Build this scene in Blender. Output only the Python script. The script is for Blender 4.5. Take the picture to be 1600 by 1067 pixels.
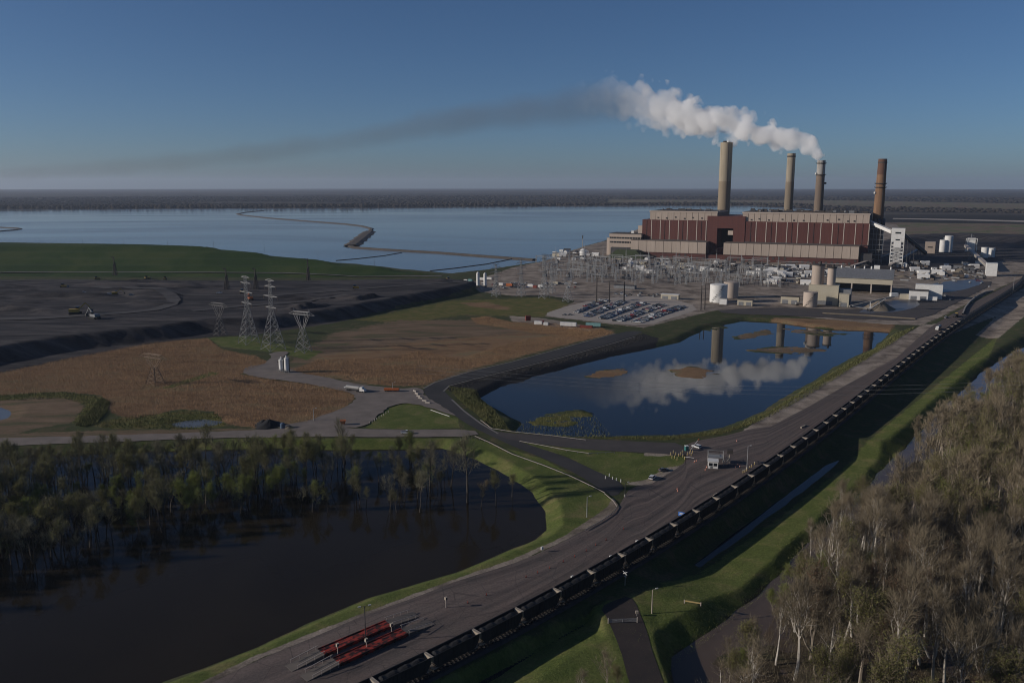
import bpy, bmesh, math, random
import numpy as np
from mathutils import Vector, Matrix
from mathutils.geometry import tessellate_polygon

for _o in list(bpy.data.objects):
    bpy.data.objects.remove(_o)
random.seed(7); np.random.seed(7)
S = bpy.context.scene
COL = S.collection

# ------------------------------------------------------------------ camera
CAM_H, FPX, YH = 122.0, 1290.0, 289.0
PITCH = math.atan((533.5 - YH) / FPX)
cam_data = bpy.data.cameras.new("camera")
cam_data.sensor_width = 36.0
cam_data.lens = 36.0 * FPX / 1600.0
cam_data.clip_start = 1.0
cam_data.clip_end = 80000.0
cam = bpy.data.objects.new("camera", cam_data)
COL.objects.link(cam)
cam.location = (0, 0, CAM_H)
cam.rotation_euler = (math.pi / 2 - PITCH, 0, 0)
S.camera = cam

# ------------------------------------------------------------------ sky, sun, exposure
SUN_EL, SUN_AZ = math.radians(18), math.radians(-98)      # azimuth measured from +Y towards +X
world = bpy.data.worlds.new("World"); S.world = world
world.use_nodes = True
wt = world.node_tree
sky = wt.nodes.new("ShaderNodeTexSky")
sky.sky_type = 'NISHITA'; sky.sun_disc = False
sky.sun_elevation = SUN_EL; sky.sun_rotation = SUN_AZ
sky.altitude = 100; sky.air_density = 0.7; sky.dust_density = 0.7; sky.ozone_density = 5.4
bg = wt.nodes["Background"]
wt.links.new(sky.outputs[0], bg.inputs[0])
bg.inputs[1].default_value = 0.062
sd_ = bpy.data.lights.new("sun", 'SUN'); sd_.energy = 3.3; sd_.angle = math.radians(0.53)
sd_.color = (1.0, 0.92, 0.83)
sun = bpy.data.objects.new("sun", sd_); COL.objects.link(sun)
_sv = Vector((math.sin(SUN_AZ) * math.cos(SUN_EL), math.cos(SUN_AZ) * math.cos(SUN_EL), math.sin(SUN_EL)))
sun.rotation_euler = _sv.to_track_quat('Z', 'Y').to_euler()
sun.location = _sv * 2000
S.view_settings.view_transform = 'Standard'; S.view_settings.look = 'None'
S.view_settings.exposure = 0.0; S.view_settings.gamma = 1.0
S.view_settings.use_curve_mapping = False
S.render.engine = 'CYCLES'
S.cycles.max_bounces = 12; S.cycles.diffuse_bounces = 2; S.cycles.glossy_bounces = 3
S.cycles.volume_bounces = 10; S.cycles.transparent_max_bounces = 8
S.cycles.use_denoising = True; S.cycles.denoising_prefilter = 'ACCURATE'; S.cycles.denoising_input_passes = 'RGB_ALBEDO_NORMAL'; S.cycles.filter_width = 1.05
S.cycles.volume_step_rate = 1.0; S.cycles.volume_max_steps = 256

# ------------------------------------------------------------------ helpers
SP, CP = math.sin(PITCH), math.cos(PITCH)
def P(px, py, z=0.0):
    """the point at height z that the photograph shows at a pixel"""
    a = (px - 800.0) / FPX; b = -(py - 533.5) / FPX
    dx, dy, dz = a, b * SP + CP, b * CP - SP
    t = (z - CAM_H) / dz
    return Vector((dx * t, dy * t, z))
def at(px, Y, z=0.0):
    """the point at distance Y and height z on a picture column"""
    D = Y * CP + (CAM_H - z) * SP
    return Vector(((px - 800.0) / FPX * D, Y, z))
def top(Y, py):
    """the height that a picture row has at distance Y"""
    b = -(py - 533.5) / FPX
    return CAM_H + Y * (b * CP - SP) / (b * SP + CP)
def mpp(Y):
    """metres per photograph pixel at distance Y"""
    return (Y * CP + CAM_H * SP) / FPX
def PL(pts, z=0.0): return [P(x, y, z) for x, y in pts]

def tag(o, label=None, cat=None, group=None, kind=None):
    if label: o["label"] = label
    if cat: o["category"] = cat
    if group: o["group"] = group
    if kind: o["kind"] = kind
    return o
def empty(name, loc=(0, 0, 0), rz=0.0):
    o = bpy.data.objects.new(name, None); COL.objects.link(o)
    o.location = loc; o.rotation_euler = (0, 0, rz); o.empty_display_size = 1
    return o
def thing(name, label, cat, loc=(0, 0, 0), rz=0.0, group=None):
    return tag(empty(name, loc, rz), label, cat, group)
def clone(o, loc=None, rz=None, label=None, group=None, parent=None):
    c = o.copy(); COL.objects.link(c)
    if parent is not None: c.parent = parent
    if loc is not None: c.location = loc
    if rz is not None: c.rotation_euler = (0, 0, rz)
    if label: c["label"] = label
    if group: c["group"] = group
    for ch in KIDS.get(o.name, ()):
        clone(ch, parent=c)
        KIDS.setdefault(c.name, [])
    return c
KIDS = {}
def link(name, me, parent=None, loc=None):
    o = bpy.data.objects.new(name, me); COL.objects.link(o)
    if parent is not None:
        o.parent = parent; KIDS.setdefault(parent.name, []).append(o)
    if loc is not None: o.location = loc
    return o
def obj_share(name, src, parent, loc=(0, 0, 0), rz=0.0, scale=None):
    o = link(name, src.data, parent, loc); o.rotation_euler = (0, 0, rz)
    if scale: o.scale = scale
    return o
_clone = clone
def clone(o, loc=None, rz=None, label=None, group=None, parent=None, scale=None):
    c = o.copy(); COL.objects.link(c)
    if parent is not None:
        c.parent = parent; KIDS.setdefault(parent.name, []).append(c)
    if loc is not None: c.location = loc
    if rz is not None: c.rotation_euler = (0, 0, rz)
    if scale is not None: c.scale = scale
    if label: c["label"] = label
    if group: c["group"] = group
    for ch in list(KIDS.get(o.name, ())):
        clone(ch, parent=c)
    return c

class MB:
    """collects simple solids and builds them as one mesh"""
    def __init__(s): s.v = []; s.f = []; s.m = []
    def add(s, vs, fs, mi=0):
        n = len(s.v); s.v += [tuple(v) for v in vs]
        s.f += [tuple(i + n for i in f) for f in fs]; s.m += [mi] * len(fs); return s
    def box(s, x0, x1, y0, y1, z0, z1, mi=0):
        return s.add([(x0,y0,z0),(x1,y0,z0),(x1,y1,z0),(x0,y1,z0),(x0,y0,z1),(x1,y0,z1),(x1,y1,z1),(x0,y1,z1)],
            [(0,3,2,1),(4,5,6,7),(0,1,5,4),(1,2,6,5),(2,3,7,6),(3,0,4,7)], mi)
    def cbox(s, c, d, mi=0):
        return s.box(c[0]-d[0]/2, c[0]+d[0]/2, c[1]-d[1]/2, c[1]+d[1]/2, c[2]-d[2]/2, c[2]+d[2]/2, mi)
    def cyl(s, x, y, z0, z1, r0, r1=None, n=12, mi=0, cap=True):
        r1 = r0 if r1 is None else r1
        vs = [(x + r0*math.cos(2*math.pi*i/n), y + r0*math.sin(2*math.pi*i/n), z0) for i in range(n)]
        vs += [(x + r1*math.cos(2*math.pi*i/n), y + r1*math.sin(2*math.pi*i/n), z1) for i in range(n)]
        fs = [(i, (i+1) % n, n+(i+1) % n, n+i) for i in range(n)]
        if cap: fs += [tuple(range(n-1, -1, -1)), tuple(range(n, 2*n))]
        return s.add(vs, fs, mi)
    def lathe(s, x, y, prof, n=16, mi=0):
        vs = []
        for r, z in prof:
            vs += [(x + r*math.cos(2*math.pi*i/n), y + r*math.sin(2*math.pi*i/n), z) for i in range(n)]
        fs = []
        for k in range(len(prof)-1):
            fs += [(k*n+i, k*n+(i+1) % n, (k+1)*n+(i+1) % n, (k+1)*n+i) for i in range(n)]
        return s.add(vs, fs, mi)
    def bar(s, a, b, r, r2=None, n=4, mi=0):
        a, b = Vector(a), Vector(b); r2 = r if r2 is None else r2
        d = b - a
        if d.length < 1e-6: return s
        u = d.orthogonal().normalized() if abs(d.normalized().z) > .98 else d.cross(Vector((0,0,1))).normalized()
        w = d.cross(u).normalized()
        off = math.pi/4 if n == 4 else 0
        A = [a + (u*math.cos(off+2*math.pi*i/n) + w*math.sin(off+2*math.pi*i/n))*r for i in range(n)]
        B = [b + (u*math.cos(off+2*math.pi*i/n) + w*math.sin(off+2*math.pi*i/n))*r2 for i in range(n)]
        return s.add(A + B, [(i, (i+1) % n, n+(i+1) % n, n+i) for i in range(n)] + [tuple(range(n-1,-1,-1)), tuple(range(n, 2*n))], mi)
    def tube(s, pts, r, n=4, mi=0):
        for a, b in zip(pts, pts[1:]): s.bar(a, b, r, n=n, mi=mi)
        return s
    def prism(s, poly, z0, z1, mi=0):
        n = len(poly)
        vs = [(p[0], p[1], z0) for p in poly] + [(p[0], p[1], z1) for p in poly]
        return s.add(vs, [(i, (i+1) % n, n+(i+1) % n, n+i) for i in range(n)] + [tuple(range(n-1,-1,-1)), tuple(range(n, 2*n))], mi)
    def xprism(s, prof, x0, x1, mi=0):          # profile in (y, z) swept along x
        n = len(prof)
        vs = [(x0, p[0], p[1]) for p in prof] + [(x1, p[0], p[1]) for p in prof]
        return s.add(vs, [(i, (i+1) % n, n+(i+1) % n, n+i) for i in range(n)] + [tuple(range(n-1,-1,-1)), tuple(range(n, 2*n))], mi)
    def yprism(s, prof, y0, y1, mi=0):          # profile in (x, z) swept along y
        n = len(prof)
        vs = [(p[0], y0, p[1]) for p in prof] + [(p[0], y1, p[1]) for p in prof]
        return s.add(vs, [(i, (i+1) % n, n+(i+1) % n, n+i) for i in range(n)] + [tuple(range(n-1,-1,-1)), tuple(range(n, 2*n))], mi)
    def mesh(s, name, mats):
        me = bpy.data.meshes.new(name); me.from_pydata(s.v, [], s.f)
        mats = mats if isinstance(mats, (list, tuple)) else [mats]
        for m in mats: me.materials.append(m)
        if len(mats) > 1: me.polygons.foreach_set("material_index", s.m)
        bm = bmesh.new(); bm.from_mesh(me); bmesh.ops.recalc_face_normals(bm, faces=bm.faces); bm.to_mesh(me); bm.free()
        return me
    def build(s, name, mats, parent=None, loc=None, smooth=False):
        me = s.mesh(name, mats)
        if smooth: me.shade_smooth(); me.set_sharp_from_angle(angle=math.radians(40))
        return link(name, me, parent, loc)

def np_mesh(name, V, Fa, mats, smooth=False):
    """mesh from numpy vertices and an (n,3) or (n,4) face array"""
    me = bpy.data.meshes.new(name)
    k = Fa.shape[1]
    me.vertices.add(len(V)); me.vertices.foreach_set("co", np.ascontiguousarray(V, dtype=np.float32).ravel())
    me.loops.add(Fa.size); me.loops.foreach_set("vertex_index", np.ascontiguousarray(Fa, dtype=np.int32).ravel())
    me.polygons.add(len(Fa)); me.polygons.foreach_set("loop_start", np.arange(0, Fa.size, k, dtype=np.int32))
    try: me.polygons.foreach_set("loop_total", np.full(len(Fa), k, dtype=np.int32))
    except Exception: pass
    me.polygons.foreach_set("use_smooth", np.full(len(Fa), smooth))
    for m in (mats if isinstance(mats, (list, tuple)) else [mats]): me.materials.append(m)
    me.update(calc_edges=True); me.validate()
    return me

# ---- numpy value noise
_perm = np.random.RandomState(3).rand(256, 256)
def vnoise(X, Y):
    xi = np.floor(X).astype(int); yi = np.floor(Y).astype(int)
    fx = X - xi; fy = Y - yi
    fx = fx*fx*(3-2*fx); fy = fy*fy*(3-2*fy)
    g = lambda i, j: _perm[i & 255, j & 255]
    return (g(xi,yi)*(1-fx)+g(xi+1,yi)*fx)*(1-fy) + (g(xi,yi+1)*(1-fx)+g(xi+1,yi+1)*fx)*fy - .5
def fnoise(X, Y, o=3):
    s = 0; a = 1.0
    for k in range(o):
        s = s + a*vnoise(X*2**k + 17*k, Y*2**k - 31*k); a *= .5
    return s
def sdf(poly, X, Y):
    """signed distance to a polygon, negative inside"""
    p = np.array([(q[0], q[1]) for q in poly]); q = np.roll(p, -1, 0)
    d2 = np.full(X.shape, 1e18); ins = np.zeros(X.shape, bool)
    for (ax, ay), (bx, by) in zip(p, q):
        ex, ey = bx-ax, by-ay
        t = np.clip(((X-ax)*ex + (Y-ay)*ey)/(ex*ex+ey*ey+1e-12), 0, 1)
        d2 = np.minimum(d2, (X-ax-t*ex)**2 + (Y-ay-t*ey)**2)
        c = ((ay > Y) != (by > Y))
        with np.errstate(divide='ignore', invalid='ignore'):
            ins ^= c & (X < (bx-ax)*(Y-ay)/(by-ay+1e-30) + ax)
    d = np.sqrt(d2)
    return np.where(ins, -d, d)

# ------------------------------------------------------------------ materials
def nd(t, kind, **kw):
    n = t.nodes.new(kind)
    for k, v in kw.items(): setattr(n, k, v)
    return n
def noise_node(t, vec, scale, detail=3.0, rough=.55, dist=0.0):
    n = nd(t, "ShaderNodeTexNoise"); n.inputs["Scale"].default_value = scale
    n.inputs["Detail"].default_value = detail; n.inputs["Roughness"].default_value = rough
    n.inputs["Distortion"].default_value = dist
    t.links.new(vec, n.inputs["Vector"]); return n
def ramp(t, fac, stops):
    r = nd(t, "ShaderNodeValToRGB"); e = r.color_ramp.elements
    while len(e) < len(stops): e.new(0.5)
    for i, (p, c) in enumerate(stops):
        e[i].position = p; e[i].color = (*c, 1) if not isinstance(c, (int, float)) else (c, c, c, 1)
    t.links.new(fac, r.inputs[0]); return r
def mixc(t, fac, a, b, mode='MIX'):
    m = nd(t, "ShaderNodeMix", data_type='RGBA', blend_type=mode)
    for i, v in ((0, fac), (6, a), (7, b)):
        if hasattr(v, "links"): t.links.new(v, m.inputs[i])
        elif i == 0: m.inputs[0].default_value = v
        else: m.inputs[i].default_value = (*v, 1)
    return m.outputs[2]
def mathn(t, op, a, b=0.0, clamp=False):
    m = nd(t, "ShaderNodeMath", operation=op, use_clamp=clamp)
    for i, v in ((0, a), (1, b)):
        if hasattr(v, "links"): t.links.new(v, m.inputs[i])
        else: m.inputs[i].default_value = v
    return m.outputs[0]
def vscale(t, vec, s):
    m = nd(t, "ShaderNodeMapping"); m.inputs["Scale"].default_value = s
    t.links.new(vec, m.inputs["Vector"]); return m.outputs[0]
MATS = {}
def mat(name, col, col2=None, scale=.5, rough=.8, metal=0.0, spec=.3, coords='Object', stretch=None, bump=0.0, rnd=0.0, detail=4):
    m = bpy.data.materials.new(name); m.use_nodes = True; t = m.node_tree
    b = t.nodes["Principled BSDF"]; b.inputs["Roughness"].default_value = rough
    b.inputs["Metallic"].default_value = metal; b.inputs["Specular IOR Level"].default_value = spec
    if coords == 'World': vec = nd(t, "ShaderNodeNewGeometry").outputs["Position"]
    else: vec = nd(t, "ShaderNodeTexCoord").outputs["Object"]
    if stretch: vec = vscale(t, vec, stretch)
    col2 = col2 or tuple(c*.72 for c in col)
    n = noise_node(t, vec, scale, detail)
    r = ramp(t, n.outputs[0], [(.3, col), (.7, col2)])
    out = r.outputs[0]
    if rnd:
        oi = nd(t, "ShaderNodeObjectInfo")
        hv = nd(t, "ShaderNodeHueSaturation")
        t.links.new(out, hv.inputs["Color"])
        mr = nd(t, "ShaderNodeMapRange"); mr.inputs[3].default_value = 1-rnd; mr.inputs[4].default_value = 1+rnd
        t.links.new(oi.outputs["Random"], mr.inputs[0]); t.links.new(mr.outputs[0], hv.inputs["Value"])
        out = hv.outputs[0]
    t.links.new(out, b.inputs["Base Color"])
    if bump:
        bn = nd(t, "ShaderNodeBump"); bn.inputs["Strength"].default_value = bump
        t.links.new(n.outputs[0], bn.inputs["Height"]); t.links.new(bn.outputs[0], b.inputs["Normal"])
    MATS[name] = m
    return m
# ------------------------------------------------------------------ terrain layout (all in metres once unprojected)
LAKE_Z, POND_Z, FLOOD_Z, DITCH_Z = -2.0, -2.5, -3.0, -4.2
lake_px = [(-900,329),(-100,328),(60,327),(150,325.5),(300,326),(520,325),(700,323),(1010,321.5),(1170,321.5),(1260,326),(1290,335),(1180,345),
  (1010,353),(985,362),(945,376),(910,386),(885,394),(868,402),(845,409),(800,416),(760,422),(705,428),(660,424),(600,418),(560,413),(500,409),(430,403),(300,399),(0,394),(-900,388)]
lake = PL(lake_px, LAKE_Z)
pond_px = [(752,622),(790,600),(850,585),(905,570),(960,556),(1025,543),(1062,535),(1078,526),(1110,512),(1165,501),(1215,504),(1290,515),(1340,516),(1392,519),
  (1362,545),(1322,563),(1285,585),(1240,612),(1192,642),(1130,668),(1060,680),(960,682),(890,683),(800,676),(812,660),(775,640)]
pond = PL(pond_px, POND_Z)
flood_px = [(-700,780),(-300,722),(0,715),(180,706),(420,700),(560,703),(690,700),(742,716),(790,742),(832,770),(850,800),(853,828),(838,843),(800,858),(712,894),(575,935),(480,974),(400,1010),(258,1066),(110,1140),(-300,1250),(-900,1250)]
flood = PL(flood_px, FLOOD_Z)
ditch_a = PL([(1082,882),(1110,861),(1205,790),(1290,727),(1312,719),(1292,740),(1204,806),(1124,865),(1094,888)], DITCH_Z)
ditch_b = PL([(560,1130),(690,1065),(850,988),(920,962),(925,975),(850,1018),(740,1090)], -3.0)
ditch_c = PL([(1345,680),(1400,630),(1470,570),(1560,505),(1590,478),(1560,520),(1500,565),(1420,632)], -2.6)
flood_r_px = [(1046,1100),(1052,1025),(1110,985),(1205,908),(1290,823),(1400,712),(1465,645),(1500,614),(1535,580),(1580,552),(1680,500),(2000,520),(2600,700),(2600,1500),(1046,1500)]
flood_r = PL(flood_r_px, -4.0)
pool_a = PL([(-60,634),(0,637),(14,641),(17,647),(10,654),(0,656),(-60,660)], -1.2)
pool_b = PL([(268,662),(290,657),(320,655),(348,659),(335,665),(300,668),(275,667)], -1.0)
yard = PL([(-900,690),(-500,632),(0,540),(101,524.5),(220,512),(321,499),(400,496),(520,482),(620,464),(700,449),(742,440),(700,435),(500,438),(0,437),(-900,437)], 9.0)
berm = PL([(-900,433),(0,431),(300,431.5),(500,433),(640,432),(690,430),(640,426),(560,420),(500,415),(430,408),(300,403),(0,398),(-900,392)], 0.0)
coal_far = PL([(1395,384),(1500,373),(1650,385),(2200,420),(2200,400),(1650,372),(1500,368),(1400,371)], 0.0)

main_road = [(300,1080),(400,1030),(500,990),(575,957),(650,932),(712,907),(800,880),(845,862),(885,842),(925,820),(950,806),(964,793),(962,781),(940,766),
  (977,756),(1015,757),(1068,724),(1073,714),(1063,694),(1086,689),(1141,679),(1179,668),(1200,668),(1255,640),(1314,606),(1402,558),(1428,534),(1453,512),(1491,489),(1509,479),(1580,443),(1640,410),(1720,372),
  (1740,380),(1640,432),(1600,450),(1520,500),(1460,540),(1415,572),(1364,612),(1300,656),(1250,693),(1200,735),(1159,762),(1116,795),(1055,845),(1020,866),(980,888),(930,915),(870,943),(800,970),(737,998),(660,1034),(600,1062),(540,1092)]
side_road = [(942,767),(905,742),(850,716),(800,697),(765,680),(740,668),(715,653),(693,635),(668,622),(660,608),(680,598),(735,581),(800,566),(870,547),(920,533),(962,522),(985,517),(1008,518),(990,525),(950,537),(880,556),(800,576),(740,591),(702,601),(693,610),(705,622),(725,640),(752,660),(778,676),(820,693),(880,712),(940,740),(978,757),(962,778)]
link_road = [(772,674),(800,677),(850,680),(905,685),(960,688),(1020,691),(1066,692),(1076,714),(1040,709),(985,706),(920,703),(860,696),(805,689),(778,681)]
west_road = [(-500,722),(-100,690),(0,684),(150,681),(300,676),(400,672),(455,668),(520,667),(560,670),(640,671),(740,671),(752,682),(640,683),(500,682),(350,684),(200,689),(0,697),(-100,702),(-500,740)]
gravel_fork = [(398,668),(440,664),(480,658),(530,640),(556,626),(552,615),(500,603),(440,594),(395,589),(377,581),(384,573),(410,570),(424,560),(420,551),(455,548),(440,560),(430,568),(460,580),(520,592),(570,602),(620,607),(660,606),(664,620),(690,634),(715,650),(705,648),(645,629),(610,633),(592,648),(570,668),(520,668)]
gate_road = [(938,948),(958,938),(985,930),(998,950),(1010,985),(1022,1025),(1040,1072),(1060,1130),(1000,1130),(985,1070),(968,1010),(950,968)]
lot = [(846,492),(880,480),(921,470),(980,462),(1040,464),(1098,481),(1060,494),(1008,510),(940,503),(880,497)]
flat_polys = [PL(p) for p in (main_road, side_road, link_road, gate_road, lot)]

TRK_PX = [(585,1052),(747.5,980),(877.5,922),(986,871),(1062,823.5),(1120,779),(1171,742),(1214,711),(1252,683),(1285,659),(1314,637),(1340,618),(1364,601),(1386,586),(1405,572),(1455,536),(1514,494),(1554,465),(1600,433)]
_t = [P(x, y, 5.6) for x, y in TRK_PX]
# smooth the centre line: fit x and y as cubics of arc length
_s = np.r_[0, np.cumsum([(b-a).xy.length for a, b in zip(_t, _t[1:])])]
_cx = np.polyfit(_s, [p.x for p in _t], 4); _cy = np.polyfit(_s, [p.y for p in _t], 4)
TRK_LEN = _s[-1]
def trk(s, off=0.0, z=0.0):
    """point on the railway line at arc length s; off > 0 is to the right of it (away from the road)"""
    sc = min(max(s, 0), TRK_LEN)
    x, y = np.polyval(_cx, sc), np.polyval(_cy, sc)
    dx, dy = np.polyval(np.polyder(_cx), sc), np.polyval(np.polyder(_cy), sc)
    l = math.hypot(dx, dy); dx /= l; dy /= l
    x += dx*(s-sc); y += dy*(s-sc)
    return Vector((x + dy*off, y - dx*off, z)), math.atan2(dy, dx)
_ss = np.arange(-60, TRK_LEN + 300, 20)
track_poly = [trk(s, -3.2)[0] for s in _ss] + [trk(s, 3.2)[0] for s in _ss[::-1]]

CUTS = [(lake, LAKE_Z, .25, 6, 40), (pond, POND_Z, .35, 2.0, 14), (flood, FLOOD_Z, .45, 1.5, 18),
        (ditch_a, DITCH_Z, .13, 1.0, 14), (ditch_b, -3.0, .28, .8, 10), (ditch_c, -2.6, .16, .8, 10), (flood_r, -4.0, .5, 2.0, 16),
        (pool_a, -1.2, .12, 1.0, 9), (pool_b, -1.0, .12, 1.0, 9)]
isle_px = [[(912,588),(935,580),(975,576),(988,579),(970,587),(940,591)], [(1046,578),(1075,573),(1110,577),(1117,584),(1098,592),(1060,590)],
           [(1140,528),(1165,520),(1200,515),(1212,521),(1180,527),(1155,532)], [(1160,547),(1200,542),(1260,541),(1300,548),(1250,553),(1190,552)],
           [(812,664),(850,648),(905,640),(930,648),(900,662),(860,668)], [(745,606),(800,592),(832,590),(815,598),(770,606)],
           [(1080,512),(1110,508),(1140,512),(1110,518)], [(1215,512),(1270,516),(1330,522),(1300,526),(1240,520)]]
ISLES = [PL(p, POND_Z) for p in isle_px]
ISLE_H = [.25, .3, .12, .10, .10, .10, .1, .08]
def height(X, Y):
    n1 = fnoise(X/40, Y/40, 4)
    h = -0.12 + np.clip(fnoise(X/9, Y/9, 3), -1, 1)*.18 - .1
    r = np.hypot(X, Y)
    h = h + np.clip((r-3500)/6000, 0, 1)*0
    for poly, zw, sl, jit, js in CUTS:
        d = sdf(poly, X, Y) + jit*fnoise(X/js, Y/js, 3)
        h = np.minimum(h, zw + np.clip(d*sl, -2.2, 60))
    for poly, hh in zip(ISLES, ISLE_H):
        d = sdf(poly, X, Y) + 4*fnoise(X/10, Y/10, 3)
        h = np.where(d < 2, np.maximum(h, POND_Z + np.clip(-d*.03-.02, -.3, hh*.6) + .2*fnoise(X/5, Y/2.5, 3)), h)
    # flooded wood on the right: islets of leaf litter
    dr = sdf(flood_r, X, Y)
    wet = np.clip(-dr/6 - .5, 0, 1)
    h = np.where(dr < 0, h*(1-wet) + wet*(-4.15 + 1.6*fnoise(X/22, Y/22, 4) + .25), h)
    dy_ = sdf(yard, X, Y)
    rough = .35*fnoise(X/12, Y/12, 3)
    h = np.maximum(h, np.minimum(9.0 + np.where(dy_ < -18, .9*fnoise(X/60, Y/30, 3) + 14*np.clip(fnoise(X/95+3, Y/42, 4)-.14, 0, .35), 0) + rough*.5, 9 - (dy_ + 3.5*fnoise(X/14, Y/14, 3))*.55))
    db = sdf(berm, X, Y)
    hb = np.clip(-db*.24, 0, 34)
    h = np.where(db < 0, np.maximum(h, hb + 1.7*np.sin(hb*.9)*(hb > 3)), h)
    dc = sdf(coal_far, X, Y)
    h = np.where(dc < 0, np.maximum(h, np.clip(-dc*.3, 0, 9) + .6*n1), h)
    w = np.zeros(X.shape)
    for p in flat_polys + [track_poly]:
        w = np.maximum(w, np.clip(1 - (sdf(p, X, Y)-1.0)/3.5, 0, 1))
    w = w*w*(3-2*w)
    return h*(1-w) + (-.02)*w
def hz(x, y):
    return float(height(np.array([float(x)]), np.array([float(y)]))[0])
def G(px, py, it=3):
    """the point of the terrain the photograph shows at a pixel"""
    z = 0.0
    for _ in range(it):
        p = P(px, py, z); z = hz(p.x, p.y)
    return P(px, py, z)

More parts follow.
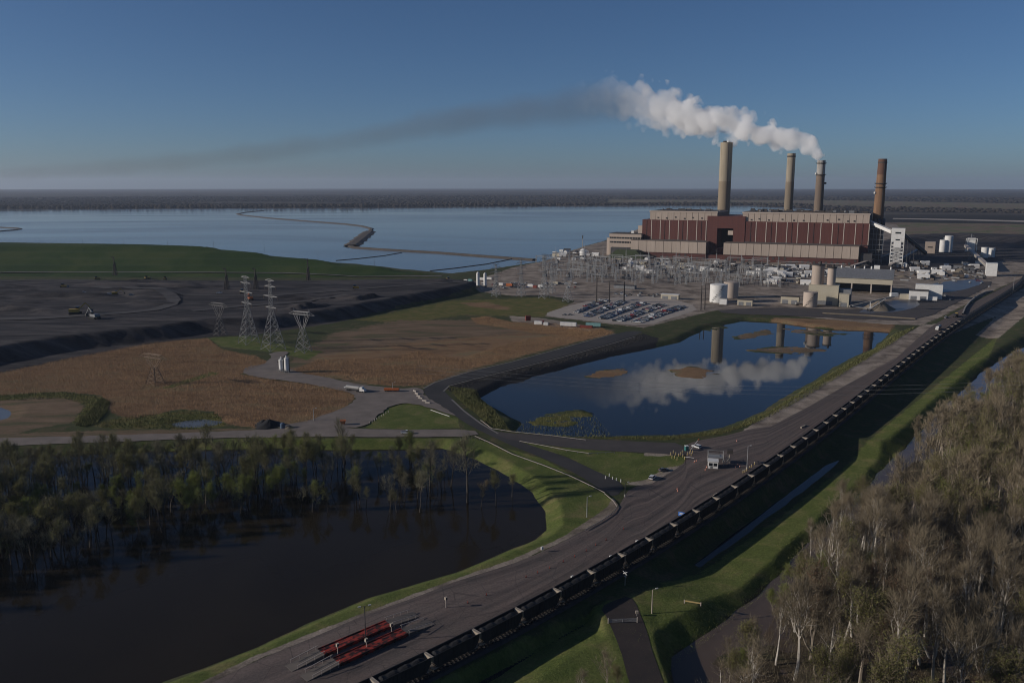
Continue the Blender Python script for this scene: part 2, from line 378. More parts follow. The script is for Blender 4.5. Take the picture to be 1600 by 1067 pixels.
# ---- what covers the ground: (attribute, polygon, softness in m)
def pz(pts, z=0.0): return PL(pts, z)
COVER = {
 'reed': [(pz([(-500,660),(-300,640),(0,582),(114,558),(228,536),(325,528),(345,545),(400,556),(420,566),(375,584),(420,592),(530,606),(556,618),(540,637),(480,660),(400,668),(355,662),(335,642),(280,638),(205,655),(175,645),(160,618),(100,611),(0,617),(-300,650)]), 5),
          (pz([(452,581),(500,560),(600,560),(655,548),(720,560),(800,535),(870,522),(905,508),(940,512),(960,521),(900,534),(800,560),(720,580),(660,602),(600,602),(540,592),(480,586)]), 7),
          (pz([(735,497),(760,494),(800,503),(860,505),(925,512),(960,519),(900,527),(830,520),(790,512),(745,506)]), 6),
          (pz([(480,560),(560,545),(640,535),(760,525),(820,520),(860,525),(780,545),(680,580),(560,585)]), 20),
          (pz([(720,473),(760,472),(800,481),(790,484),(740,479)]), 8),
          (pz([(912,588),(935,580),(975,576),(988,579),(970,587),(940,591)], POND_Z), 3), (pz([(1046,578),(1075,573),(1110,577),(1117,584),(1098,592),(1060,590)], POND_Z), 3),
          (pz([(1290,500),(1400,508),(1390,517),(1300,512),(1200,502),(1210,498)], -1), 5)],
 'tan': [(pz([(430,575),(520,520),(620,500),(760,500),(860,520),(960,515),(940,525),(820,555),(660,603),(560,598)]), 15),
         (pz([(0,625),(60,620),(110,622),(133,634),(112,660),(60,668),(0,680),(-200,690),(-200,640)]), 4),
         (pz([(150,672),(400,668),(400,676),(150,682),(-100,690),(-100,680)]), 4),
         (pz([(1150,520),(1210,512),(1212,523),(1160,532)], POND_Z), 3), (pz([(1160,547),(1260,541),(1300,548),(1250,553)], POND_Z), 3), (pz([(740,607),(832,588),(815,600)], POND_Z), 3), (pz([(1215,512),(1330,522),(1240,520)], POND_Z), 3)],
 'gravel': [(pz([(735,441),(800,418),(850,408),(880,395),(905,387),(950,375),(985,362),(1010,352),(1180,345),(1400,350),(1420,372),(1560,385),(1700,392),(1620,425),(1560,450),(1520,470),(1480,490),(1440,508),(1380,506),(1290,498),(1200,490),(1120,484),(1040,503),(1005,512),(850,494),(900,470),(860,462),(800,462),(745,455)]), 6),
            (pz([(1160,672),(1250,618),(1340,568),(1400,530),(1440,508),(1470,505),(1410,556),(1314,610),(1250,648),(1190,676)]), 2),
            (pz([(795,493),(850,497),(940,513),(925,517),(860,510),(800,502)]), 3),
            (pz([(1300,605),(1600,450),(1680,430),(1560,525),(1525,520),(1560,490)], 0), 2),
            (pz([(300,1082),(400,1031),(500,991),(650,933),(800,881),(885,843),(950,807),(966,790),(958,776),(950,790),(880,838),(800,873),(650,926),(500,983),(400,1023),(280,1082)]), 1.0),
            (pz([(975,757),(1015,758),(1068,726),(1040,730),(1010,748),(985,753)]), 1.2), (pz([(1008,712),(1045,712),(1060,708),(1030,704),(1005,708)]), 1.2)],
 'coal': [(pz([(-900,720),(-500,645),(0,573),(110,551),(225,530),(321,519),(400,515),(520,498),(620,476),(705,459),(748,447),(725,432),(500,435),(0,433),(-900,433)], 4.0), 5),
          (pz([(1240,400),(1345,385),(1400,371),(1500,367),(1700,376),(2200,400),(2200,430),(1640,412),(1560,408),(1500,420),(1420,424),(1360,420)], 0), 8),
          (pz([(1380,470),(1420,470),(1470,480),(1430,495),(1370,488)], 0), 6)],
 'rock': [(pz([(693,606),(720,592),(800,576),(880,557),(950,538),(1005,523),(1030,530),(1022,545),(960,558),(905,572),(850,587),(790,602),(748,622),(715,618)], -1), 2.5)],
 'field': [(pz([(1330,347),(1600,350),(1900,365),(1900,398),(1650,374),(1500,369),(1400,372),(1330,380)]), 15),
           (pz([(950,312),(1300,313),(1700,320),(1700,330),(1300,322),(950,317)]), 100)],
 'berm': [(pz([(-900,437),(0,432),(500,434),(690,430),(560,418),(300,400),(0,395),(-900,390)]), 8)],
 'green': [
           (pz([(325,528),(385,524),(470,545),(505,548),(480,562),(440,551),(400,547),(345,541)]), 4),
           (pz([(250,606),(330,580),(345,582),(270,605)]), 3),
           (pz([(500,1300),(560,1100),(700,1060),(850,985),(930,950),(1000,930),(1090,885),(1200,812),(1320,722),(1400,650),(1500,570),(1560,522),(1545,560),(1460,645),(1400,712),(1290,823),(1205,908),(1110,985),(1050,1030),(1050,1300)], -1), 3),
           (pz([(805,690),(870,698),(985,707),(1075,714),(1068,724),(1000,757),(975,757),(930,735),(880,711)]), 1.5),
           (pz([(570,668),(592,648),(610,633),(645,629),(715,652),(718,668),(650,670)]), 1.5),
           (pz([(360,684),(560,684),(740,684),(850,717),(960,780),(962,795),(900,838),(800,875),(650,927),(450,1005),(260,1090),(230,1075),(400,1000),(575,925),(712,885),(800,850),(845,830),(850,800),(740,715),(560,702),(200,700)]), 2)],
 'yellow': [(pz([(900,686),(1060,684),(1140,672),(1200,645),(1280,596),(1340,560),(1400,522),(1430,512),(1400,535),(1340,572),(1260,622),(1190,660),(1130,680),(1040,690)], -1), 2.5),
            (pz([(800,676),(812,660),(850,648),(905,640),(930,648),(960,682),(880,686),(800,680)], -1.5), 6), (pz([(700,606),(745,612),(770,640),(800,676),(770,670),(720,630)], -1), 3),
            (pz([(-50,618),(100,612),(160,620),(170,640),(130,665),(112,660),(135,632),(100,622),(0,626)]), 3), (pz([(140,662),(200,650),(290,641),(340,646),(355,664),(300,670),(160,668)]), 4),
            (pz([(560,500),(700,470),(860,464),(900,480),(860,495),(720,492),(640,505)]), 15)],
 'litter': [(flood_r, 4)],
}
ATTRS = list(COVER)

def make_ground():
    TH = np.radians(np.concatenate([np.arange(-100, -44, 4), np.arange(-44, 44, .17), np.arange(44, 101, 4)]))
    rr = [112.0]
    while rr[-1] < 27000:
        r = rr[-1]; rr.append(r*(1.0048 if r < 1700 else 1.016))
    R = np.array(rr)
    T, RR = np.meshgrid(TH, R)
    X = (RR*np.sin(T)).ravel(); Y = (RR*np.cos(T)).ravel()
    Z = height(X, Y)
    nr, nt = RR.shape
    i = np.arange(nr*nt).reshape(nr, nt)
    Fq = np.stack([i[:-1,:-1], i[:-1,1:], i[1:,1:], i[1:,:-1]], -1).reshape(-1, 4)[:, ::-1]
    me = np_mesh("ground", np.c_[X, Y, Z], Fq, MATS['ground'], smooth=True)
    for a in ATTRS:
        val = np.zeros(X.shape)
        for poly, soft in COVER[a]:
            val = np.maximum(val, np.clip(.5 - sdf(poly, X, Y)/(2*soft), 0, 1))
        at_ = me.attributes.new(a, 'FLOAT', 'POINT'); at_.data.foreach_set("value", val.astype(np.float32))
    far = np.clip((RR.ravel() - 1500)/1500, 0, 1)
    at_ = me.attributes.new('far', 'FLOAT', 'POINT'); at_.data.foreach_set("value", far.astype(np.float32))
    o = link("ground", me); tag(o, kind='structure')
    return o

def ground_material():
    m = bpy.data.materials.new("ground"); m.use_nodes = True; t = m.node_tree; MATS['ground'] = m
    b = t.nodes["Principled BSDF"]; b.inputs["Roughness"].default_value = .95; b.inputs["Specular IOR Level"].default_value = .12
    pos = nd(t, "ShaderNodeNewGeometry").outputs["Position"]
    flat = vscale(t, pos, (1, 1, .2))
    n_s = noise_node(t, flat, 1.1, 4, .7).outputs[0]        # tufts
    n_m = noise_node(t, flat, .09, 5, .6, .4).outputs[0]    # patches
    n_l = noise_node(t, flat, .012, 4, .6, .6).outputs[0]
    edge = noise_node(t, flat, .22, 5, .65).outputs[0]
    def two(a, c, d, fac=n_m, lo=.35, hi=.65): return ramp(t, fac, [(lo, a), ((lo+hi)/2, c), (hi, d)]).outputs[0]
    base = two((.060,.060,.030), (.052,.064,.024), (.095,.078,.042))
    n_f = noise_node(t, vscale(t, pos, (.0004, .0016, 0)), 1.0, 5, .55, .4).outputs[0]
    farc = two((.024,.022,.019), (.038,.032,.026), (.105,.088,.066), n_f, .42, .68)
    c = base
    at = nd(t, "ShaderNodeAttribute", attribute_name='far')
    c = mixc(t, at.outputs["Fac"], c, farc)
    cols = {
     'green': two((.078,.102,.026), (.108,.126,.036), (.165,.150,.060), n_m, .36, .68),
     'berm': two((.026,.050,.014), (.036,.062,.017), (.052,.072,.022), n_l, .40, .62),
     'yellow': two((.085,.092,.026), (.120,.112,.034), (.150,.120,.046)),
     'tan': two((.095,.090,.046), (.165,.112,.070), (.215,.150,.096), noise_node(t, vscale(t, pos, (.4, 1.6, .3)), .05, 6, .65, .9).outputs[0], .36, .66),
     'field': two((.11,.125,.055), (.19,.145,.10), (.15,.10,.075), n_l, .42, .6),
     'reed': two((.150,.092,.050), (.235,.142,.076), (.190,.150,.080), noise_node(t, vscale(t, pos, (.5, 1.3, .3)), .045, 6, .65, .9).outputs[0], .36, .66),
     'gravel': two((.130,.104,.082), (.260,.212,.168), (.370,.305,.245), noise_node(t, flat, .05, 6, .66, .5).outputs[0], .36, .64),
     'coal': two((.026,.024,.026), (.052,.047,.047), (.090,.079,.074), noise_node(t, vscale(t, pos, (.35, 1.4, .3)), .035, 6, .66, 1.2).outputs[0], .40, .62),
     'rock': two((.018,.017,.017), (.034,.032,.031), (.013,.013,.014), noise_node(t, flat, .8, 4, .8).outputs[0]),
     'litter': two((.060,.046,.032), (.085,.066,.044), (.050,.048,.026)),
    }
    for a in ('yellow','tan','reed','field','berm','green','gravel','coal','rock','litter'):
        an = nd(t, "ShaderNodeAttribute", attribute_name=a).outputs["Fac"]
        e = mathn(t, 'ADD', an, mathn(t, 'MULTIPLY', mathn(t, 'SUBTRACT', edge, .5), 1.1))
        f = ramp(t, e, [(.40, 0.0), (.60, 1.0)]).outputs[0]
        # nothing where the attribute itself is zero
        f2 = mathn(t, 'MULTIPLY', f, mathn(t, 'MULTIPLY', an, 8.0, True))
        c = mixc(t, f2, c, cols[a])
    soil = mathn(t, 'MULTIPLY', ramp(t, noise_node(t, flat, .45, 5, .7).outputs[0], [(.62, 0.0), (.74, .6)]).outputs[0], nd(t, 'ShaderNodeAttribute', attribute_name='green').outputs['Fac'])
    c = mixc(t, soil, c, (.125,.105,.060))
    fine = ramp(t, n_s, [(.25, .62), (.75, 1.38)]).outputs[0]
    c = mixc(t, 1.0, c, fine, 'MULTIPLY')
    t.links.new(c, b.inputs["Base Color"])
    bn = nd(t, "ShaderNodeBump"); bn.inputs["Strength"].default_value = .5; bn.inputs["Distance"].default_value = .5
    t.links.new(n_s, bn.inputs["Height"]); t.links.new(bn.outputs[0], b.inputs["Normal"])
ground_material()

def water_material(name, col, rough=.03, ripple=.02, rscale=.35, patch=False, spec=.5):
    m = bpy.data.materials.new(name); m.use_nodes = True; t = m.node_tree; MATS[name] = m
    b = t.nodes["Principled BSDF"]; b.inputs["IOR"].default_value = 1.33
    b.inputs["Roughness"].default_value = rough; b.inputs["Specular IOR Level"].default_value = spec
    pos = nd(t, "ShaderNodeNewGeometry").outputs["Position"]
    n = noise_node(t, pos, rscale, 3, .6)
    big = noise_node(t, vscale(t, pos, (1, .8, 1)), .02, 4, .55, .5)
    cr = ramp(t, big.outputs[0], [(.35, col), (.65, tuple(x*1.35 for x in col))])
    t.links.new(cr.outputs[0], b.inputs["Base Color"])
    bn = nd(t, "ShaderNodeBump"); bn.inputs["Distance"].default_value = 1.0
    t.links.new(n.outputs[0], bn.inputs["Height"]); t.links.new(bn.outputs[0], b.inputs["Normal"])
    if patch:                                    # wind patches: calmer and rougher water
        pn = noise_node(t, vscale(t, pos, (.35, 1.0, 1)), .0022, 4, .55, 1.2)
        rr = ramp(t, pn.outputs[0], [(.36, ripple*.3), (.48, ripple*.8), (.64, ripple*3.2)])
        t.links.new(rr.outputs[0], bn.inputs["Strength"])
        rg = ramp(t, pn.outputs[0], [(.38, .07), (.50, .11), (.66, .16)])
        t.links.new(rg.outputs[0], b.inputs["Roughness"])
    else:
        bn.inputs["Strength"].default_value = ripple
    return m
water_material("lake_water", (.115,.115,.110), .10, .035, .35, True)
water_material("pond_water", (.012,.015,.018), .02, .004, .5)
water_material("flood_water", (.019,.015,.010), .05, .006, .35, spec=.16)
water_material("brown_water", (.085,.062,.045), .06, .01, .35)
water_material("ditch_water", (.014,.018,.022), .03, .004, .6, spec=.35)
mat("asphalt", (.052,.048,.046), (.030,.029,.030), .05, .9, coords='World', stretch=(1,1,1), bump=0.0, detail=7)
mat("dirt_road", (.215,.178,.152), (.145,.122,.105), .12, .95, coords='World', detail=7)
mat("dark_road", (.048,.036,.032), (.030,.025,.024), .15, .9, coords='World', detail=6)
mat("old_road", (.080,.068,.062), (.055,.048,.046), .12, .9, coords='World', detail=6)
mat("lot_gravel", (.40,.345,.29), (.32,.275,.235), .15, .95, coords='World', detail=6)

def haul_material():
    """worn haul road: dusty asphalt with darker wheel lanes running along it and rusty spill down the middle"""
    m = bpy.data.materials.new("haul_road"); m.use_nodes = True; t = m.node_tree; MATS["haul_road"] = m
    b = t.nodes["Principled BSDF"]; b.inputs["Roughness"].default_value = .88; b.inputs["Specular IOR Level"].default_value = .2
    pos = nd(t, "ShaderNodeNewGeometry").outputs["Position"]
    lane = nd(t, "ShaderNodeAttribute", attribute_name='across').outputs["Fac"]
    along = nd(t, "ShaderNodeAttribute", attribute_name='along').outputs["Fac"]
    n = noise_node(t, pos, .12, 6, .62).outputs[0]
    fine = noise_node(t, pos, 1.4, 3, .7).outputs[0]
    cmb = nd(t, "ShaderNodeCombineXYZ")
    t.links.new(mathn(t, 'MULTIPLY', lane, .16), cmb.inputs[0]); t.links.new(mathn(t, 'MULTIPLY', along, .006), cmb.inputs[1])
    st = noise_node(t, cmb.outputs[0], 1.0, 5, .65, .3).outputs[0]
    c = ramp(t, st, [(.36, (.050,.045,.044)), (.48, (.100,.084,.075)), (.64, (.185,.145,.124))]).outputs[0]
    c = mixc(t, ramp(t, n, [(.38, .1), (.70, .75)]).outputs[0], c, (.135,.100,.086))
    crk = nd(t, 'ShaderNodeTexVoronoi', feature='DISTANCE_TO_EDGE'); crk.inputs['Scale'].default_value = .11; t.links.new(pos, crk.inputs['Vector'])
    c = mixc(t, ramp(t, crk.outputs['Distance'], [(.0, .55), (.012, 0.0)]).outputs[0], c, (.03,.028,.028))
    c = mixc(t, 1.0, c, ramp(t, fine, [(.3, .8), (.7, 1.2)]).outputs[0], 'MULTIPLY')
    t.links.new(c, b.inputs["Base Color"])
haul_material()

def densify(pts, step, jit=0.0):
    out = []
    n = len(pts)
    for i in range(n):
        a, b2 = pts[i], pts[(i+1) % n]
        k = max(1, int((b2-a).length/step))
        for j in range(k):
            p = a.lerp(b2, j/k)
            if jit:
                s = .31; q = np.array([p.x*s]), np.array([p.y*s])
                p = p + Vector((float(fnoise(*q)[0]), float(fnoise(q[0]+50, q[1]+9)[0]), 0))*jit
            out.append(p)
    return out
def smooth_poly(pts, it=1):
    for _ in range(it):
        q = []
        n = len(pts)
        for i in range(n):
            a, b2 = pts[i], pts[(i+1) % n]
            q += [a.lerp(b2, .25), a.lerp(b2, .75)]
        pts = q
    return pts
def sheet(name, pts, z, material, step=6, jit=0.0, smooth=1, kind='structure', along=None):
    pts = smooth_poly([Vector((p.x, p.y, z)) for p in pts], smooth) if smooth else [Vector((p.x, p.y, z)) for p in pts]
    pts = densify(pts, step, jit)
    tri = tessellate_polygon([pts])
    me = bpy.data.meshes.new(name); me.from_pydata([tuple(p) for p in pts], [], [tuple(f) for f in tri])
    me.materials.append(MATS[material])
    bm = bmesh.new(); bm.from_mesh(me)
    for f in bm.faces:
        if f.normal.z < 0: f.normal_flip()
    bm.to_mesh(me); bm.free()
    o = link(name, me); tag(o, kind=kind)
    return o

make_ground()
# ---- waters
def flat_water(name, poly, z, material, grow=6):
    c = sum((Vector((p.x, p.y, 0)) for p in poly), Vector())/len(poly)
    pts = []
    for p in poly:
        q = Vector((p.x, p.y, z)); d = (q-Vector((c.x, c.y, z)))
        pts.append(q + d.normalized()*grow)
    return sheet(name, pts, z, material, step=1e9, smooth=0)
flat_water("lake", lake, LAKE_Z, "lake_water", 8)
flat_water("pond", pond, POND_Z, "pond_water", 2.5)
flat_water("flood_water", flood, FLOOD_Z, "flood_water", 3)
flat_water("ditch_water", ditch_a, DITCH_Z, "ditch_water", 1)
flat_water("ditch_water", ditch_b, -3.6, "ditch_water", 0)
flat_water("floodplain_water", flood_r, -4.0, "brown_water", 2)
flat_water("pool", pool_a, -1.2, "lake_water", 3)
flat_water("pool", pool_b, -1.0, "lake_water", 3)
flat_water("causeway_road", PL([(1395,341),(1500,342.5),(1650,346),(1900,352),(1900,357),(1650,348.5),(1500,344.5),(1395,342.3)], .3), .3, "lot_gravel", 0)

# ---- roads
def road_strip(name, left, right, z, material, n=260):
    """a road between two edge lines, with its across and along coordinates stored for the wear"""
    def resample(pts, n):
        d = np.r_[0, np.cumsum([(b2-a).length for a, b2 in zip(pts, pts[1:])])]
        s = np.linspace(0, d[-1], n)
        return np.c_[np.interp(s, d, [p.x for p in pts]), np.interp(s, d, [p.y for p in pts])], s
    L, s = resample(left, n); Rr, _ = resample(right, n)
    k = 7; V = []; ac = []; al = []
    for i in range(n):
        w = np.hypot(*(Rr[i]-L[i]))
        for j in range(k):
            f = j/(k-1); p = L[i]*(1-f)+Rr[i]*f
            V.append((p[0], p[1], z)); ac.append((f-.5)*w); al.append(s[i])
    idx = np.arange(n*k).reshape(n, k)
    Fq = np.stack([idx[:-1,:-1], idx[:-1,1:], idx[1:,1:], idx[1:,:-1]], -1).reshape(-1, 4)
    me = np_mesh(name, np.array(V), Fq, MATS[material])
    me.attributes.new('across','FLOAT','POINT').data.foreach_set('value', np.array(ac, np.float32))
    me.attributes.new('along','FLOAT','POINT').data.foreach_set('value', np.array(al, np.float32))
    me.flip_normals() if me.polygons[0].normal.z < 0 else None
    o = link(name, me); tag(o, kind='structure'); return o
_L = PL([(270,1096),(400,1032),(500,991),(575,958),(650,933),(712,908),(800,881),(845,863),(885,843),(925,821),(950,807),(966,792),(985,760),(1015,758),(1068,725),(1073,712),(1068,697),(1086,689),(1141,679),(1179,668),(1200,668),(1255,640),(1314,606),(1402,558),(1428,534),(1453,512),(1491,489),(1509,479),(1580,443),(1640,410),(1700,380)])
_R = [trk(s, -3.1)[0] for s in np.linspace(-40, TRK_LEN+330, 60)]
road_strip("haul_road", _L, _R, .06, "haul_road")
sheet("side_road", PL(side_road), .075, "asphalt", 8, .3)
sheet("link_road", PL(link_road), .085, "old_road", 8, .3)
sheet("west_road", PL(west_road), .10, "dirt_road", 4, 1.2)
sheet("gravel_track", PL(gravel_fork), .115, "dirt_road", 3, 1.6)
sheet("gate_road", PL(gate_road), .065, "dark_road", 5, .3)
sheet("parking_lot", PL(lot), .05, "lot_gravel", 5, .6)
sheet("yard_pavement", PL([(1120,484),(1230,480),(1330,484),(1420,478),(1470,455),(1520,440),(1560,440),(1500,470),(1440,500),(1380,500),(1250,494),(1130,490)]), .05, "old_road", 6, 1.5)
mat("wet_yard", (.075,.080,.092), (.10,.105,.12), .05, .35, coords='World')
sheet("wet_pavement", PL([(1350,482),(1385,470),(1430,468),(1440,478),(1400,488),(1340,490)]), .10, "wet_yard", 4, 1.5)
sheet("wet_pavement", PL([(1430,452),(1470,440),(1530,436),(1540,442),(1500,455),(1450,458)]), .10, "wet_yard", 4, 1.5)
def ribbon(name, pts, w, z, material, kind='structure', zs=None):
    mb = MB()
    L = []; Rr = []
    for i, p in enumerate(pts):
        a = pts[max(0, i-1)]; c = pts[min(len(pts)-1, i+1)]
        d = Vector((c.x-a.x, c.y-a.y, 0)).normalized(); nrm = Vector((-d.y, d.x, 0))
        zz = zs[i] if zs else z
        L.append(Vector((p.x, p.y, zz))+nrm*w/2); Rr.append(Vector((p.x, p.y, zz))-nrm*w/2)
    n = len(pts)
    mb.add(L+Rr, [(i, n+i, n+i+1, i+1) for i in range(n-1)])
    o = mb.build(name, MATS[material]); tag(o, kind=kind)
    return o
def dense_line(px, z=0.0, step=5):
    p = PL(px, z); out = []
    for a, b2 in zip(p, p[1:]):
        k = max(1, int((b2-a).length/step)); out += [a.lerp(b2, j/k) for j in range(k)]
    return out+[p[-1]]
# yard tracks on top of the ash heap
mat("haul_track", (.080,.072,.068), (.050,.046,.046), .1, .95, coords='World', detail=6)
for line, w in (([(150,448),(200,453),(250,458),(266,463),(272,469),(266,476),(240,484),(190,489),(60,497),(-100,500)], 13), ([(250,458),(330,462),(420,462),(520,455),(640,446),(720,441)], 8), ([(0,440),(60,437),(150,438)], 6), ([(300,486),(360,480),(440,474),(560,462)], 9)):
    q = dense_line(line, 9.2, 14)
    ribbon("yard_track", q, w, 0, "haul_track", zs=[hz(p.x, p.y)+.45 for p in q])
mat("pale_track", (.20,.185,.165), (.15,.14,.125), .1, .95, coords='World')
q = dense_line([(-300,430.5),(0,429.5),(200,429),(420,430.5),(560,432.5),(690,431.5)], 0, 20); ribbon("berm_track", q, 7, .2, "pale_track", zs=[max(hz(p.x,p.y),0)+.5 for p in q])

# pale gravel edges of the side road
for line in ([(693,611),(702,602.5),(740,592.5),(800,577.5),(880,557.5),(950,538.5),(992,526)], [(661,607),(680,597),(735,580),(800,565),(870,546),(920,532),(962,521)], [(706,624),(725,642),(752,662),(778,677)]):
    ribbon("road_edge", dense_line(line, .1, 6), 1.1, .10, "pale_track")
# ------------------------------------------------------------------ power station
mat("red_cladding", (.105,.036,.028), (.085,.030,.024), .5, .75, stretch=(1,1,.06), rnd=.09)
mat("red_base", (.098,.036,.028), (.075,.030,.026), .08, .8)
mat("tan_cladding", (.40,.325,.265), (.355,.285,.23), .5, .7, stretch=(1,1,.08), rnd=.07)
mat("seam", (.17,.135,.11), (.14,.11,.09), .1, .8)
mat("tan_trim", (.46,.375,.31), (.40,.33,.27), .06, .7)
mat("pale_trim", (.48,.41,.35), (.40,.34,.29), .1, .7)
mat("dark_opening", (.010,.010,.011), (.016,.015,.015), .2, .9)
mat("roof_dark", (.045,.040,.038), (.07,.060,.054), .1, .9)
mat("steel_dark", (.040,.040,.044), (.065,.060,.058), .15, .7)
mat("steel_grey", (.22,.225,.23), (.16,.16,.165), .5, .6, metal=.2)
mat("galv", (.35,.35,.345), (.25,.25,.245), .5, .6, metal=.1)
mat("white_paint", (.72,.70,.66), (.60,.58,.54), .3, .55)
mat("cream", (.46,.41,.31), (.40,.355,.27), .12, .75)
mat("window_glass", (.012,.015,.018), (.02,.024,.028), .5, .12, spec=.5)
mat("concrete", (.34,.31,.27), (.26,.235,.205), .15, .85)
mat("junk_brown", (.13,.095,.07), (.09,.07,.055), .4, .85)

A0, B0 = P(1003, 402), P(1345, 415)
UX = (B0-A0).normalized(); VY = Vector((-UX.y, UX.x, 0))
PRZ = math.atan2(UX.y, UX.x)
def fx(px, v=0.0, z=30.0):
    """distance along the station's front that a picture column has, v metres behind the front"""
    k = (px-800.0)/FPX; a = A0 + VY*v
    return (k*(a.y*CP + (CAM_H-z)*SP) - a.x)/(UX.x - k*UX.y*CP)
def loc2w(x, y, z=0): return A0 + UX*x + VY*y + Vector((0, 0, z))
def plant(name, label, cat, x=0, y=0, z=0, group=None, rz=0.0):
    return thing(name, label, cat, loc2w(x, y, z), PRZ+rz, group)

RV = 24.0
st = plant("power_station", "long power station with dark red cladding, tan parapet and tan lower annexe by the lake", "power station")
m = MB()
xl, xr = fx(1003, RV), fx(1356, RV)
def wallbox(name, material, x0, x1, y0, y1, z0, z1, parent=st):
    return MB().box(x0, x1, y0, y1, z0, z1).build(name, MATS[material], parent)
wallbox("wall", "red_base", fx(990), fx(1104), 0, RV, -1, 9.5)
wallbox("wall", "red_base", fx(1104)+.02, fx(1131)-.02, 2.5, RV, -1, 8)
wallbox("wall", "red_base", fx(1131), fx(1343), 0, RV, -1, 9.5)
wallbox("annexe", "seam", fx(986), fx(1104), -1.2, RV, 9.5, 29.2)
wallbox("annexe", "seam", fx(1131), fx(1343), -1.2, RV, 9.5, 29.2)
wallbox("boiler_hall", "red_cladding", xl, fx(1104, RV), RV, 115, 0, 63)
wallbox("boiler_hall", "red_cladding", fx(1163, RV), xr, RV, 115, 0, 63)
# the link between the two halls with its tall dark opening
lk = MB()
lk.box(fx(1104,RV)+.03, fx(1120,RV), RV-1, 115, 0, 71).box(fx(1145,RV), fx(1163,RV)-.03, RV-1, 115, 0, 71)
lk.box(fx(1120,RV), fx(1145,RV), RV-1, 112, 51, 70.9).box(fx(1120,RV), fx(1145,RV), RV+45, 112, 0, 51).box(fx(1120,RV), fx(1145,RV), RV-1, RV+45, 0, 19)
lk.build("link_block", MATS["red_cladding"], st)
MB().box(fx(1121,RV), fx(1144.5,RV), RV+38, RV+44.5, 19, 50.5).build("opening", MATS["dark_opening"], st)  # near-black panel over the back wall: the recess's shade put into colour
MB().box(fx(1136,RV), fx(1144,RV), RV+4, RV+20, 40, 47).build("duct", MATS["tan_trim"], st)
for a, b2, y0 in ((1014, 1119, 62), (1158, 1356, 62)):
    x0, x1 = fx(a, RV), fx(b2, RV) - (.2 if b2 == 1356 else 0)
    wallbox("parapet_block", "seam", x0, x1, RV+2, 112, 63, 76.2)
    wallbox("cornice", "tan_trim", x0-.8, x1+.6, RV+1.0, 112.5, 76.2, 78.2)
    wallbox("roof", "roof_dark", x0+1, x1-1, RV+3, 111, 78.2, 78.7)
def panels(name, material, x0, x1, n, y, z0, z1, gap=.75, proud=.35):
    w = (x1-x0)/n
    src = None
    for i in range(n):
        if src is None:
            src = MB().box(gap/2, w-gap/2, -proud, 0, 0, z1-z0).build(name, MATS[material], st, (x0+i*w, y, z0))
        else: obj_share(name, src, st, (x0+i*w, y, z0))
red_l = [1003,1017.6,1031.3,1045.5,1059.4,1073.5,1088,1102.6]
red_r = [1164.4,1180.3,1196,1212,1228.4,1245,1261.6,1281,1299,1317,1335,1356]
pil = None
for arr in (red_l, red_r):
    for a, b2 in zip(arr, arr[1:]):
        x0, x1 = fx(a, RV), fx(b2, RV)
        MB().box(x0+.6, x1-.6, RV-.5, RV, 30, 62.4).build("panel", MATS["red_cladding"], st)
        if pil is None: pil = MB().box(-.55, .55, -.75, 0, 30, 62.6).build("pilaster", MATS["pale_trim"], st, (x1, RV, 0))
        else: obj_share("pilaster", pil, st, (x1, RV, 0))
panels("panel", "tan_cladding", fx(986), fx(1104), 9, -1.2, 9.6, 28.6)
panels("panel", "tan_cladding", fx(1131), fx(1343), 17, -1.2, 9.6, 28.6)
panels("panel", "tan_cladding", fx(1014, RV), fx(1119, RV), 11, RV+2, 63.1, 76.0)
panels("panel", "tan_cladding", fx(1158, RV), fx(1356, RV)-.2, 20, RV+2, 63.1, 76.0)
MB().box(fx(986), fx(1104), -1.5, -1.2, 28.7, 29.6).box(fx(1131), fx(1343), -1.5, -1.2, 28.7, 29.6).build("coping", MATS["roof_dark"], st)
MB().box(xl, fx(1104,RV), RV-1, RV-.5, 28.9, 30.0).box(fx(1164,RV), xr, RV-1, RV-.5, 28.9, 30.0).build("dark_rail", MATS["steel_dark"], st)  # dark steel rail along the foot of the red walls
vent = None
for px in (1027, 1040, 1054, 1068, 1081, 1095, 1172, 1184, 1199, 1220, 1238, 1253, 1290, 1308, 1322, 1332):
    q = (fx(px, RV), RV+1.6, 66+random.uniform(-1.5, 2))
    if vent is None: vent = MB().box(-1.2, 1.2, -.5, 0, 0, 2.2).build("vent", MATS["roof_dark"], st, q)
    else: obj_share("vent", vent, st, q)
lv = None
for px in np.linspace(996, 1100, 12).tolist()+np.linspace(1136, 1338, 23).tolist():     # doors and louvres along the base
    q = (fx(px, -.3), -.02, 0 if int(px) % 3 else 4.2)
    if lv is None: lv = MB().box(-1.7, 1.7, -.25, 0, .1, 4.0).build("louvre", MATS["roof_dark"], st, q)
    else: obj_share("louvre", lv, st, q)
dp = None
for px in (1010, 1038, 1066, 1095, 1172, 1204, 1236, 1270, 1308, 1346):                  # downpipes on the red cladding
    q = (fx(px, RV), RV-.75, 0)
    if dp is None: dp = MB().box(-.2, .2, -.3, 0, 30, 62).build("downpipe", MATS["roof_dark"], st, q)
    else: obj_share("downpipe", dp, st, q)
rng = random.Random(5)
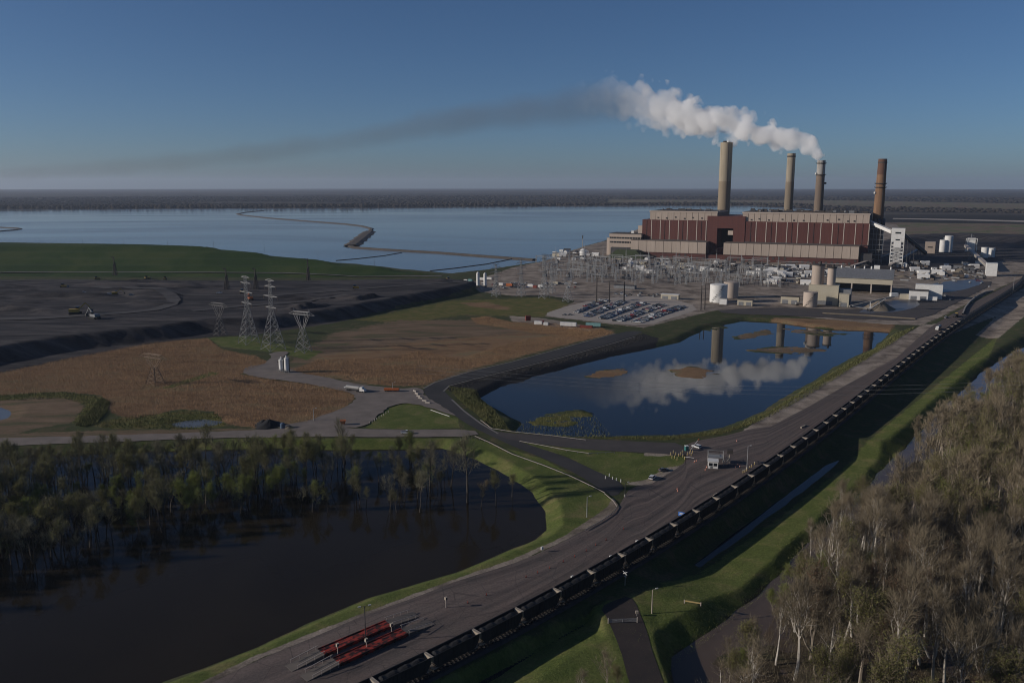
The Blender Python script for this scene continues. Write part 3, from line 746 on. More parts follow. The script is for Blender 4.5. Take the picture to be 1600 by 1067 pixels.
for i in range(58):                                   # fans, hoods and pipes on the roof
    px = rng.choice([rng.uniform(1018, 1115), rng.uniform(1162, 1352), rng.uniform(1162, 1352)])
    x, y = fx(px, RV+30), rng.uniform(RV+5, 108)
    k = rng.random()
    mb = MB()
    if k < .6: mb.box(-rng.uniform(2, 6), rng.uniform(2, 6), -3, 3, 0, rng.uniform(1.5, 3.6))
    elif k < .85: mb.cyl(0, 0, 0, 2.5, 1.6, 1.3, 10)
    else: mb.bar((-14, 0, 1), (14, 0, 1), .6, n=6).box(-13, -12, -.4, .4, 0, 1).box(12, 13, -.4, .4, 0, 1)
    mb.build("roof_unit", MATS[rng.choice(["roof_dark", "roof_dark", "steel_dark", "steel_grey", "junk_brown"])], st, (x, y, 78.7))
MB().box(fx(995, RV), fx(1002.6, RV), RV+6, RV+30, 30, 52).build("stair_tower", MATS["tan_trim"], st)
mat_dark = "steel_dark"
# shaded steelwork and ducts at the right-hand end
ex = plant("boiler_annexe", "dark shaded steel annexe at the right-hand end of the power station", "annexe", fx(1345), 0)
ew = fx(1372, 60)-fx(1356, 60)
xe = fx(1356, RV)-fx(1345)
MB().box(xe+.1, xe+ew+4, RV+10, 108, 0, 60).build("wall", MATS["steel_dark"], ex)
MB().box(.4, xe+8, 3, RV+9.8, 0, 18).build("lower_wall", MATS["steel_dark"], ex)
e = MB()
for k in range(7): e.box(xe+1, xe+ew+7, RV+8.4, RV+9.8, 6+8*k, 6.8+8*k)
for k in range(5): e.box(xe+1+k*5, xe+1.6+k*5, RV+8.5, RV+9.7, 0, 60)
e.build("platform_frame", MATS["steel_grey"], ex)
for k in range(3):
    MB().bar((xe+6+6*k, RV+30+8*k, 60), (xe+6+6*k, RV+60, 60+7), 3, n=8).build("duct", MATS["steel_dark"], ex)

# low office wing
of = plant("office_wing", "low tan office wing with dark window bands at the station's left end", "office building", fx(952, 14), 14)
ow = fx(1002, 14)-fx(952, 14)
for i, (z0, z1) in enumerate(((0, 22), (25, 29.5), (32.5, 38))):
    MB().box(i*.0, ow, 0, 40, z0, z1).build("wall", MATS["tan_cladding"], of)
for z0, z1 in ((22, 25), (29.5, 32.5)):
    g = MB().box(.6, ow-.6, .8, 39, z0, z1).build("window_band", MATS["window_glass"], of)
    mm = MB()
    for k in range(12): mm.box(3+k*ow/12, 3.5+k*ow/12, .4, .8, z0, z1)
    mm.build("mullion", MATS["tan_trim"], g)
MB().box(-.4, ow+.2, -.4, 40.4, 38, 38.8).build("roof", MATS["roof_dark"], of)
MB().box(ow*.62, ow*.7, 12, 20, 38.8, 43).build("roof_unit", MATS["white_paint"], of)
MB().box(-6.5, -.1, 6, 36, 0, 30).build("stair_tower", MATS["tan_trim"], of)
MB().box(ow*.1, ow*1.0, -9, -.1, 0, 15).build("porch", MATS["steel_dark"], of)
mat("berm_grass", (.045,.060,.022), (.035,.04,.022), .3, .95)
md = MB(); q0 = P(944, 404); q1 = P(1008, 404)
w = (q1-q0).length
md.add([(-w/2,0,-1),(w/2,0,-1),(w/2,50,-1),(-w/2,50,-1),(-w/2+14,16,13),(w/2-20,14,13.5),(w/2-20,34,13),(-w/2+14,34,13)], [(0,1,5,4),(1,2,6,5),(2,3,7,6),(3,0,4,7),(4,5,6,7)])
o = md.build("grass_mound", MATS["berm_grass"]); o.location = (q0+q1)/2; o.rotation_euler = (0,0,PRZ); tag(o, "dark green flat-topped mound in front of the low office wing", "mound")

# ---- chimneys
def chimney_mat(name, low, high, zsplit, streak):
    m = bpy.data.materials.new(name); m.use_nodes = True; t = m.node_tree; MATS[name] = m
    b = t.nodes["Principled BSDF"]; b.inputs["Roughness"].default_value = .9
    oc = nd(t, "ShaderNodeTexCoord").outputs["Object"]
    n = noise_node(t, vscale(t, oc, (.25, .25, .02)), 1.2, 5, .6)
    sx = nd(t, "ShaderNodeSeparateXYZ"); t.links.new(oc, sx.inputs[0])
    f = ramp(t, mathn(t, 'GREATER_THAN', sx.outputs[2], zsplit), [(0, low), (1, high)])
    c = mixc(t, ramp(t, n.outputs[0], [(.45, 0.0), (.75, .75)]).outputs[0], f.outputs[0], streak)
    t.links.new(c, b.inputs["Base Color"])
chimney_mat("concrete_stack", (.235,.185,.125), (.33,.275,.195), 128, (.17,.135,.095))
chimney_mat("concrete_stack_two", (.205,.165,.12), (.31,.265,.20), 127, (.15,.12,.085))
chimney_mat("grey_stack", (.175,.130,.095), (.36,.34,.31), 139, (.11,.085,.07))
chimney_mat("rust_stack", (.215,.125,.068), (.125,.065,.042), 138, (.10,.05,.032))
def chimney(label, px0, px1, pxt0, pxt1, pyt, Y, material, extras):
    base = at((px0+px1)/2, Y, 0); zt = top(Y, pyt)
    r0 = (px1-px0)/2*mpp(Y)*1.03; r1 = (pxt1-pxt0)/2*mpp(Y)
    c = thing("chimney", label, "chimney", base, 0, "chimneys of the power station")
    prof = [(r0*1.06, 0), (r0, 40)] + [(r0 + (r1-r0)*k/6, 40+(zt-40)*k/6) for k in range(1, 7)] + [(r1*.80, zt), (r1*.78, zt-6)]
    MB().lathe(0, 0, prof, 40).build("shaft", MATS[material], c, smooth=True)
    MB().cyl(0, 0, zt-7, zt-6, r1*.79, n=32).build("flue_mouth", MATS["dark_opening"], c)
    for kind, zz in extras:
        rr = r0 + (r1-r0)*max(0, (zz-40)/(zt-40))
        if kind == 'gallery':
            g = MB(); g.lathe(0, 0, [(rr, zz), (rr+2.0, zz+.6), (rr+2.0, zz+1.3), (rr, zz+1.3)], 32)
            gal = g.build("gallery", MATS["steel_dark"], c)
            rl = MB()
            for i in range(20):
                a = i*math.pi/10; rl.bar(((rr+1.9)*math.cos(a), (rr+1.9)*math.sin(a), zz+1.3), ((rr+1.9)*math.cos(a), (rr+1.9)*math.sin(a), zz+2.6), .08)
                a2 = a+math.pi/10; rl.bar(((rr+1.9)*math.cos(a), (rr+1.9)*math.sin(a), zz+2.6), ((rr+1.9)*math.cos(a2), (rr+1.9)*math.sin(a2), zz+2.6), .08)
            rl.build("railing", MATS["steel_dark"], gal)
        elif kind == 'band':
            MB().lathe(0, 0, [(rr+.05, zz), (rr+.35, zz), (rr+.35, zz+2.2), (rr+.05, zz+2.2)], 32).build("band", MATS["roof_dark"], c)
        elif kind == 'box':
            MB().box(rr-.3, rr+3.2, -1.6, 1.6, zz, zz+3.2).build("instrument_box", MATS["steel_dark"], c)
        elif kind == 'dish':
            MB().cyl(-rr-1.6, -1, zz, zz+3, 1.5, n=12).build("antenna_drum", MATS["white_paint"], c)
        elif kind == 'flues':
            for i in range(4):
                a = i*math.pi/2+.5; MB().cyl(r1*.42*math.cos(a), r1*.42*math.sin(a), zt-6, zt+2.6, r1*.30, n=14).build("flue", MATS["white_paint" if i % 2 else "roof_dark"], c)
    ld = MB(); ld.box(-.5, .5, -r0-.5, -r1-.2, 30, zt)
    lad = MB()
    for k in range(24):
        z0 = 30+(zt-30)*k/24; rr = r0+(r1-r0)*max(0, (z0-40)/(zt-40)); lad.box(r0*.1-.35, r0*.1+.35, -rr-.35, -rr+.1, z0, 30+(zt-30)*(k+1)/24)
    lad.build("ladder_cage", MATS["roof_dark"], c)
    return c, zt
chimney("tallest thick concrete chimney, brown below and paler tan above, leftmost of the four", 1118.3, 1136.4, 1122.8, 1141, 223, 1495, "concrete_stack", [('flues', 0)])
chimney("slender concrete chimney with a tan upper half and no gallery, second from left", 1220.5, 1233.5, 1225, 1237, 240, 1432, "concrete_stack_two", [('band', 168)])
chimney("steaming chimney with pale grey top above a dark gallery ring", 1266.5, 1280, 1271.5, 1283.5, 251, 1392, "grey_stack", [('gallery', 137), ('gallery', 156), ('dish', 138.5), ('box', 123)])
chimney("rust brown chimney with a double gallery halfway up, rightmost of the four", 1358.5, 1374.5, 1365, 1377.5, 248.5, 1352, "rust_stack", [('gallery', 117), ('gallery', 123), ('band', 156), ('dish', 108)])
STACK3 = at(1277, 1392, top(1392, 251))
# ------------------------------------------------------------------ buildings and plant in front of and beside the station
def hut(name, label, cat, px0, px1, py, ptop, depth, wall="white_paint", roof="steel_grey", gable=False, rz=0.0, doors=0, group=None, base=0.0):
    a, b2 = P(px0, py, base), P(px1, py, base)
    w = (b2-a).length; Y = (a.y+b2.y)/2
    h = max(1.5, top(Y, ptop)-base)
    r = math.atan2(b2.y-a.y, b2.x-a.x)
    c = (a+b2)/2
    t = thing(name, label, cat, (c.x, c.y, base), PRZ+rz, group)
    if gable:
        hw = h*.72
        MB().box(-w/2, w/2, 0, depth, 0, hw).build("wall", MATS[wall], t)
        MB().xprism([(-.4, hw), (depth/2, h), (depth+.4, hw), (depth+.4, hw+.25), (depth/2, h+.3), (-.4, hw+.25)], -w/2-.4, w/2+.4).build("roof", MATS[roof], t)
        MB().yprism([(-w/2, hw), (w/2, hw), (w/2, hw+.1), (-w/2, hw+.1)], depth*.4, depth*.6)
        mb = MB().xprism([(.05, hw), (depth-.05, hw), (depth/2, h-.1)], -w/2+.05, w/2-.05); mb.build("gable", MATS[wall], t)
    else:
        MB().box(-w/2, w/2, 0, depth, 0, h).build("wall", MATS[wall], t)
        MB().box(-w/2-.25, w/2+.25, -.25, depth+.25, h, h+.35).build("roof", MATS[roof], t)
    for k in range(doors):
        x = -w/2 + w*(k+.5)/doors
        MB().box(x-w/doors*.32, x+w/doors*.32, -.12, 0, 0, min(h*.65, 4.2)).build("door", MATS["steel_grey"], t)
    return t, w, h
def tank(label, px0, px1, py, ptop, material="white_paint", dome=.12, group=None, stair=True, cat="tank", base=0.0, name="storage_tank"):
    a, b2 = P(px0, py, base), P(px1, py, base)
    r = (b2-a).length/2; c = (a+b2)/2 + Vector((0, r, 0)); h = top(c.y-r, ptop)-base
    t = thing(name, label, cat, (c.x, c.y, base), 0, group)
    MB().cyl(0, 0, 0, h, r, n=28).build("shell", MATS[material], t, smooth=True)
    if dome: MB().lathe(0, 0, [(r+.1, h), (r*.7, h+r*dome*.6), (r*.3, h+r*dome), (.05, h+r*dome*1.05)], 24).build("roof", MATS[material], t, smooth=True)
    g = MB()
    for i in range(16):
        a0, a1 = i*math.pi/8, (i+1)*math.pi/8
        g.bar((r*math.cos(a0), r*math.sin(a0), h), (r*math.cos(a0), r*math.sin(a0), h+1.1), .05)
        g.bar((r*math.cos(a0), r*math.sin(a0), h+1.1), (r*math.cos(a1), r*math.sin(a1), h+1.1), .05)
    g.build("railing", MATS["steel_dark"], t)
    if stair:
        s = MB(); n = 10
        for i in range(n):
            a0 = -2.6+i*1.5/n; s.cbox(((r+.5)*math.cos(a0), (r+.5)*math.sin(a0), h*(i+.5)/n), (1.4, 1.4, .25))
            a1 = -2.6+(i+1)*1.5/n; s.bar(((r+.9)*math.cos(a0), (r+.9)*math.sin(a0), h*(i+.5)/n+1), ((r+.9)*math.cos(a1), (r+.9)*math.sin(a1), h*(i+1.5)/n+1), .08)
        s.build("stair", MATS["steel_dark"], t)
    return t
tank("white storage tank with a curving stair, nearer of the pair by the car park", 1112, 1139, 473.5, 446)
tank("tan storage tank behind and right of the white tank", 1133, 1156, 466, 442, "tan_trim", stair=False)
tank("shorter tan tank beside the tall cream silo building", 1258.5, 1280, 480, 457.5, "tan_trim", 0)
hut("tank_shed", "small white pump shed at the foot of the white storage tank", "shed", 1124, 1135, 476, 467, 5)
hut("low_store", "low cream store right of the white tank, beyond the pond", "store", 1152, 1175, 477.5, 469, 6, "cream", "roof_dark", doors=2)
hut("low_store", "cream flat-roofed store left of the parked lorry", "store", 1220, 1247, 475, 464, 10, "cream", "roof_dark", doors=2)
hut("gatehouse", "cream single-storey office behind the car park", "office", 1032, 1060, 467.5, 460.5, 7, "cream", "white_paint", doors=2)
# cream silo building
t, w, h = hut("silo_building", "tall cream building with two silos on its roof", "silo building", 1263, 1307, 476, 446, 16, "cream", "cream", doors=1)
for px, r, col, hh in ((-w*.24, 6.1, "tan_cladding", 20), (w*.22, 4.2, "tan_trim", 17.5)):
    s = MB().cyl(px, 7, h+.35, h+hh, r, n=24).build("silo", MATS[col], t, smooth=True)
    MB().cyl(px, 7, h+hh, h+hh+1.2, r+.5, n=20).cyl(px+r*.3, 7, h+hh+1.2, h+hh+4, 1.1, n=10).build("silo_cap", MATS["roof_dark"], s)
MB().box(w/2, w/2+12, 3, 15, 0, h*.82).build("side_wall", MATS["steel_grey"], t)
hut("cream_tower_hut", "small two-storey cream hut right of the silo building", "hut", 1310.5, 1325, 479.5, 460, 8, "cream", "cream", doors=1)
# the big open shed
sa, sb = P(1301, 459), P(1394, 457.5)
sw = fx(1394, -120)-fx(1301, -120)
ob = P(1301, 456)
sh = thing("open_shed", "long open-fronted pale steel shed with a ridged roof", "shed", ob, PRZ)
b2 = P(1393, 461); sw = (b2-ob).dot(UX)
z_e = top(ob.y-8, 434.5); z_b = z_e-6.0
dp = 42
MB().box(0, sw, 0, .5, z_b, z_e).build("eave_panel", MATS["cream"], sh)
MB().xprism([(-1, z_e), (dp*.62, z_e+8.5), (dp+1, z_e), (dp+1, z_e+.6), (dp*.62, z_e+9.2), (-1, z_e+.6)], -.8, sw+.8).build("roof", MATS["steel_grey"], sh)
MB().box(0, sw, dp-.5, dp, 0, z_e-.05).build("back_wall", MATS["steel_grey"], sh)
MB().xprism([(.6, 0), (dp-.6, 0), (dp-.6, z_e-.05), (dp*.62, z_e+8.3), (.6, z_e-.05)], sw-.6, sw).build("end_wall", MATS["steel_grey"], sh)
MB().xprism([(.6, 0), (dp-.6, 0), (dp-.6, z_e-.05), (dp*.62, z_e+8.3), (.6, z_e-.05)], 0, .6).build("end_wall", MATS["steel_grey"], sh)
for k in (.32, .65, .985): MB().box(sw*k-.7, sw*k+.7, -.2, .9, 0, z_b-.02).build("column", MATS["pale_trim"], sh)
for k in (.1, .33, .5, .62, .95): MB().cyl(sw*k, dp*.62, z_e+9, z_e+12, .9, n=10).build("roof_vent", MATS["white_paint"], sh)
MB().box(sw*.66, sw*.76, dp*.62, dp*.62+6, z_e+8, z_e+13).build("roof_house", MATS["white_paint"], sh)
mat("sand", (.20,.165,.12), (.16,.13,.095), .6, .95)
def heap(name, label, c, r, h, material, n=40):
    mb = MB(); vs = [(0, 0, h)]; fs = []
    rg = 6
    for k in range(1, rg+1):
        for i in range(n):
            a = 2*math.pi*i/n; rr = r*k/rg*(1+.10*math.sin(3*a+1)+.05*math.sin(7*a+k)+random.uniform(-.02, .02))
            vs.append((rr*math.cos(a), rr*math.sin(a), max(0, h*(1-k/rg)**1.05 + (random.uniform(-.03, .05)*h if k < rg else -.1))))
    for i in range(n): fs.append((0, 1+i, 1+(i+1) % n))
    for k in range(rg-1):
        for i in range(n): fs.append((1+k*n+i, 1+(k+1)*n+i, 1+(k+1)*n+(i+1) % n, 1+k*n+(i+1) % n))
    mb.add(vs, fs); o = mb.build(name, MATS[material], None, c, smooth=True)
    return tag(o, label, "heap")
c = P(1382, 486); heap("sand_heap", "conical heap of tan sand under the conveyor boom", c+Vector((0, 12, 0)), 15.5, top(c.y+12, 468.5), "sand")
for i, (px, py, r, h) in enumerate(((1411,433,9,3),(1446,431,12,4),(1478,430,10,3),(1502,425,14,6),(1530,432,9,3),(1390,431,8,3))):
    c = P(px, py); heap("rubble_heap", "low heap of tan rubble in the yard beyond the open shed", c, r, h, "sand", 18)["group"] = "rubble heaps beyond the shed"
# stacker boom over the sand heap
cb = P(1350, 487); co = thing("conveyor_boom", "white trussed conveyor boom rising over the sand heap", "conveyor", cb, 0)
e0, e1 = Vector((-12, 6, 4.5)), P(1384, 466.5)-cb; e1 = Vector((34, 12, 13.5))
MB().bar(e0, e1, 1.1, n=4).build("belt_trough", MATS["concrete"], co)
tr = MB()
for sx in (-1.3, 1.3):
    pts = [e0.lerp(e1, f)+Vector((0, sx, 0)) for f in (.05, .45, .8)]
    tr.bar(pts[0], (8, 6+sx, -.0+2), .3); tr.bar(pts[2], (8, 6+sx, 2), .3); tr.bar(pts[1], (8, 6+sx, 2), .3)
tr.build("truss", MATS["white_paint"], co)
MB().bar((8, 4, 1), (8, 10, 1), 1.0, n=10).build("wheel", MATS["steel_dark"], co)
MB().box(e1.x-4, e1.x+3, e1.y-2, e1.y+2, e1.z, e1.z+3.5).build("head_cover", MATS["white_paint"], co)
# white workshop with two shutters
t, w, h = hut("workshop", "white workshop with two grey shutters at the edge of the haul road", "workshop", 1421, 1448, 469, 455, 16, "white_paint", "roof_dark", doors=2)
MB().box(-w/2+6, w/2+14, 16.5, 26, 0, h+5.5).build("rear_wing", MATS["white_paint"], t)
MB().box(-w/2-9, -w/2-.1, 2, 12, 0, 5).build("lean_to", MATS["cream"], t)
MB().box(w/2+.1, w/2+9, 3, 8, 0, 4).build("side_store", MATS["white_paint"], t)

# ---- coal handling
tw = thing("transfer_tower", "tall white braced conveyor tower with a white head house", "tower", P(1399, 417), PRZ)
Yt = P(1399, 417).y
zt, zh = top(Yt, 357), top(Yt, 378); hw_ = 9.2
MB().box(-hw_, hw_, 0, 15, zh, zt).build("head_house", MATS["white_paint"], tw)
MB().box(-4, 4, -.15, 0, zt-8, zt-5.5).box(-3, 3, -.15, 0, zh+2, zh+4).build("louvre", MATS["window_glass"], tw)
MB().box(-5, 5, -.3, 14, zh-9, zh-.05).build("chute", MATS["white_paint"], tw)
lev = 7
for i, (x, y) in enumerate(((-hw_+.5, .6), (hw_-.5, .6), (-hw_+.5, 14), (hw_-.5, 14))):
    MB().box(x-.5, x+.5, y-.5, y+.5, 0, zh).build("leg", MATS["white_paint"], tw)
br = MB()
for k in range(lev):
    z0, z1 = zh*k/lev, zh*(k+1)/lev
    for y in (.6, 14):
        br.bar((-hw_+.5, y, z0), (hw_-.5, y, z1) if k % 2 else (hw_-.5, y, z1), .32); br.bar((hw_-.5, y, z0), (-hw_+.5, y, z1), .32)
        br.bar((-hw_+.5, y, z1), (hw_-.5, y, z1), .32)
br.build("bracing", MATS["white_paint"], tw)
def gallery(label, a, b2, w, h, legs=2, material="steel_grey"):
    m_ = (a+b2)/2; t = thing("conveyor_gallery", label, "conveyor", (a.x, a.y, 0))
    d = b2-a; nrm = Vector((-d.y, d.x, 0)).normalized()*w/2
    A = Vector((0, 0, a.z)); Bv = Vector((d.x, d.y, b2.z)); up = Vector((0, 0, h))
    mb = MB(); mb.add([A-nrm, A+nrm, A+nrm+up, A-nrm+up, Bv-nrm, Bv+nrm, Bv+nrm+up, Bv-nrm+up], [(0,1,2,3),(4,7,6,5),(0,4,5,1),(1,5,6,2),(2,6,7,3),(3,7,4,0)])
    mb.build("gallery", MATS[material], t)
    up2 = Vector((0, 0, h+.4)); mb = MB(); n2 = nrm*1.12; u1 = Vector((0,0,h+.02))
    mb.add([A-n2+u1, A+n2+u1, A+n2+up2, A-n2+up2, Bv-n2+u1, Bv+n2+u1, Bv+n2+up2, Bv-n2+up2], [(0,1,2,3),(4,7,6,5),(0,4,5,1),(1,5,6,2),(2,6,7,3),(3,7,4,0)])
    mb.build("roof", MATS["white_paint" if material == "white_paint" else "pale_trim"], t)
    for k in range(legs):
        p = A.lerp(Bv, (k+1)/(legs+1))
        mb = MB()
        for s in (-1, 1): mb.bar((p.x+nrm.x*s*1.3, p.y+nrm.y*s*1.3, 0), (p.x+nrm.x*s*.8, p.y+nrm.y*s*.8, p.z), .4)
        mb.bar((p.x+nrm.x, p.y+nrm.y, p.z*.5), (p.x-nrm.x, p.y-nrm.y, p.z*.5), .25)
        mb.build("trestle", MATS[material], t)
    return t
th = P(1399, 417)
gallery("pale conveyor gallery running from the station roof down to the white tower", loc2w(fx(1357, 40), 40, 62), th+Vector((-6, 8, zt-8)), 5, 4.5, 0, "white_paint")
gallery("dark conveyor gallery descending from the white tower to the coal pile", th+Vector((7, 10, zt-8)), at(1446, 1330, 12), 5, 4, 3, "steel_dark")
gallery("dark ground conveyor running from the tower foot towards the open shed", P(1330, 420)+Vector((0, 0, 1.5)), P(1400, 405)+Vector((0, 0, 9)), 4, 3, 2, "steel_dark")
gallery("long dark ground conveyor in the shade behind the open shed", P(1390, 419)+Vector((0, 0, 2)), P(1432, 402)+Vector((0, 0, 10)), 4, 3, 2, "steel_dark")
# coal crusher house
t, w, h = hut("crusher_house", "tall tan crusher house with one louvre beside the coal pile", "crusher house", 1445.5, 1459.5, 396, 378.5, 16, "tan_cladding", "tan_trim")
MB().box(-4, 4, -.2, 0, h*.5, h*.5+2).build("louvre", MATS["window_glass"], t)
t = tank("tall white twin silo in front of the far coal pile", 1478, 1490, 394, 369, "white_paint", .1, None, False, "silo", name="silo")
MB().cyl(-11, -2, 0, 22, 6, n=18).build("low_silo", MATS["white_paint"], t, smooth=True); MB().box(-6, 9, 2, 10, 0, 26).build("frame_house", MATS["steel_grey"], t)
t, w, h = hut("screen_house", "white screen house with open steelwork, top of the slanting conveyor", "screen house", 1511, 1522, 393, 372, 12, "white_paint", "steel_grey")
sf = MB()
for x in (-9, 9):
    sf.bar((x, -3, 0), (x, -3, 24), .5)
sf.bar((-9, -3, 24), (9, -3, 24), .5).bar((-9, -3, 12), (9, -3, 12), .4); sf.build("steel_frame", MATS["white_paint"], t)
MB().bar((0, 6, h), (0, 6, h+7), .8).bar((-3, 6, h+4), (4, 6, h+4), .4).build("mast", MATS["steel_grey"], t)
gallery("slanting white conveyor gallery down to the small white drive house", P(1507, 398)+Vector((0, 0, 14)), P(1542, 425)+Vector((0, 0, 7)), 5, 3.2, 2, "concrete")
t, w, h = hut("drive_house", "white cube-shaped drive house at the foot of the slanting conveyor", "drive house", 1541, 1556, 431.5, 412, 14, "white_paint", "white_paint")
tank("white flat-topped tank nearest the drive house conveyor", 1535.5, 1546, 403, 387, "white_paint", .05, None, False)
tank("white tank standing just right of another, before the coal pile", 1547, 1556, 402, 388, "white_paint", .05, None, False)
tank("small cream tank at the foot of the two white tanks", 1529.5, 1537, 407, 397.5, "cream", .1, None, False)
# white gas holder, its frame, and mast
a = P(907, 400); t = thing("dome_tank", "white domed tank behind a white portal frame near the lake", "tank", P(912, 399.5), 0)
MB().lathe(0, 8, [(7, 0), (7, 5), (6.3, 8), (4, 10.5), (1, 11.6), (.05, 11.7)], 20).build("dome", MATS["white_paint"], t, smooth=True)
t = thing("portal_frame", "white portal frame standing before the white domed tank", "frame", P(912, 403), 0)
MB().box(-8, -7, 0, 1, 0, 11).box(7, 8, 0, 1, 0, 11).build("leg", MATS["white_paint"], t); MB().box(-8, 8, 0, 1, 11, 12).build("beam", MATS["white_paint"], t)
t = thing("mast", "slim dark-topped mast rising behind the white domed tank", "mast", P(910, 396), 0)
MB().cyl(0, 0, 0, top(P(910,396).y, 373), .9, .6, 8).build("pole", MATS["galv"], t); MB().cyl(0, 0, top(P(910,396).y, 373), top(P(910,396).y, 368), .9, n=8).build("head", MATS["roof_dark"], t)

# small sheds, trailers and tents between the station and the switchyard
rng = random.Random(11)
kinds = [("white_paint", "white_paint", "white flat-roofed cabin in the works yard before the station"), ("cream", "steel_grey", "cream flat-roofed cabin in the works yard before the station"),
         ("steel_grey", "roof_dark", "grey flat-roofed cabin in the works yard before the station"), ("junk_brown", "roof_dark", "brown flat-roofed cabin in the works yard before the station")]
protos = {}
spots = []
for i in range(220):
    if i < 26: px, py = rng.uniform(866, 935), rng.uniform(393, 409)
    elif i < 150: px = rng.uniform(960, 1345); py = 407+ (px-960)*.035 + rng.uniform(-2, 14)
    elif i < 185: px, py = rng.uniform(1180, 1260), rng.uniform(418, 446)
    else: px, py = rng.uniform(1415, 1535), rng.uniform(412, 436)
    spots.append((px, py))
for px, py in spots:
    k = rng.choice([0, 0, 0, 0, 1, 2, 2, 3]); wl, rf, lb = kinds[k]; tp = rng.random() < .4
    key = (k, tp)
    if key not in protos:
        w, d, h = (rng.uniform(6, 9), 4.5, 3.2) if not tp else (rng.uniform(12, 16), 6, 4.6)
        o = thing("site_cabin", lb, "cabin", P(px, py), PRZ, "site cabins in the works yard")
        if tp: o["label"] = lb.replace("flat-roofed cabin", "long ridge-roofed cabin")
        MB().box(-w/2, w/2, 0, d, 0, h).build("wall", MATS[wl], o)
        if tp: MB().xprism([(-.3, h+.02), (d/2, h+1.8), (d+.3, h+.02)], -w/2-.3, w/2+.3).build("roof", MATS[rf], o)
        else: MB().box(-w/2-.15, w/2+.15, -.15, d+.15, h, h+.25).build("roof", MATS[rf], o)
        MB().box(-w*.1, w*.02, -.08, 0, 0, 2.2).build("door", MATS["window_glass"], o)
        protos[key] = o
    else: clone(protos[key], P(px, py), PRZ+rng.choice([0, 0, math.pi/2, .3]))
# yard clutter: pipe stacks and skips
pr = None
for i in range(170):
    if i < 110: px = rng.uniform(900, 1345); py = 405+(px-960)*.03+rng.uniform(0, 18)
    else: px, py = rng.uniform(1400, 1540), rng.uniform(414, 440)
    p = P(px, py)
    k = i % 3
    if i < 3:
        mb = MB()
        if k == 0: mb.box(-3, 3, -1.2, 1.2, .2, 1.9).box(-2.7, 2.7, -.9, .9, 1.9, 2.2)
        elif k == 1:
            for j in range(5): mb.bar((-5, -1.6+.8*j, .45), (5, -1.6+.8*j, .45), .4, n=6)
            for j in range(3): mb.bar((-5, -.8+.8*j, 1.1), (5, -.8+.8*j, 1.1), .4, n=6)
        else: mb.box(-2, 2, -2, 2, 0, 2.4).cyl(0, 0, 2.4, 4.2, 1.2, n=10)
        o = mb.build(["skip", "pipe_stack", "pump_unit"][k], MATS[["junk_brown", "galv", "steel_dark"][k]], None, p)
        tag(o, ["brown steel skip in the works yard", "stack of grey pipes in the works yard", "dark pump unit with a stub stack in the works yard"][k], ["skip", "pipes", "pump"][k], ["skips in the works yard", "pipe stacks in the works yard", "pump units in the works yard"][k])
        pr = (pr or []) + [o]
    else:
        clone(pr[k], p, rng.uniform(0, 3))

# ------------------------------------------------------------------ switchyard
def lattice(mb, x, y, z0, z1, w0, w1, n, r=.09):
    for k in range(n):
        a, b2 = z0+(z1-z0)*k/n, z0+(z1-z0)*(k+1)/n; wa, wb = (w0+(w1-w0)*k/n)/2, (w0+(w1-w0)*(k+1)/n)/2
        for sx, sy in ((-1,-1),(1,-1),(1,1),(-1,1)): mb.bar((x+sx*wa, y+sy*wa, a), (x+sx*wb, y+sy*wb, b2), r*1.4)
        for sx, sy, tx, ty in ((-1,-1,1,-1),(1,1,-1,1),(-1,1,-1,-1),(1,-1,1,1)):
            mb.bar((x+sx*wa, y+sy*wa, a), (x+tx*wb, y+ty*wb, b2), r)
def gantry(h, w, label):
    t = thing("gantry", label, "gantry", (0, 0, 0), PRZ, "steel gantries of the switchyard")
    for x in (-w/2, w/2):
        mb = MB(); lattice(mb, x, 0, 0, h, 1.9, 1.0, 5, .10); mb.build("column", MATS["galv"], t)
    mb = MB(); mb.bar((-w/2, .5, h), (w/2, .5, h), .16).bar((-w/2, -.5, h), (w/2, -.5, h), .16).bar((-w/2, 0, h-1.2), (w/2, 0, h-1.2), .16)
    for k in range(10):
        x0 = -w/2+w*k/10; mb.bar((x0, .5, h), (x0+w/20, 0, h-1.2), .1); mb.bar((x0+w/20, 0, h-1.2), (x0+w/10, -.5, h), .1)
    mb.build("beam", MATS["galv"], t)
    for k in (-.3, 0, .3): MB().cyl(0, 0, -2.7, 0, .22, n=6).build("insulator", MATS["junk_brown"], t, (w*k, 0, h-1.3))
    return t
def swpost():
    t = thing("busbar_support", "grey busbar support with ribbed insulators in the switchyard", "busbar support", (0,0,0), PRZ, "busbar supports of the switchyard")
    mb = MB()
    for x in (-3, 0, 3): mb.cyl(x, 0, 0, 3.2, .2, n=6)
    mb.box(-3.4, 3.4, -.2, .2, 3.2, 3.5); mb.build("stand", MATS["galv"], t)
    s = MB()
    for x in (-3, 0, 3): s.lathe(x, 0, [(.25, 3.5), (.35, 4), (.22, 4.3), (.35, 4.8), (.22, 5.1), (.33, 5.6), (.2, 6)], 8)
    s.build("insulator", MATS["concrete"], t)
    MB().bar((-3.6, 0, 6.1), (3.6, 0, 6.1), .1, n=6).build("busbar", MATS["galv"], t)
    return t
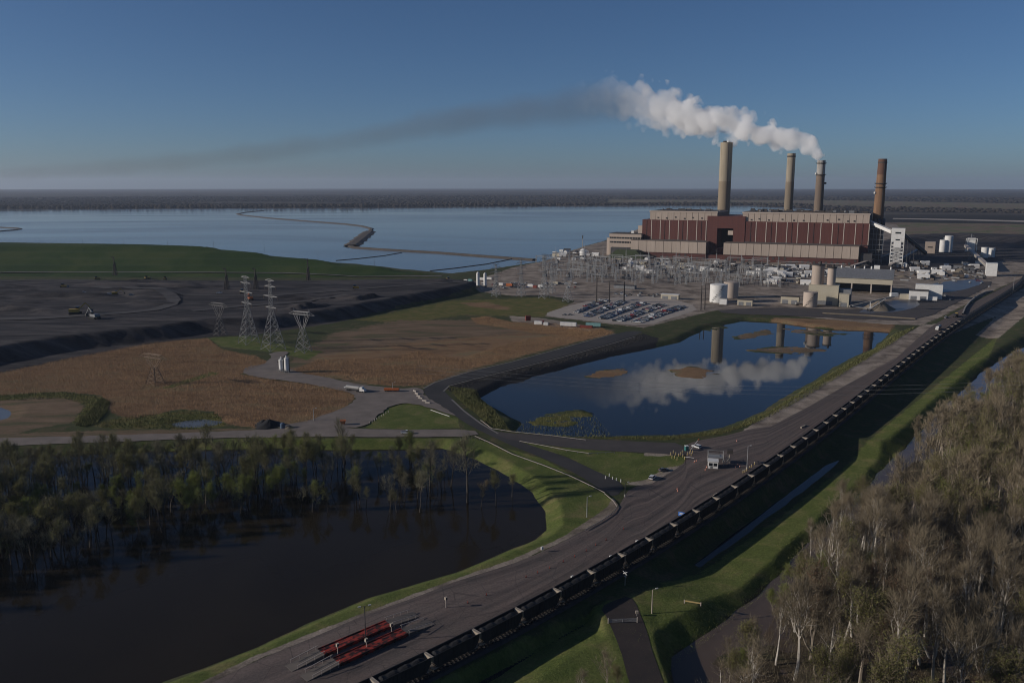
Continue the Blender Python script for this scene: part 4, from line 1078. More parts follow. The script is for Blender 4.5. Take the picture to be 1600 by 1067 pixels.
def transformer():
    t = thing("transformer", "grey transformer with cooling fins and three bushings in the switchyard", "transformer", (0,0,0), PRZ, "transformers of the switchyard")
    MB().box(-2.6, 2.6, -1.4, 1.4, .4, 3.6).build("tank", MATS["steel_grey"], t)
    f = MB()
    for k in range(7): f.box(-2.4+.8*k-.1, -2.4+.8*k+.1, -2.3, -1.4, .7, 3.3).box(-2.4+.8*k-.1, -2.4+.8*k+.1, 1.4, 2.3, .7, 3.3)
    f.build("cooling_fins", MATS["steel_grey"], t)
    s = MB()
    for x in (-1.6, 0, 1.6): s.lathe(x, 0, [(.3, 3.6), (.38, 4.2), (.22, 4.6), (.3, 5.2), (.1, 6)], 8)
    s.build("bushing", MATS["junk_brown"], t)
    MB().cyl(1.2, .9, 3.6, 5, .5, n=10).build("conservator", MATS["galv"], t)
    return t
def mast(h, label="slender grey lightning mast in the switchyard"):
    t = thing("lightning_mast", label, "mast", (0,0,0), 0, "lightning masts of the switchyard")
    mb = MB(); lattice(mb, 0, 0, 0, h*.7, 1.3, .5, 8, .1); mb.build("lattice", MATS["galv"], t)
    MB().bar((0, 0, h*.7), (0, 0, h), .1).build("spike", MATS["galv"], t)
    return t
rng = random.Random(21)
G1 = gantry(16, 22, "wide lattice gantry with insulator strings in the switchyard"); G2 = gantry(11, 14, "low lattice gantry with insulator strings in the switchyard")
def yspot(lo=0.0, hi=1.0):
    f = rng.uniform(lo, hi); px = 842+f*330 + rng.uniform(-8, 8)
    y0 = 409+f*8; y1 = 432+f*13
    return px, y0+(y1-y0)*rng.random()**.85
n1 = n2 = 0
for r_ in range(8):
    for c_ in range(12):
        px = 850+c_*30+rng.uniform(-9, 9)+r_*4; py = 410+r_*4.2+c_*.95+rng.uniform(-1.2, 1.2)
        if rng.random() < .18: continue
        src = G1 if (r_+c_) % 3 else G2
        if (src is G1 and n1 == 0) or (src is G2 and n2 == 0): src.location = P(px, py)
        else: clone(src, P(px, py), PRZ+rng.choice([0, 0, math.pi/2]))
        if src is G1: n1 += 1
        else: n2 += 1
S1 = swpost(); S1.location = P(900, 430)
for i in range(150):
    px, py = yspot(); clone(S1, P(px, py), PRZ+rng.choice([0, 0, math.pi/2]))
T1 = transformer(); T1.location = P(940, 433)
for i in range(34):
    px, py = yspot(.05); clone(T1, P(px, py), PRZ+rng.choice([0, math.pi/2]))
M1 = mast(27); M1.location = P(1101, 428)
for px, py in ((868,412),(895,417),(913,407),(942,411),(957,420),(978,409),(1000,424),(1013,412),(1035,419),(1056,414),(1080,420),(1119,416),(1140,424),(1158,418),(1176,425),(1199,421),(1215,428),(985,436),(1045,440),(930,436),(1075,437),(870,428),(1188,442)):
    clone(M1, P(px, py))
for k in range(8):                       # overhead conductors across the yard
    a, b2 = P(842+k*3, 412+k*3.6, 0)+Vector((0,0,15)), P(1165+k*5, 419+k*3.6, 0)+Vector((0,0,15))
    pts = [a.lerp(b2, j/48)-Vector((0, 0, 1.6*math.sin(j/48*6*math.pi)**2)) for j in range(49)]
    o = MB().tube(pts, .07, 3).build("conductor", MATS["galv"]); tag(o, "overhead conductor strung across the switchyard gantries", "wire", "overhead conductors of the switchyard")
# switchyard fence strip and low control building
hut("control_house", "long low white control house among the switchyard gantries", "control house", 1000, 1024, 427, 422, 7, "white_paint", "white_paint", doors=2)
hut("control_house", "green-grey low control house at the near edge of the switchyard", "control house", 958, 992, 451, 446.5, 8, "steel_grey", "steel_dark", doors=2)
hut("pipe_shed", "cream shed above the turbine forecourt behind the switchyard", "shed", 1040, 1096, 419.5, 416, 6, "cream", "pale_trim")
hut("site_office", "white long office trailer right of the switchyard masts", "office trailer", 1166, 1186, 431, 424.5, 9, "white_paint", "white_paint", doors=2)
hut("site_office", "white short office trailer between the switchyard and the silos", "office trailer", 1215, 1227, 433, 429.5, 6, "white_paint", "white_paint", doors=1)

# ---- transmission pylons
def pylon(label, base, h, kind='tri', w0=9.0, mat_="galv", group="lattice transmission pylons", rz=0.35, k_=1.0):
    t = thing("pylon", label, "pylon", base, rz, group)
    m_ = MATS[mat_]
    if kind == 'tri':
        waist = h*.55
        legs = MB()
        for sx, sy in ((-1,-1),(1,-1),(1,1),(-1,1)):
            MB().bar((sx*w0/2, sy*w0/2, 0), (sx*1.2, sy*1.2, waist), .26, .2).build("leg", m_, t)
        b_ = MB()
        for k in range(5):
            f0, f1 = k/5, (k+1)/5; a, c = w0/2+(1.2-w0/2)*f0, w0/2+(1.2-w0/2)*f1
            for (sx, sy), (tx, ty) in (((-1,-1),(1,-1)),((1,-1),(1,1)),((1,1),(-1,1)),((-1,1),(-1,-1))):
                b_.bar((sx*a, sy*a, waist*f0), (tx*c, ty*c, waist*f1), .12); b_.bar((tx*a, ty*a, waist*f0), (sx*c, sy*c, waist*f1), .12)
                if k: b_.bar((sx*a, sy*a, waist*f0), (tx*a, ty*a, waist*f0), .12)
        b_.build("bracing", m_, t)
        u = MB(); lattice(u, 0, 0, waist, h, 2.4, 1.4, 9, .12); u.build("mast", m_, t)
        for zz, l in ((h*.60, 7.5), (h*.76, 9.5), (h*.9, 7.5), (h*.985, 6.0)):
            a = MB()
            for s in (-1, 1):
                a.bar((0, -.7, zz), (s*l, 0, zz+.3), .18).bar((0, .7, zz), (s*l, 0, zz+.3), .18).bar((0, 0, zz+1.5), (s*l, 0, zz+.3), .15)
                for k in range(1, 4): a.bar((s*l*k/4, 0, zz+.1), (s*l*k/4, 0, zz+1.5*(1-k/4)+.2), .08)
            ar = a.build("crossarm", m_, t)
            if zz < h*.95:
                i_ = MB()
                for s in (-1, 1): i_.cyl(s*l, 0, zz-2.2, zz+.2, .16, n=6)
                i_.build("insulator", MATS["junk_brown"], ar)
    else:                                    # waisted tower with a wide bridge
        wz, bz = h*.55, h*.86
        for sx, sy in ((-1,-1),(1,-1),(1,1),(-1,1)):
            MB().bar((sx*w0/2, sy*w0*.42, 0), (sx*1.3, sy*1.1, wz), .24, .18).build("leg", m_, t)
        b_ = MB()
        for k in range(4):
            f0, f1 = k/4, (k+1)/4; ax, cx = w0/2+(1.3-w0/2)*f0, w0/2+(1.3-w0/2)*f1; ay, cy = w0*.42+(1.1-w0*.42)*f0, w0*.42+(1.1-w0*.42)*f1
            for sy in (-1, 1):
                b_.bar((-ax, sy*ay, wz*f0), (cx, sy*cy, wz*f1), .12); b_.bar((ax, sy*ay, wz*f0), (-cx, sy*cy, wz*f1), .12)
            for sx in (-1, 1):
                b_.bar((sx*ax, -ay, wz*f0), (sx*cx, cy, wz*f1), .12); b_.bar((sx*ax, ay, wz*f0), (sx*cx, -cy, wz*f1), .12)
        b_.build("bracing", m_, t)
        v = MB()
        for s in (-1, 1):
            for sy in (-.9, .9):
                v.bar((s*1.3, sy, wz), (s*7.0, sy, bz), .17); v.bar((s*1.3, sy, wz), (s*3.6, sy, bz), .12)
            v.bar((s*4, -.9, wz+(bz-wz)*.5), (s*4, .9, wz+(bz-wz)*.5), .1)
        v.bar((-1.3, 0, wz), (1.3, 0, wz), .15); v.build("fork", m_, t)
        br_ = MB()
        for sy in (-.9, .9):
            br_.bar((-12.5, 0, bz), (12.5, 0, bz), .24); br_.bar((-7.5, sy, bz), (7.5, sy, bz), .2); br_.bar((-7.5, sy, bz+2.2), (7.5, sy, bz+2.2), .2)
            for k in range(10): br_.bar((-7.5+1.5*k, sy, bz+2.2*(k % 2)), (-6+1.5*k, sy, bz+2.2*((k+1) % 2)), .1)
        for s in (-1, 1): br_.bar((s*7.5, 0, bz+2.2), (s*12.5, 0, bz), .12)
        br_.build("bridge", m_, t)
        e_ = MB()
        for s in (-1, 1): e_.bar((s*7, -.8, bz+2.2), (s*7.6, 0, h), .13).bar((s*7, .8, bz+2.2), (s*7.6, 0, h), .13)
        e_.build("earth_peak", m_, t)
    return t
mat("galv_bright", (.30,.295,.285), (.23,.225,.215), .3, .5, metal=.15)
mat("galv_reed", (.24,.17,.115), (.18,.13,.09), .3, .8)
mat("galv_dull", (.16,.15,.145), (.11,.105,.10), .3, .7, metal=.1)
def on(px, py): return G(px, py)
b_ = on(427, 546); pylon("nearest tall three-armed lattice pylon on the grass island", b_, top(b_.y, 437)-b_.z, 'tri', 13.5, "galv_bright", None, -.75)
b_ = on(389, 536); pylon("tall three-armed lattice pylon just left of the nearest tall one", b_, top(b_.y, 432)-b_.z, 'tri', 12, "galv_bright", None, -.75)
b_ = on(474, 550); pylon("waisted lattice pylon with a wide bridge, right of the tall pylons", b_, top(b_.y, 482)-b_.z, 'fork', 10, "galv_bright", None, -.5)
b_ = on(344, 524); pylon("faint grey lattice pylon before the dark ash bank", b_, top(b_.y, 470)-b_.z, 'fork', 9, "galv_dull", None, -.6)
b_ = on(243, 600); pylon("dull waisted lattice pylon standing in the brown reeds", b_, top(b_.y, 552)-b_.z, 'fork', 9, "galv_reed", None, -.5)
for px, py, pt, k, w0, lb in ((775,463,413,'tri',8,"leftmost grey pylon on the grass beside the works car park"), (814,463,405,'tri',8,"tall grey pylon second from the left beside the works car park"),
   (850,466,398,'tri',9,"tallest grey pylon, third along beside the works car park"), (887,471,432,'fork',9,"waisted grey pylon nearest the big car park"), (862,458,410,'tri',7,"slim grey pylon at the corner of the switchyard")):
    b_ = P(px, py); pylon(lb, b_, top(b_.y, pt), k, w0, "galv", "lattice transmission pylons", .9)
# dark wooden and steel poles
def pole(name, label, px, py, pt, r=.35, material="steel_dark", arms=0, group=None, cat="pole"):
    b_ = on(px, py); h = top(b_.y, pt)-b_.z
    t = thing(name, label, cat, b_, .3, group)
    MB().cyl(0, 0, 0, h, r, r*.65, 8).build("shaft", MATS[material], t)
    if arms:
        m_ = MB()
        for k in range(arms): m_.bar((-2.6, 0, h-.8-2.2*k), (2.6, 0, h-.8-2.2*k), .14)
        m_.build("crossarm", MATS[material], t)
    return t
for px, py, pt in ((932,474,430),(952,473,440),(975,473,440)): pole("dark_pole", "tall dark steel pole at the far side of the car park", px, py, pt, .75, "roof_dark", 0, "dark poles behind the car park")
for px, py, pt in ((1095,485,446),(1101,484,444)): pole("dark_pole", "dark steel pole at the car park corner by the white tank", px, py, pt, .6, "roof_dark", 0, "dark poles by the white tank")
def spreader(label, px, py, pt):
    b_ = on(px, py); h = top(b_.y, pt)-b_.z
    t = thing("pipe_mast", label, "mast", b_, 0)
    MB().cyl(0, 0, 0, h, 1.1, .5, 8).build("shaft", MATS["roof_dark"], t)
    m_ = MB(); lattice(m_, 0, 0, 0, h*.6, 5, 1.6, 4, .25); m_.build("lattice", MATS["roof_dark"], t)
    MB().bar((0, 0, h*.93), (-3.5, 0, h*1.0), .6).bar((0, 0, h*.6), (2.5, 0, h*.66), .7).build("arm", MATS["roof_dark"], t)
spreader("stout dark lattice mast on the ash yard before the green berm", 180, 430, 401)
spreader("thin dark mast on the ash yard, left of the two tall pylons", 354.5, 452, 419)
spreader("thin dark mast on the ash yard behind the tall pylons", 400, 452, 419)
spreader("thin dark mast nearest the end of the green berm", 482, 443, 404)
for px in (63, 129, 193, 262, 334, 413, 497, 585): pole("berm_post", "thin dark post along the crest line of the green berm", px, 381+max(0,(px-100)*.021)+max(0,(px-400)*.14), 372+max(0,(px-100)*.021)+max(0,(px-400)*.12), .22, "steel_dark", 0, "posts along the green berm")

rng = random.Random(77); PR0 = None
for i, (px, py, L) in enumerate(((1000,404.5,46),(1050,407,40),(1100,408.5,50),(1180,411,46),(1240,414,52),(1300,417,40),(1195,436,40),(1225,441,36),(1205,447,44),(1180,441,30),(1240,430,30),(975,406,24))):
    if i == 0:
        PR0 = thing("pipe_rack", "long low rack of pale pipes in the yards by the station", "pipe rack", P(px, py), PRZ, "pipe racks in the station yards")
        m_ = MB()
        for k in range(9): m_.box(-22+5.5*k-.15, -22+5.5*k+.15, -1.4, -1.1, 0, 4).box(-22+5.5*k-.15, -22+5.5*k+.15, 1.1, 1.4, 0, 4).box(-22+5.5*k-.15, -22+5.5*k+.15, -1.4, 1.4, 4, 4.3)
        m_.build("trestle", MATS["steel_dark"], PR0)
        for y, c in ((-1, "galv"), (-.2, "pale_trim"), (.7, "galv_bright" if "galv_bright" in MATS else "galv")): MB().bar((-23, y, 4.65), (23, y, 4.65), .35, n=6).build("pipe", MATS[c], PR0)
    else: clone(PR0, P(px, py), PRZ+(0 if i != 8 else .5), scale=(L/46, 1, 1))
# ------------------------------------------------------------------ vehicles
def paint(name, c): return mat(name, c, tuple(x*.93 for x in c), .4, .35, spec=.5)
PAINT = {k: paint("paint_"+k, c) for k, c in dict(white=(.62,.62,.61), silver=(.30,.31,.32), grey=(.10,.105,.11), black=(.015,.015,.017), red=(.22,.025,.025), blue=(.03,.06,.16), tan=(.28,.24,.18), green=(.05,.085,.06)).items()}
mat("tyre", (.012,.012,.012), (.02,.02,.02), 2, .9)
mat("headlight", (.5,.5,.48), (.45,.45,.44), 1, .2)
mat("tail_light", (.25,.02,.02), (.2,.02,.02), 1, .3)
DIM = dict(sedan=(4.7, 1.8, 1.45), suv=(4.8, 1.9, 1.8), pickup=(5.7, 1.95, 1.85), van=(5.9, 2.0, 2.4))
def car_body(kind, mb, glass=1, wheels=2):
    L, W, H = DIM[kind]; h = L/2; w = W/2
    if kind == 'sedan':
        low = [(-h,.35),(-h,.85),(-h+.3,.95),(h-1.1,.92),(h-.15,.78),(h,.55),(h,.35)]; cab = [(-h+.5,.93),(-h+1.2,H-.05),(h-2.4,H-.03),(h-1.3,.9)]
    elif kind == 'suv':
        low = [(-h,.4),(-h+.02,1.05),(h-1.2,1.05),(h-.1,.95),(h,.6),(h,.4)]; cab = [(-h+.08,1.04),(-h+.35,H-.06),(h-2.1,H-.04),(h-1.25,1.04)]
    elif kind == 'pickup':
        low = [(-h,.5),(-h,1.15),(h-1.5,1.15),(h-.1,1.08),(h,.7),(h,.5)]; cab = [(-.55,1.14),(-.45,H-.05),(h-2.4,H-.04),(h-1.55,1.14)]
    else:
        low = [(-h,.4),(-h,1.3),(h-.9,1.3),(h-.1,1.05),(h,.6),(h,.4)]; cab = [(-h+.02,1.29),(-h+.05,H-.08),(h-1.7,H-.04),(h-.9,1.29)]
    mb.yprism(low, -w, w, 0)
    ci = w*.86
    n = len(cab); vs = [(x, -w*.97 if z < cab[1][1]-.2 else -ci, z) for x, z in cab]+[(x, w*.97 if z < cab[1][1]-.2 else ci, z) for x, z in cab]
    mb.add(vs, [(0,1,2,3),(7,6,5,4),(0,4,5,1),(1,5,6,2),(2,6,7,3)], glass)
    mb.box(cab[1][0]-.03, cab[2][0]+.05, -ci*.98, ci*.98, H-.1, H, 0)
    if kind == 'pickup': mb.box(-h+.12, -.7, -w+.12, w-.12, 1.152, 1.16, wheels)
    if kind == 'van': mb.box(-h-.01, h-2.3, -w*.975, w*.975, 1.25, H-.12, 0)
def wheel_mb(mb, L, W, r=.36, mi=2):
    for x in (-L/2+.9, L/2-.95):
        for y in (-W/2+.08, W/2-.08):
            mb.bar((x, y-.11, r), (x, y+.11, r), r, n=10, mi=mi)
def simple_car(kind, colour):
    mb = MB(); car_body(kind, mb); wheel_mb(mb, DIM[kind][0], DIM[kind][1])
    return mb.mesh("car_"+kind+"_"+colour, [PAINT[colour], MATS["window_glass"], MATS["tyre"]])
def full_car(kind, colour, label, p, rz, name=None, cat=None):
    L, W, H = DIM[kind]
    t = thing(name or "car", label, cat or "car", p, rz)
    mb = MB(); car_body(kind, mb, 1, 1); mb.build("body", [PAINT[colour], MATS["window_glass"]], t)
    for x in (-L/2+.9, L/2-.95):
        for y in (-W/2+.1, W/2-.1):
            wh = MB().bar((x, y-.12, .37), (x, y+.12, .37), .37, n=14).build("wheel", MATS["tyre"], t)
            MB().bar((x, y-.13, .37), (x, y+.13, .37), .2, n=10).build("rim", MATS["galv"], wh)
    for y in (-W/2+.3, W/2-.3):
        MB().cbox((L/2, y, .72), (.08, .4, .16)).build("headlight", MATS["headlight"], t)
        MB().cbox((-L/2, y, .85), (.06, .25, .25)).build("tail_light", MATS["tail_light"], t)
    MB().cbox((L/2+.02, 0, .5), (.12, W*.96, .22)).cbox((-L/2-.02, 0, .5), (.12, W*.96, .22)).build("bumper", MATS["steel_dark"], t)
    return t
full_car('suv', 'white', "white sports utility car parked on the gravel edge by the grass triangle", P(1019.5, 748), math.radians(60))
full_car('sedan', 'grey', "dark grey saloon car parked just behind the white one", P(1037, 735.5), math.radians(25))
full_car('suv', 'white', "white car passing the teal toilet cabin at the link road barrier", P(1088.5, 699.5), math.radians(125))
full_car('pickup', 'white', "white pickup truck driving along the western dirt road", P(635.5, 677.5), math.radians(0), "pickup_truck", "pickup truck")
for px, py, k, c, rz, lb in ((1545,449,'suv','white',1.0,"white car far up the haul road by the conveyor house"), (1478,497,'pickup','silver',.8,"silver pickup behind the grey lorry on the haul road"),
      (130,458,'pickup','white',0.2,"white pickup on the pale track of the ash yard"),(343,458.5,'pickup','white',.1,"white pickup parked near the thin masts on the ash yard"),(531,442.5,'pickup','white',0,"white van-like pickup alone on the black ash before the berm"),
      (171,460,'suv','white',.4,"white car beside the digger on the ash yard"),(205,461.5,'suv','silver',.4,"silver car right of the white cars on the ash yard")):
    b_ = G(px, py); full_car(k, c, lb, b_, rz, "pickup_truck" if k == 'pickup' else "car", "pickup truck" if k == 'pickup' else "car")
# parked rows
rng = random.Random(4)
CAR = {}
def park(p, rz, kind, colour, where, group):
    key = (kind, colour)
    if key not in CAR: CAR[key] = simple_car(kind, colour)
    o = bpy.data.objects.new("pickup_truck" if kind == 'pickup' else "car", CAR[key]); COL.objects.link(o)
    o.location = p; o.rotation_euler = (0, 0, rz)
    nm = dict(sedan="saloon car", suv="tall estate car", pickup="pickup truck", van="van")[kind]
    tag(o, f"{colour} {nm} {where}", "pickup truck" if kind == 'pickup' else "car", group)
cols = ['white']*9+['silver']*5+['grey']*5+['black']*5+['red']*3+['blue']*3+['tan']*1
BLc, TLc, TRc, BRc = P(868, 495.5), P(935, 468), P(1086, 481), P(1012, 506)
rowdir = (TLc-BLc).normalized(); rz0 = math.atan2(rowdir.y, rowdir.x)
cnt = 0
for r_ in range(10):
    f = (r_+.2)/10 + (.026 if r_ % 2 == 0 else -.022)
    a = BLc.lerp(BRc, f); b2 = TLc.lerp(TRc, f); ln = (b2-a).length
    n = int(ln/3.0)
    across = (BRc-BLc).normalized()
    for k in range(n):
        u = (k+.5)/n
        occ = .96 if (u > .28 - f*.45 or (r_ == 4 and u > .2)) else .10
        if r_ in (0,): occ = .5 if u > .5 else .08
        if rng.random() > occ: continue
        p = a.lerp(b2, u) + across*rng.uniform(-.4, .4); p.z = .05
        park(p, rz0+math.pi/2+(math.pi if rng.random() < .5 else 0)+rng.uniform(-.05, .05), rng.choice(['sedan','sedan','suv','suv','pickup','pickup','van' if rng.random() < .2 else 'suv']), rng.choice(cols), "in the rows of the big car park", "cars parked in the big car park"); cnt += 1
for i in range(92):                                             # works car park left of the pylons, and odd ones behind
    if i < 44: px, py = rng.uniform(755, 900), 443+rng.choice([0, 2.2, 6.5])+rng.uniform(-.5, .5)
    elif i < 56: px, py = rng.uniform(960, 1050), 463+rng.uniform(-5, 1)
    elif i < 70: px, py = rng.uniform(1190, 1255), rng.choice([437, 441])
    else: px, py = rng.choice([(rng.uniform(1420, 1540), rng.uniform(432, 446)), (rng.uniform(1100, 1200), rng.uniform(428, 440)), (rng.uniform(1440, 1490), rng.uniform(462, 474))])
    p = P(px, py); p.z = 0
    park(p, PRZ+rng.choice([0, math.pi/2, 1.3]), rng.choice(['sedan','suv','pickup']), rng.choice(cols), "left in the works yard by the switchyard", "cars about the works yard")
# lorries
mat("teal_box", (.20,.36,.34), (.17,.31,.30), .3, .6); mat("red_box", (.22,.05,.035), (.17,.042,.03), .3, .7); mat("orange", (.42,.12,.035), (.36,.10,.03), .4, .7)
mat("machine_yellow", (.40,.26,.05), (.33,.21,.045), .4, .6)
def trailer(label, px, py, L, H, colour, rz, name="container", cat="container", wheels=False, W=2.6):
    p = G(px, py); t = thing(name, label, cat, p, rz)
    z0 = 1.1 if wheels else .15
    MB().box(-L/2, L/2, -W/2, W/2, z0, z0+H).build("body", MATS[colour], t)
    MB().box(L/2, L/2+.06, -W/2+.1, -.05, z0+.1, z0+H-.1).box(L/2, L/2+.06, .05, W/2-.1, z0+.1, z0+H-.1).build("door", MATS[colour], t)
    r_ = MB()
    for k in range(int(L/1.2)): r_.box(-L/2+.4+k*1.2, -L/2+.6+k*1.2, -W/2-.06, -W/2, z0+.1, z0+H-.1)
    r_.build("rib", MATS[colour], t)
    if wheels:
        for x in (-L/2+1, -L/2+2.2):
            MB().bar((x, -W/2+.1, .5), (x, -W/2+.4, .5), .5, n=10).bar((x, W/2-.4, .5), (x, W/2-.1, .5), .5, n=10).build("wheel", MATS["tyre"], t)
        MB().box(L/2-2, L/2-1.8, -.8, .8, 0, z0).build("prop", MATS["steel_dark"], t)
    else: MB().box(-L/2, L/2, -W/2+.3, W/2-.3, 0, .15).build("skid", MATS["steel_dark"], t)
    return t
trailer("long white trailer at the edge of the reeds below the car park", 888, 511, 14.5, 3.2, "white_paint", -.3, "trailer", "trailer", True)
trailer("teal trailer, nearest the road of the row below the car park", 927, 511.5, 13, 2.8, "teal_box", -.3, "trailer", "trailer", True)
trailer("red-brown shipping container in front of the teal trailer", 916, 513, 11, 2.4, "red_box", -.3)
trailer("white box with a brown end at the left of the trailer row", 841, 507, 7, 3, "white_paint", -.3)
trailer("small white container between the trailers", 853, 508.5, 4, 2.6, "white_paint", -.3)
trailer("upright red-brown bin left of the trailer row", 825, 501, 4.5, 4.5, "red_box", .2)
trailer("red-brown container just behind the white box", 846, 506, 4, 3, "red_box", -.2)
trailer("orange flatbed load parked at the gravel junction", 612, 612, 9, 1.1, "orange", -.1, "flatbed", "flatbed trailer", True)
for i, (px, py, L, c) in enumerate(((728,440.5,5,"white_paint"),(735,440,5,"teal_box"),(752,437.5,8,"white_paint"),(765,437,7,"white_paint"),(783,446,6,"white_paint"),(796,447,8,"orange"),(829,448,7,"white_paint"),(836,450,5,"red_box"),(845,449,6,"white_paint"),(868,444,7,"cream"))):
    trailer("%s container among the plant left of the switchyard" % {"white_paint": "white", "teal_box": "teal", "orange": "orange", "red_box": "red", "cream": "cream"}[c], px, py, L, 3, c, PRZ)["group"] = "containers left of the switchyard"
for px, k in ((747, 0), (758, 1)):
    b_ = G(px, 450); t = thing("silo", "white upright silo %s of a pair beside the ash yard" % ("left" if k == 0 else "right"), "silo", b_)
    MB().cyl(0, 0, 0, 17, 1.9, n=14).build("shell", MATS["white_paint"], t, smooth=True); MB().lathe(0, 0, [(1.9, 17), (.3, 18.6)], 14).build("cap", MATS["white_paint"], t); MB().box(-2, 2, -2.6, -1.9, 0, 3).build("skid", MATS["steel_dark"], t)
def lorry(label, p, rz, cab="white_paint", tank_=True):
    t = thing("lorry", label, "lorry", p, rz)
    MB().yprism([(3.0,.7),(3.0,3.0),(3.3,3.3),(4.6,3.3),(5.0,2.3),(6.3,2.0),(6.4,.7)], -1.2, 1.2).build("cab", MATS[cab], t)
    MB().yprism([(4.65,2.35),(4.5,3.15),(4.7,3.0),(4.98,2.38)], -1.1, 1.1).build("windscreen", MATS["window_glass"], t)
    MB().box(-7, 3.4, -.5, .5, .8, 1.1).build("chassis", MATS["steel_dark"], t)
    if tank_: MB().bar((-7, 0, 2.3), (2.4, 0, 2.3), 1.25, n=14).build("tank", MATS["galv_bright"], t, smooth=True)
    else: MB().yprism([(-6.5,1.1),(-7,2.9),(2.4,2.9),(2.2,1.1)], -1.25, 1.25).build("tipper_body", MATS["steel_dark"], t)
    for x in (-6, -4.8, 1.2, 2.4, 5.4):
        for y in (-1, 1): MB().bar((x, y-.2, .5), (x, y+.2, .5), .5, n=10).build("wheel", MATS["tyre"], t)
    return t
lorry("grey lorry with a white cab driving up the haul road by the train", P(1466, 515), math.radians(232), "white_paint", True)
lorry("brown lorry further up the haul road behind the grey one", P(1493, 495), math.radians(52), "machine_yellow", False)
lorry("grey bulk lorry with a rounded tank beside the cream silo building", P(1253, 477), math.radians(10), "cream", True)
lorry("white service lorry parked on the gravel track by the reeds", P(557, 611.5), math.radians(-25), "white_paint", True)
full_car('pickup', 'white', "white pickup beside the service lorry on the gravel track", P(545, 607), math.radians(-20), "pickup_truck", "pickup truck")
def digger(label, p, rz, s=1.0, colour="machine_yellow"):
    t = thing("excavator", label, "excavator", p, rz); t.scale = (s, s, s)
    for y in (-1.3, 1.3): MB().yprism([(-2.2,.0),(-2.5,.5),(-2.1,1.0),(2.1,1.0),(2.5,.5),(2.2,0)], y-.35, y+.35).build("track", MATS["tyre"], t)
    MB().box(-2.4, 1.6, -1.4, 1.4, 1.1, 2.4).build("body", MATS[colour], t); MB().box(.2, 1.7, .2, 1.4, 2.4, 3.3).build("cab", MATS["window_glass"], t)
    MB().bar((1.2, -.4, 2), (4.5, -.4, 5), .3).build("boom", MATS[colour], t); MB().bar((4.5, -.4, 5), (6.8, -.4, 2), .22).build("dipper", MATS[colour], t)
    MB().yprism([(6.4,.8),(7.2,.8),(7.3,2),(6.6,2.2)], -1.0, .2).build("bucket", MATS["steel_dark"], t)
    return t
def dozer(label, p, rz, s=1.0):
    t = thing("bulldozer", label, "bulldozer", p, rz); t.scale = (s, s, s)
    for y in (-1.2, 1.2): MB().yprism([(-2.2,.0),(-2.5,.6),(-2.0,1.2),(2.0,1.1),(2.5,.5),(2.2,0)], y-.3, y+.3).build("track", MATS["tyre"], t)
    MB().box(-2, 2.2, -.85, .85, .8, 1.9).build("body", MATS["machine_yellow"], t); MB().box(-1.8, .1, -.8, .8, 1.9, 3.2).build("cab", MATS["window_glass"], t)
    MB().box(2.9, 3.2, -2, 2, .1, 1.5).build("blade", MATS["steel_grey"], t); MB().bar((-1, -1.6, .8), (3, -1.6, .8), .15).bar((-1, 1.6, .8), (3, 1.6, .8), .15).build("push_arm", MATS["machine_yellow"], t)
    return t
digger("large excavator, left of the two in the dark cut of the ash yard", G(118, 491), .3, 2.0); digger("large excavator, right of the two in the dark cut of the ash yard", G(148, 498), 2.6, 1.8, "steel_grey")
digger("excavator standing alone in the middle of the ash yard", G(180, 461), .4, 1.3); digger("excavator below the thin masts with an orange cab", G(391, 469), 2.2, 1.4, "orange")
for px, py, rz in ((100,449,.1),(230,436,.8),(258,437,2),(152,437,.5),(380,458,.4),(556,451,.1),(686,442,.3),(700,438,2)): dozer("yellow bulldozer at work on the ash yard", G(px, py), rz, 1.4)["group"] = "bulldozers on the ash yard"

# ------------------------------------------------------------------ railway and coal train
mat("ballast", (.055,.050,.048), (.032,.030,.030), .5, .95, coords='World')
mat("rail_steel", (.12,.10,.09), (.08,.07,.065), .5, .45, metal=.6)
mat("sleeper", (.045,.038,.032), (.03,.026,.022), .5, .9)
mat("car_steel", (.020,.020,.022), (.034,.032,.032), .35, .65)
mat("coal", (.012,.012,.013), (.022,.021,.021), 1.2, .75, bump=.6)
mat("end_sheet", (.42,.36,.28), (.28,.23,.18), .4, .75)
ss = np.arange(-70, TRK_LEN+300, 6)
V = []
for s in ss:
    for off, z in ((-3.6, -.06), (-2.2, .55), (2.2, .55), (4.4, -1.6)):
        V.append(tuple(trk(s, off, z)[0]))
n = len(ss); Fq = [(4*i+j, 4*i+j+1, 4*i+j+5, 4*i+j+4) for i in range(n-1) for j in range(3)]
o = link("railway_bed", np_mesh("railway_bed", np.array(V), np.array(Fq)[:, ::-1], MATS["ballast"])); tag(o, kind='structure')
for off in (-.75, .75):
    mb = MB(); mb.tube([trk(s, off, .86)[0] for s in ss], .09, 4); o = mb.build("rail", MATS["rail_steel"]); tag(o, kind='structure')
mb = MB()
for s in np.arange(-40, 620, 1.3):
    p, a = trk(s, 0, .68); c, d = math.cos(a), math.sin(a)
    q = [p+Vector((c*x-d*y, d*x+c*y, z)) for z in (-.1, .1) for x, y in ((-.12,-1.35),(.12,-1.35),(.12,1.35),(-.12,1.35))]
    mb.add(q, [(4,5,6,7),(0,1,5,4),(1,2,6,5),(2,3,7,6),(3,0,4,7)])
o = mb.build("sleepers", MATS["sleeper"]); tag(o, kind='stuff')
CL, CW = 15.3, 3.05
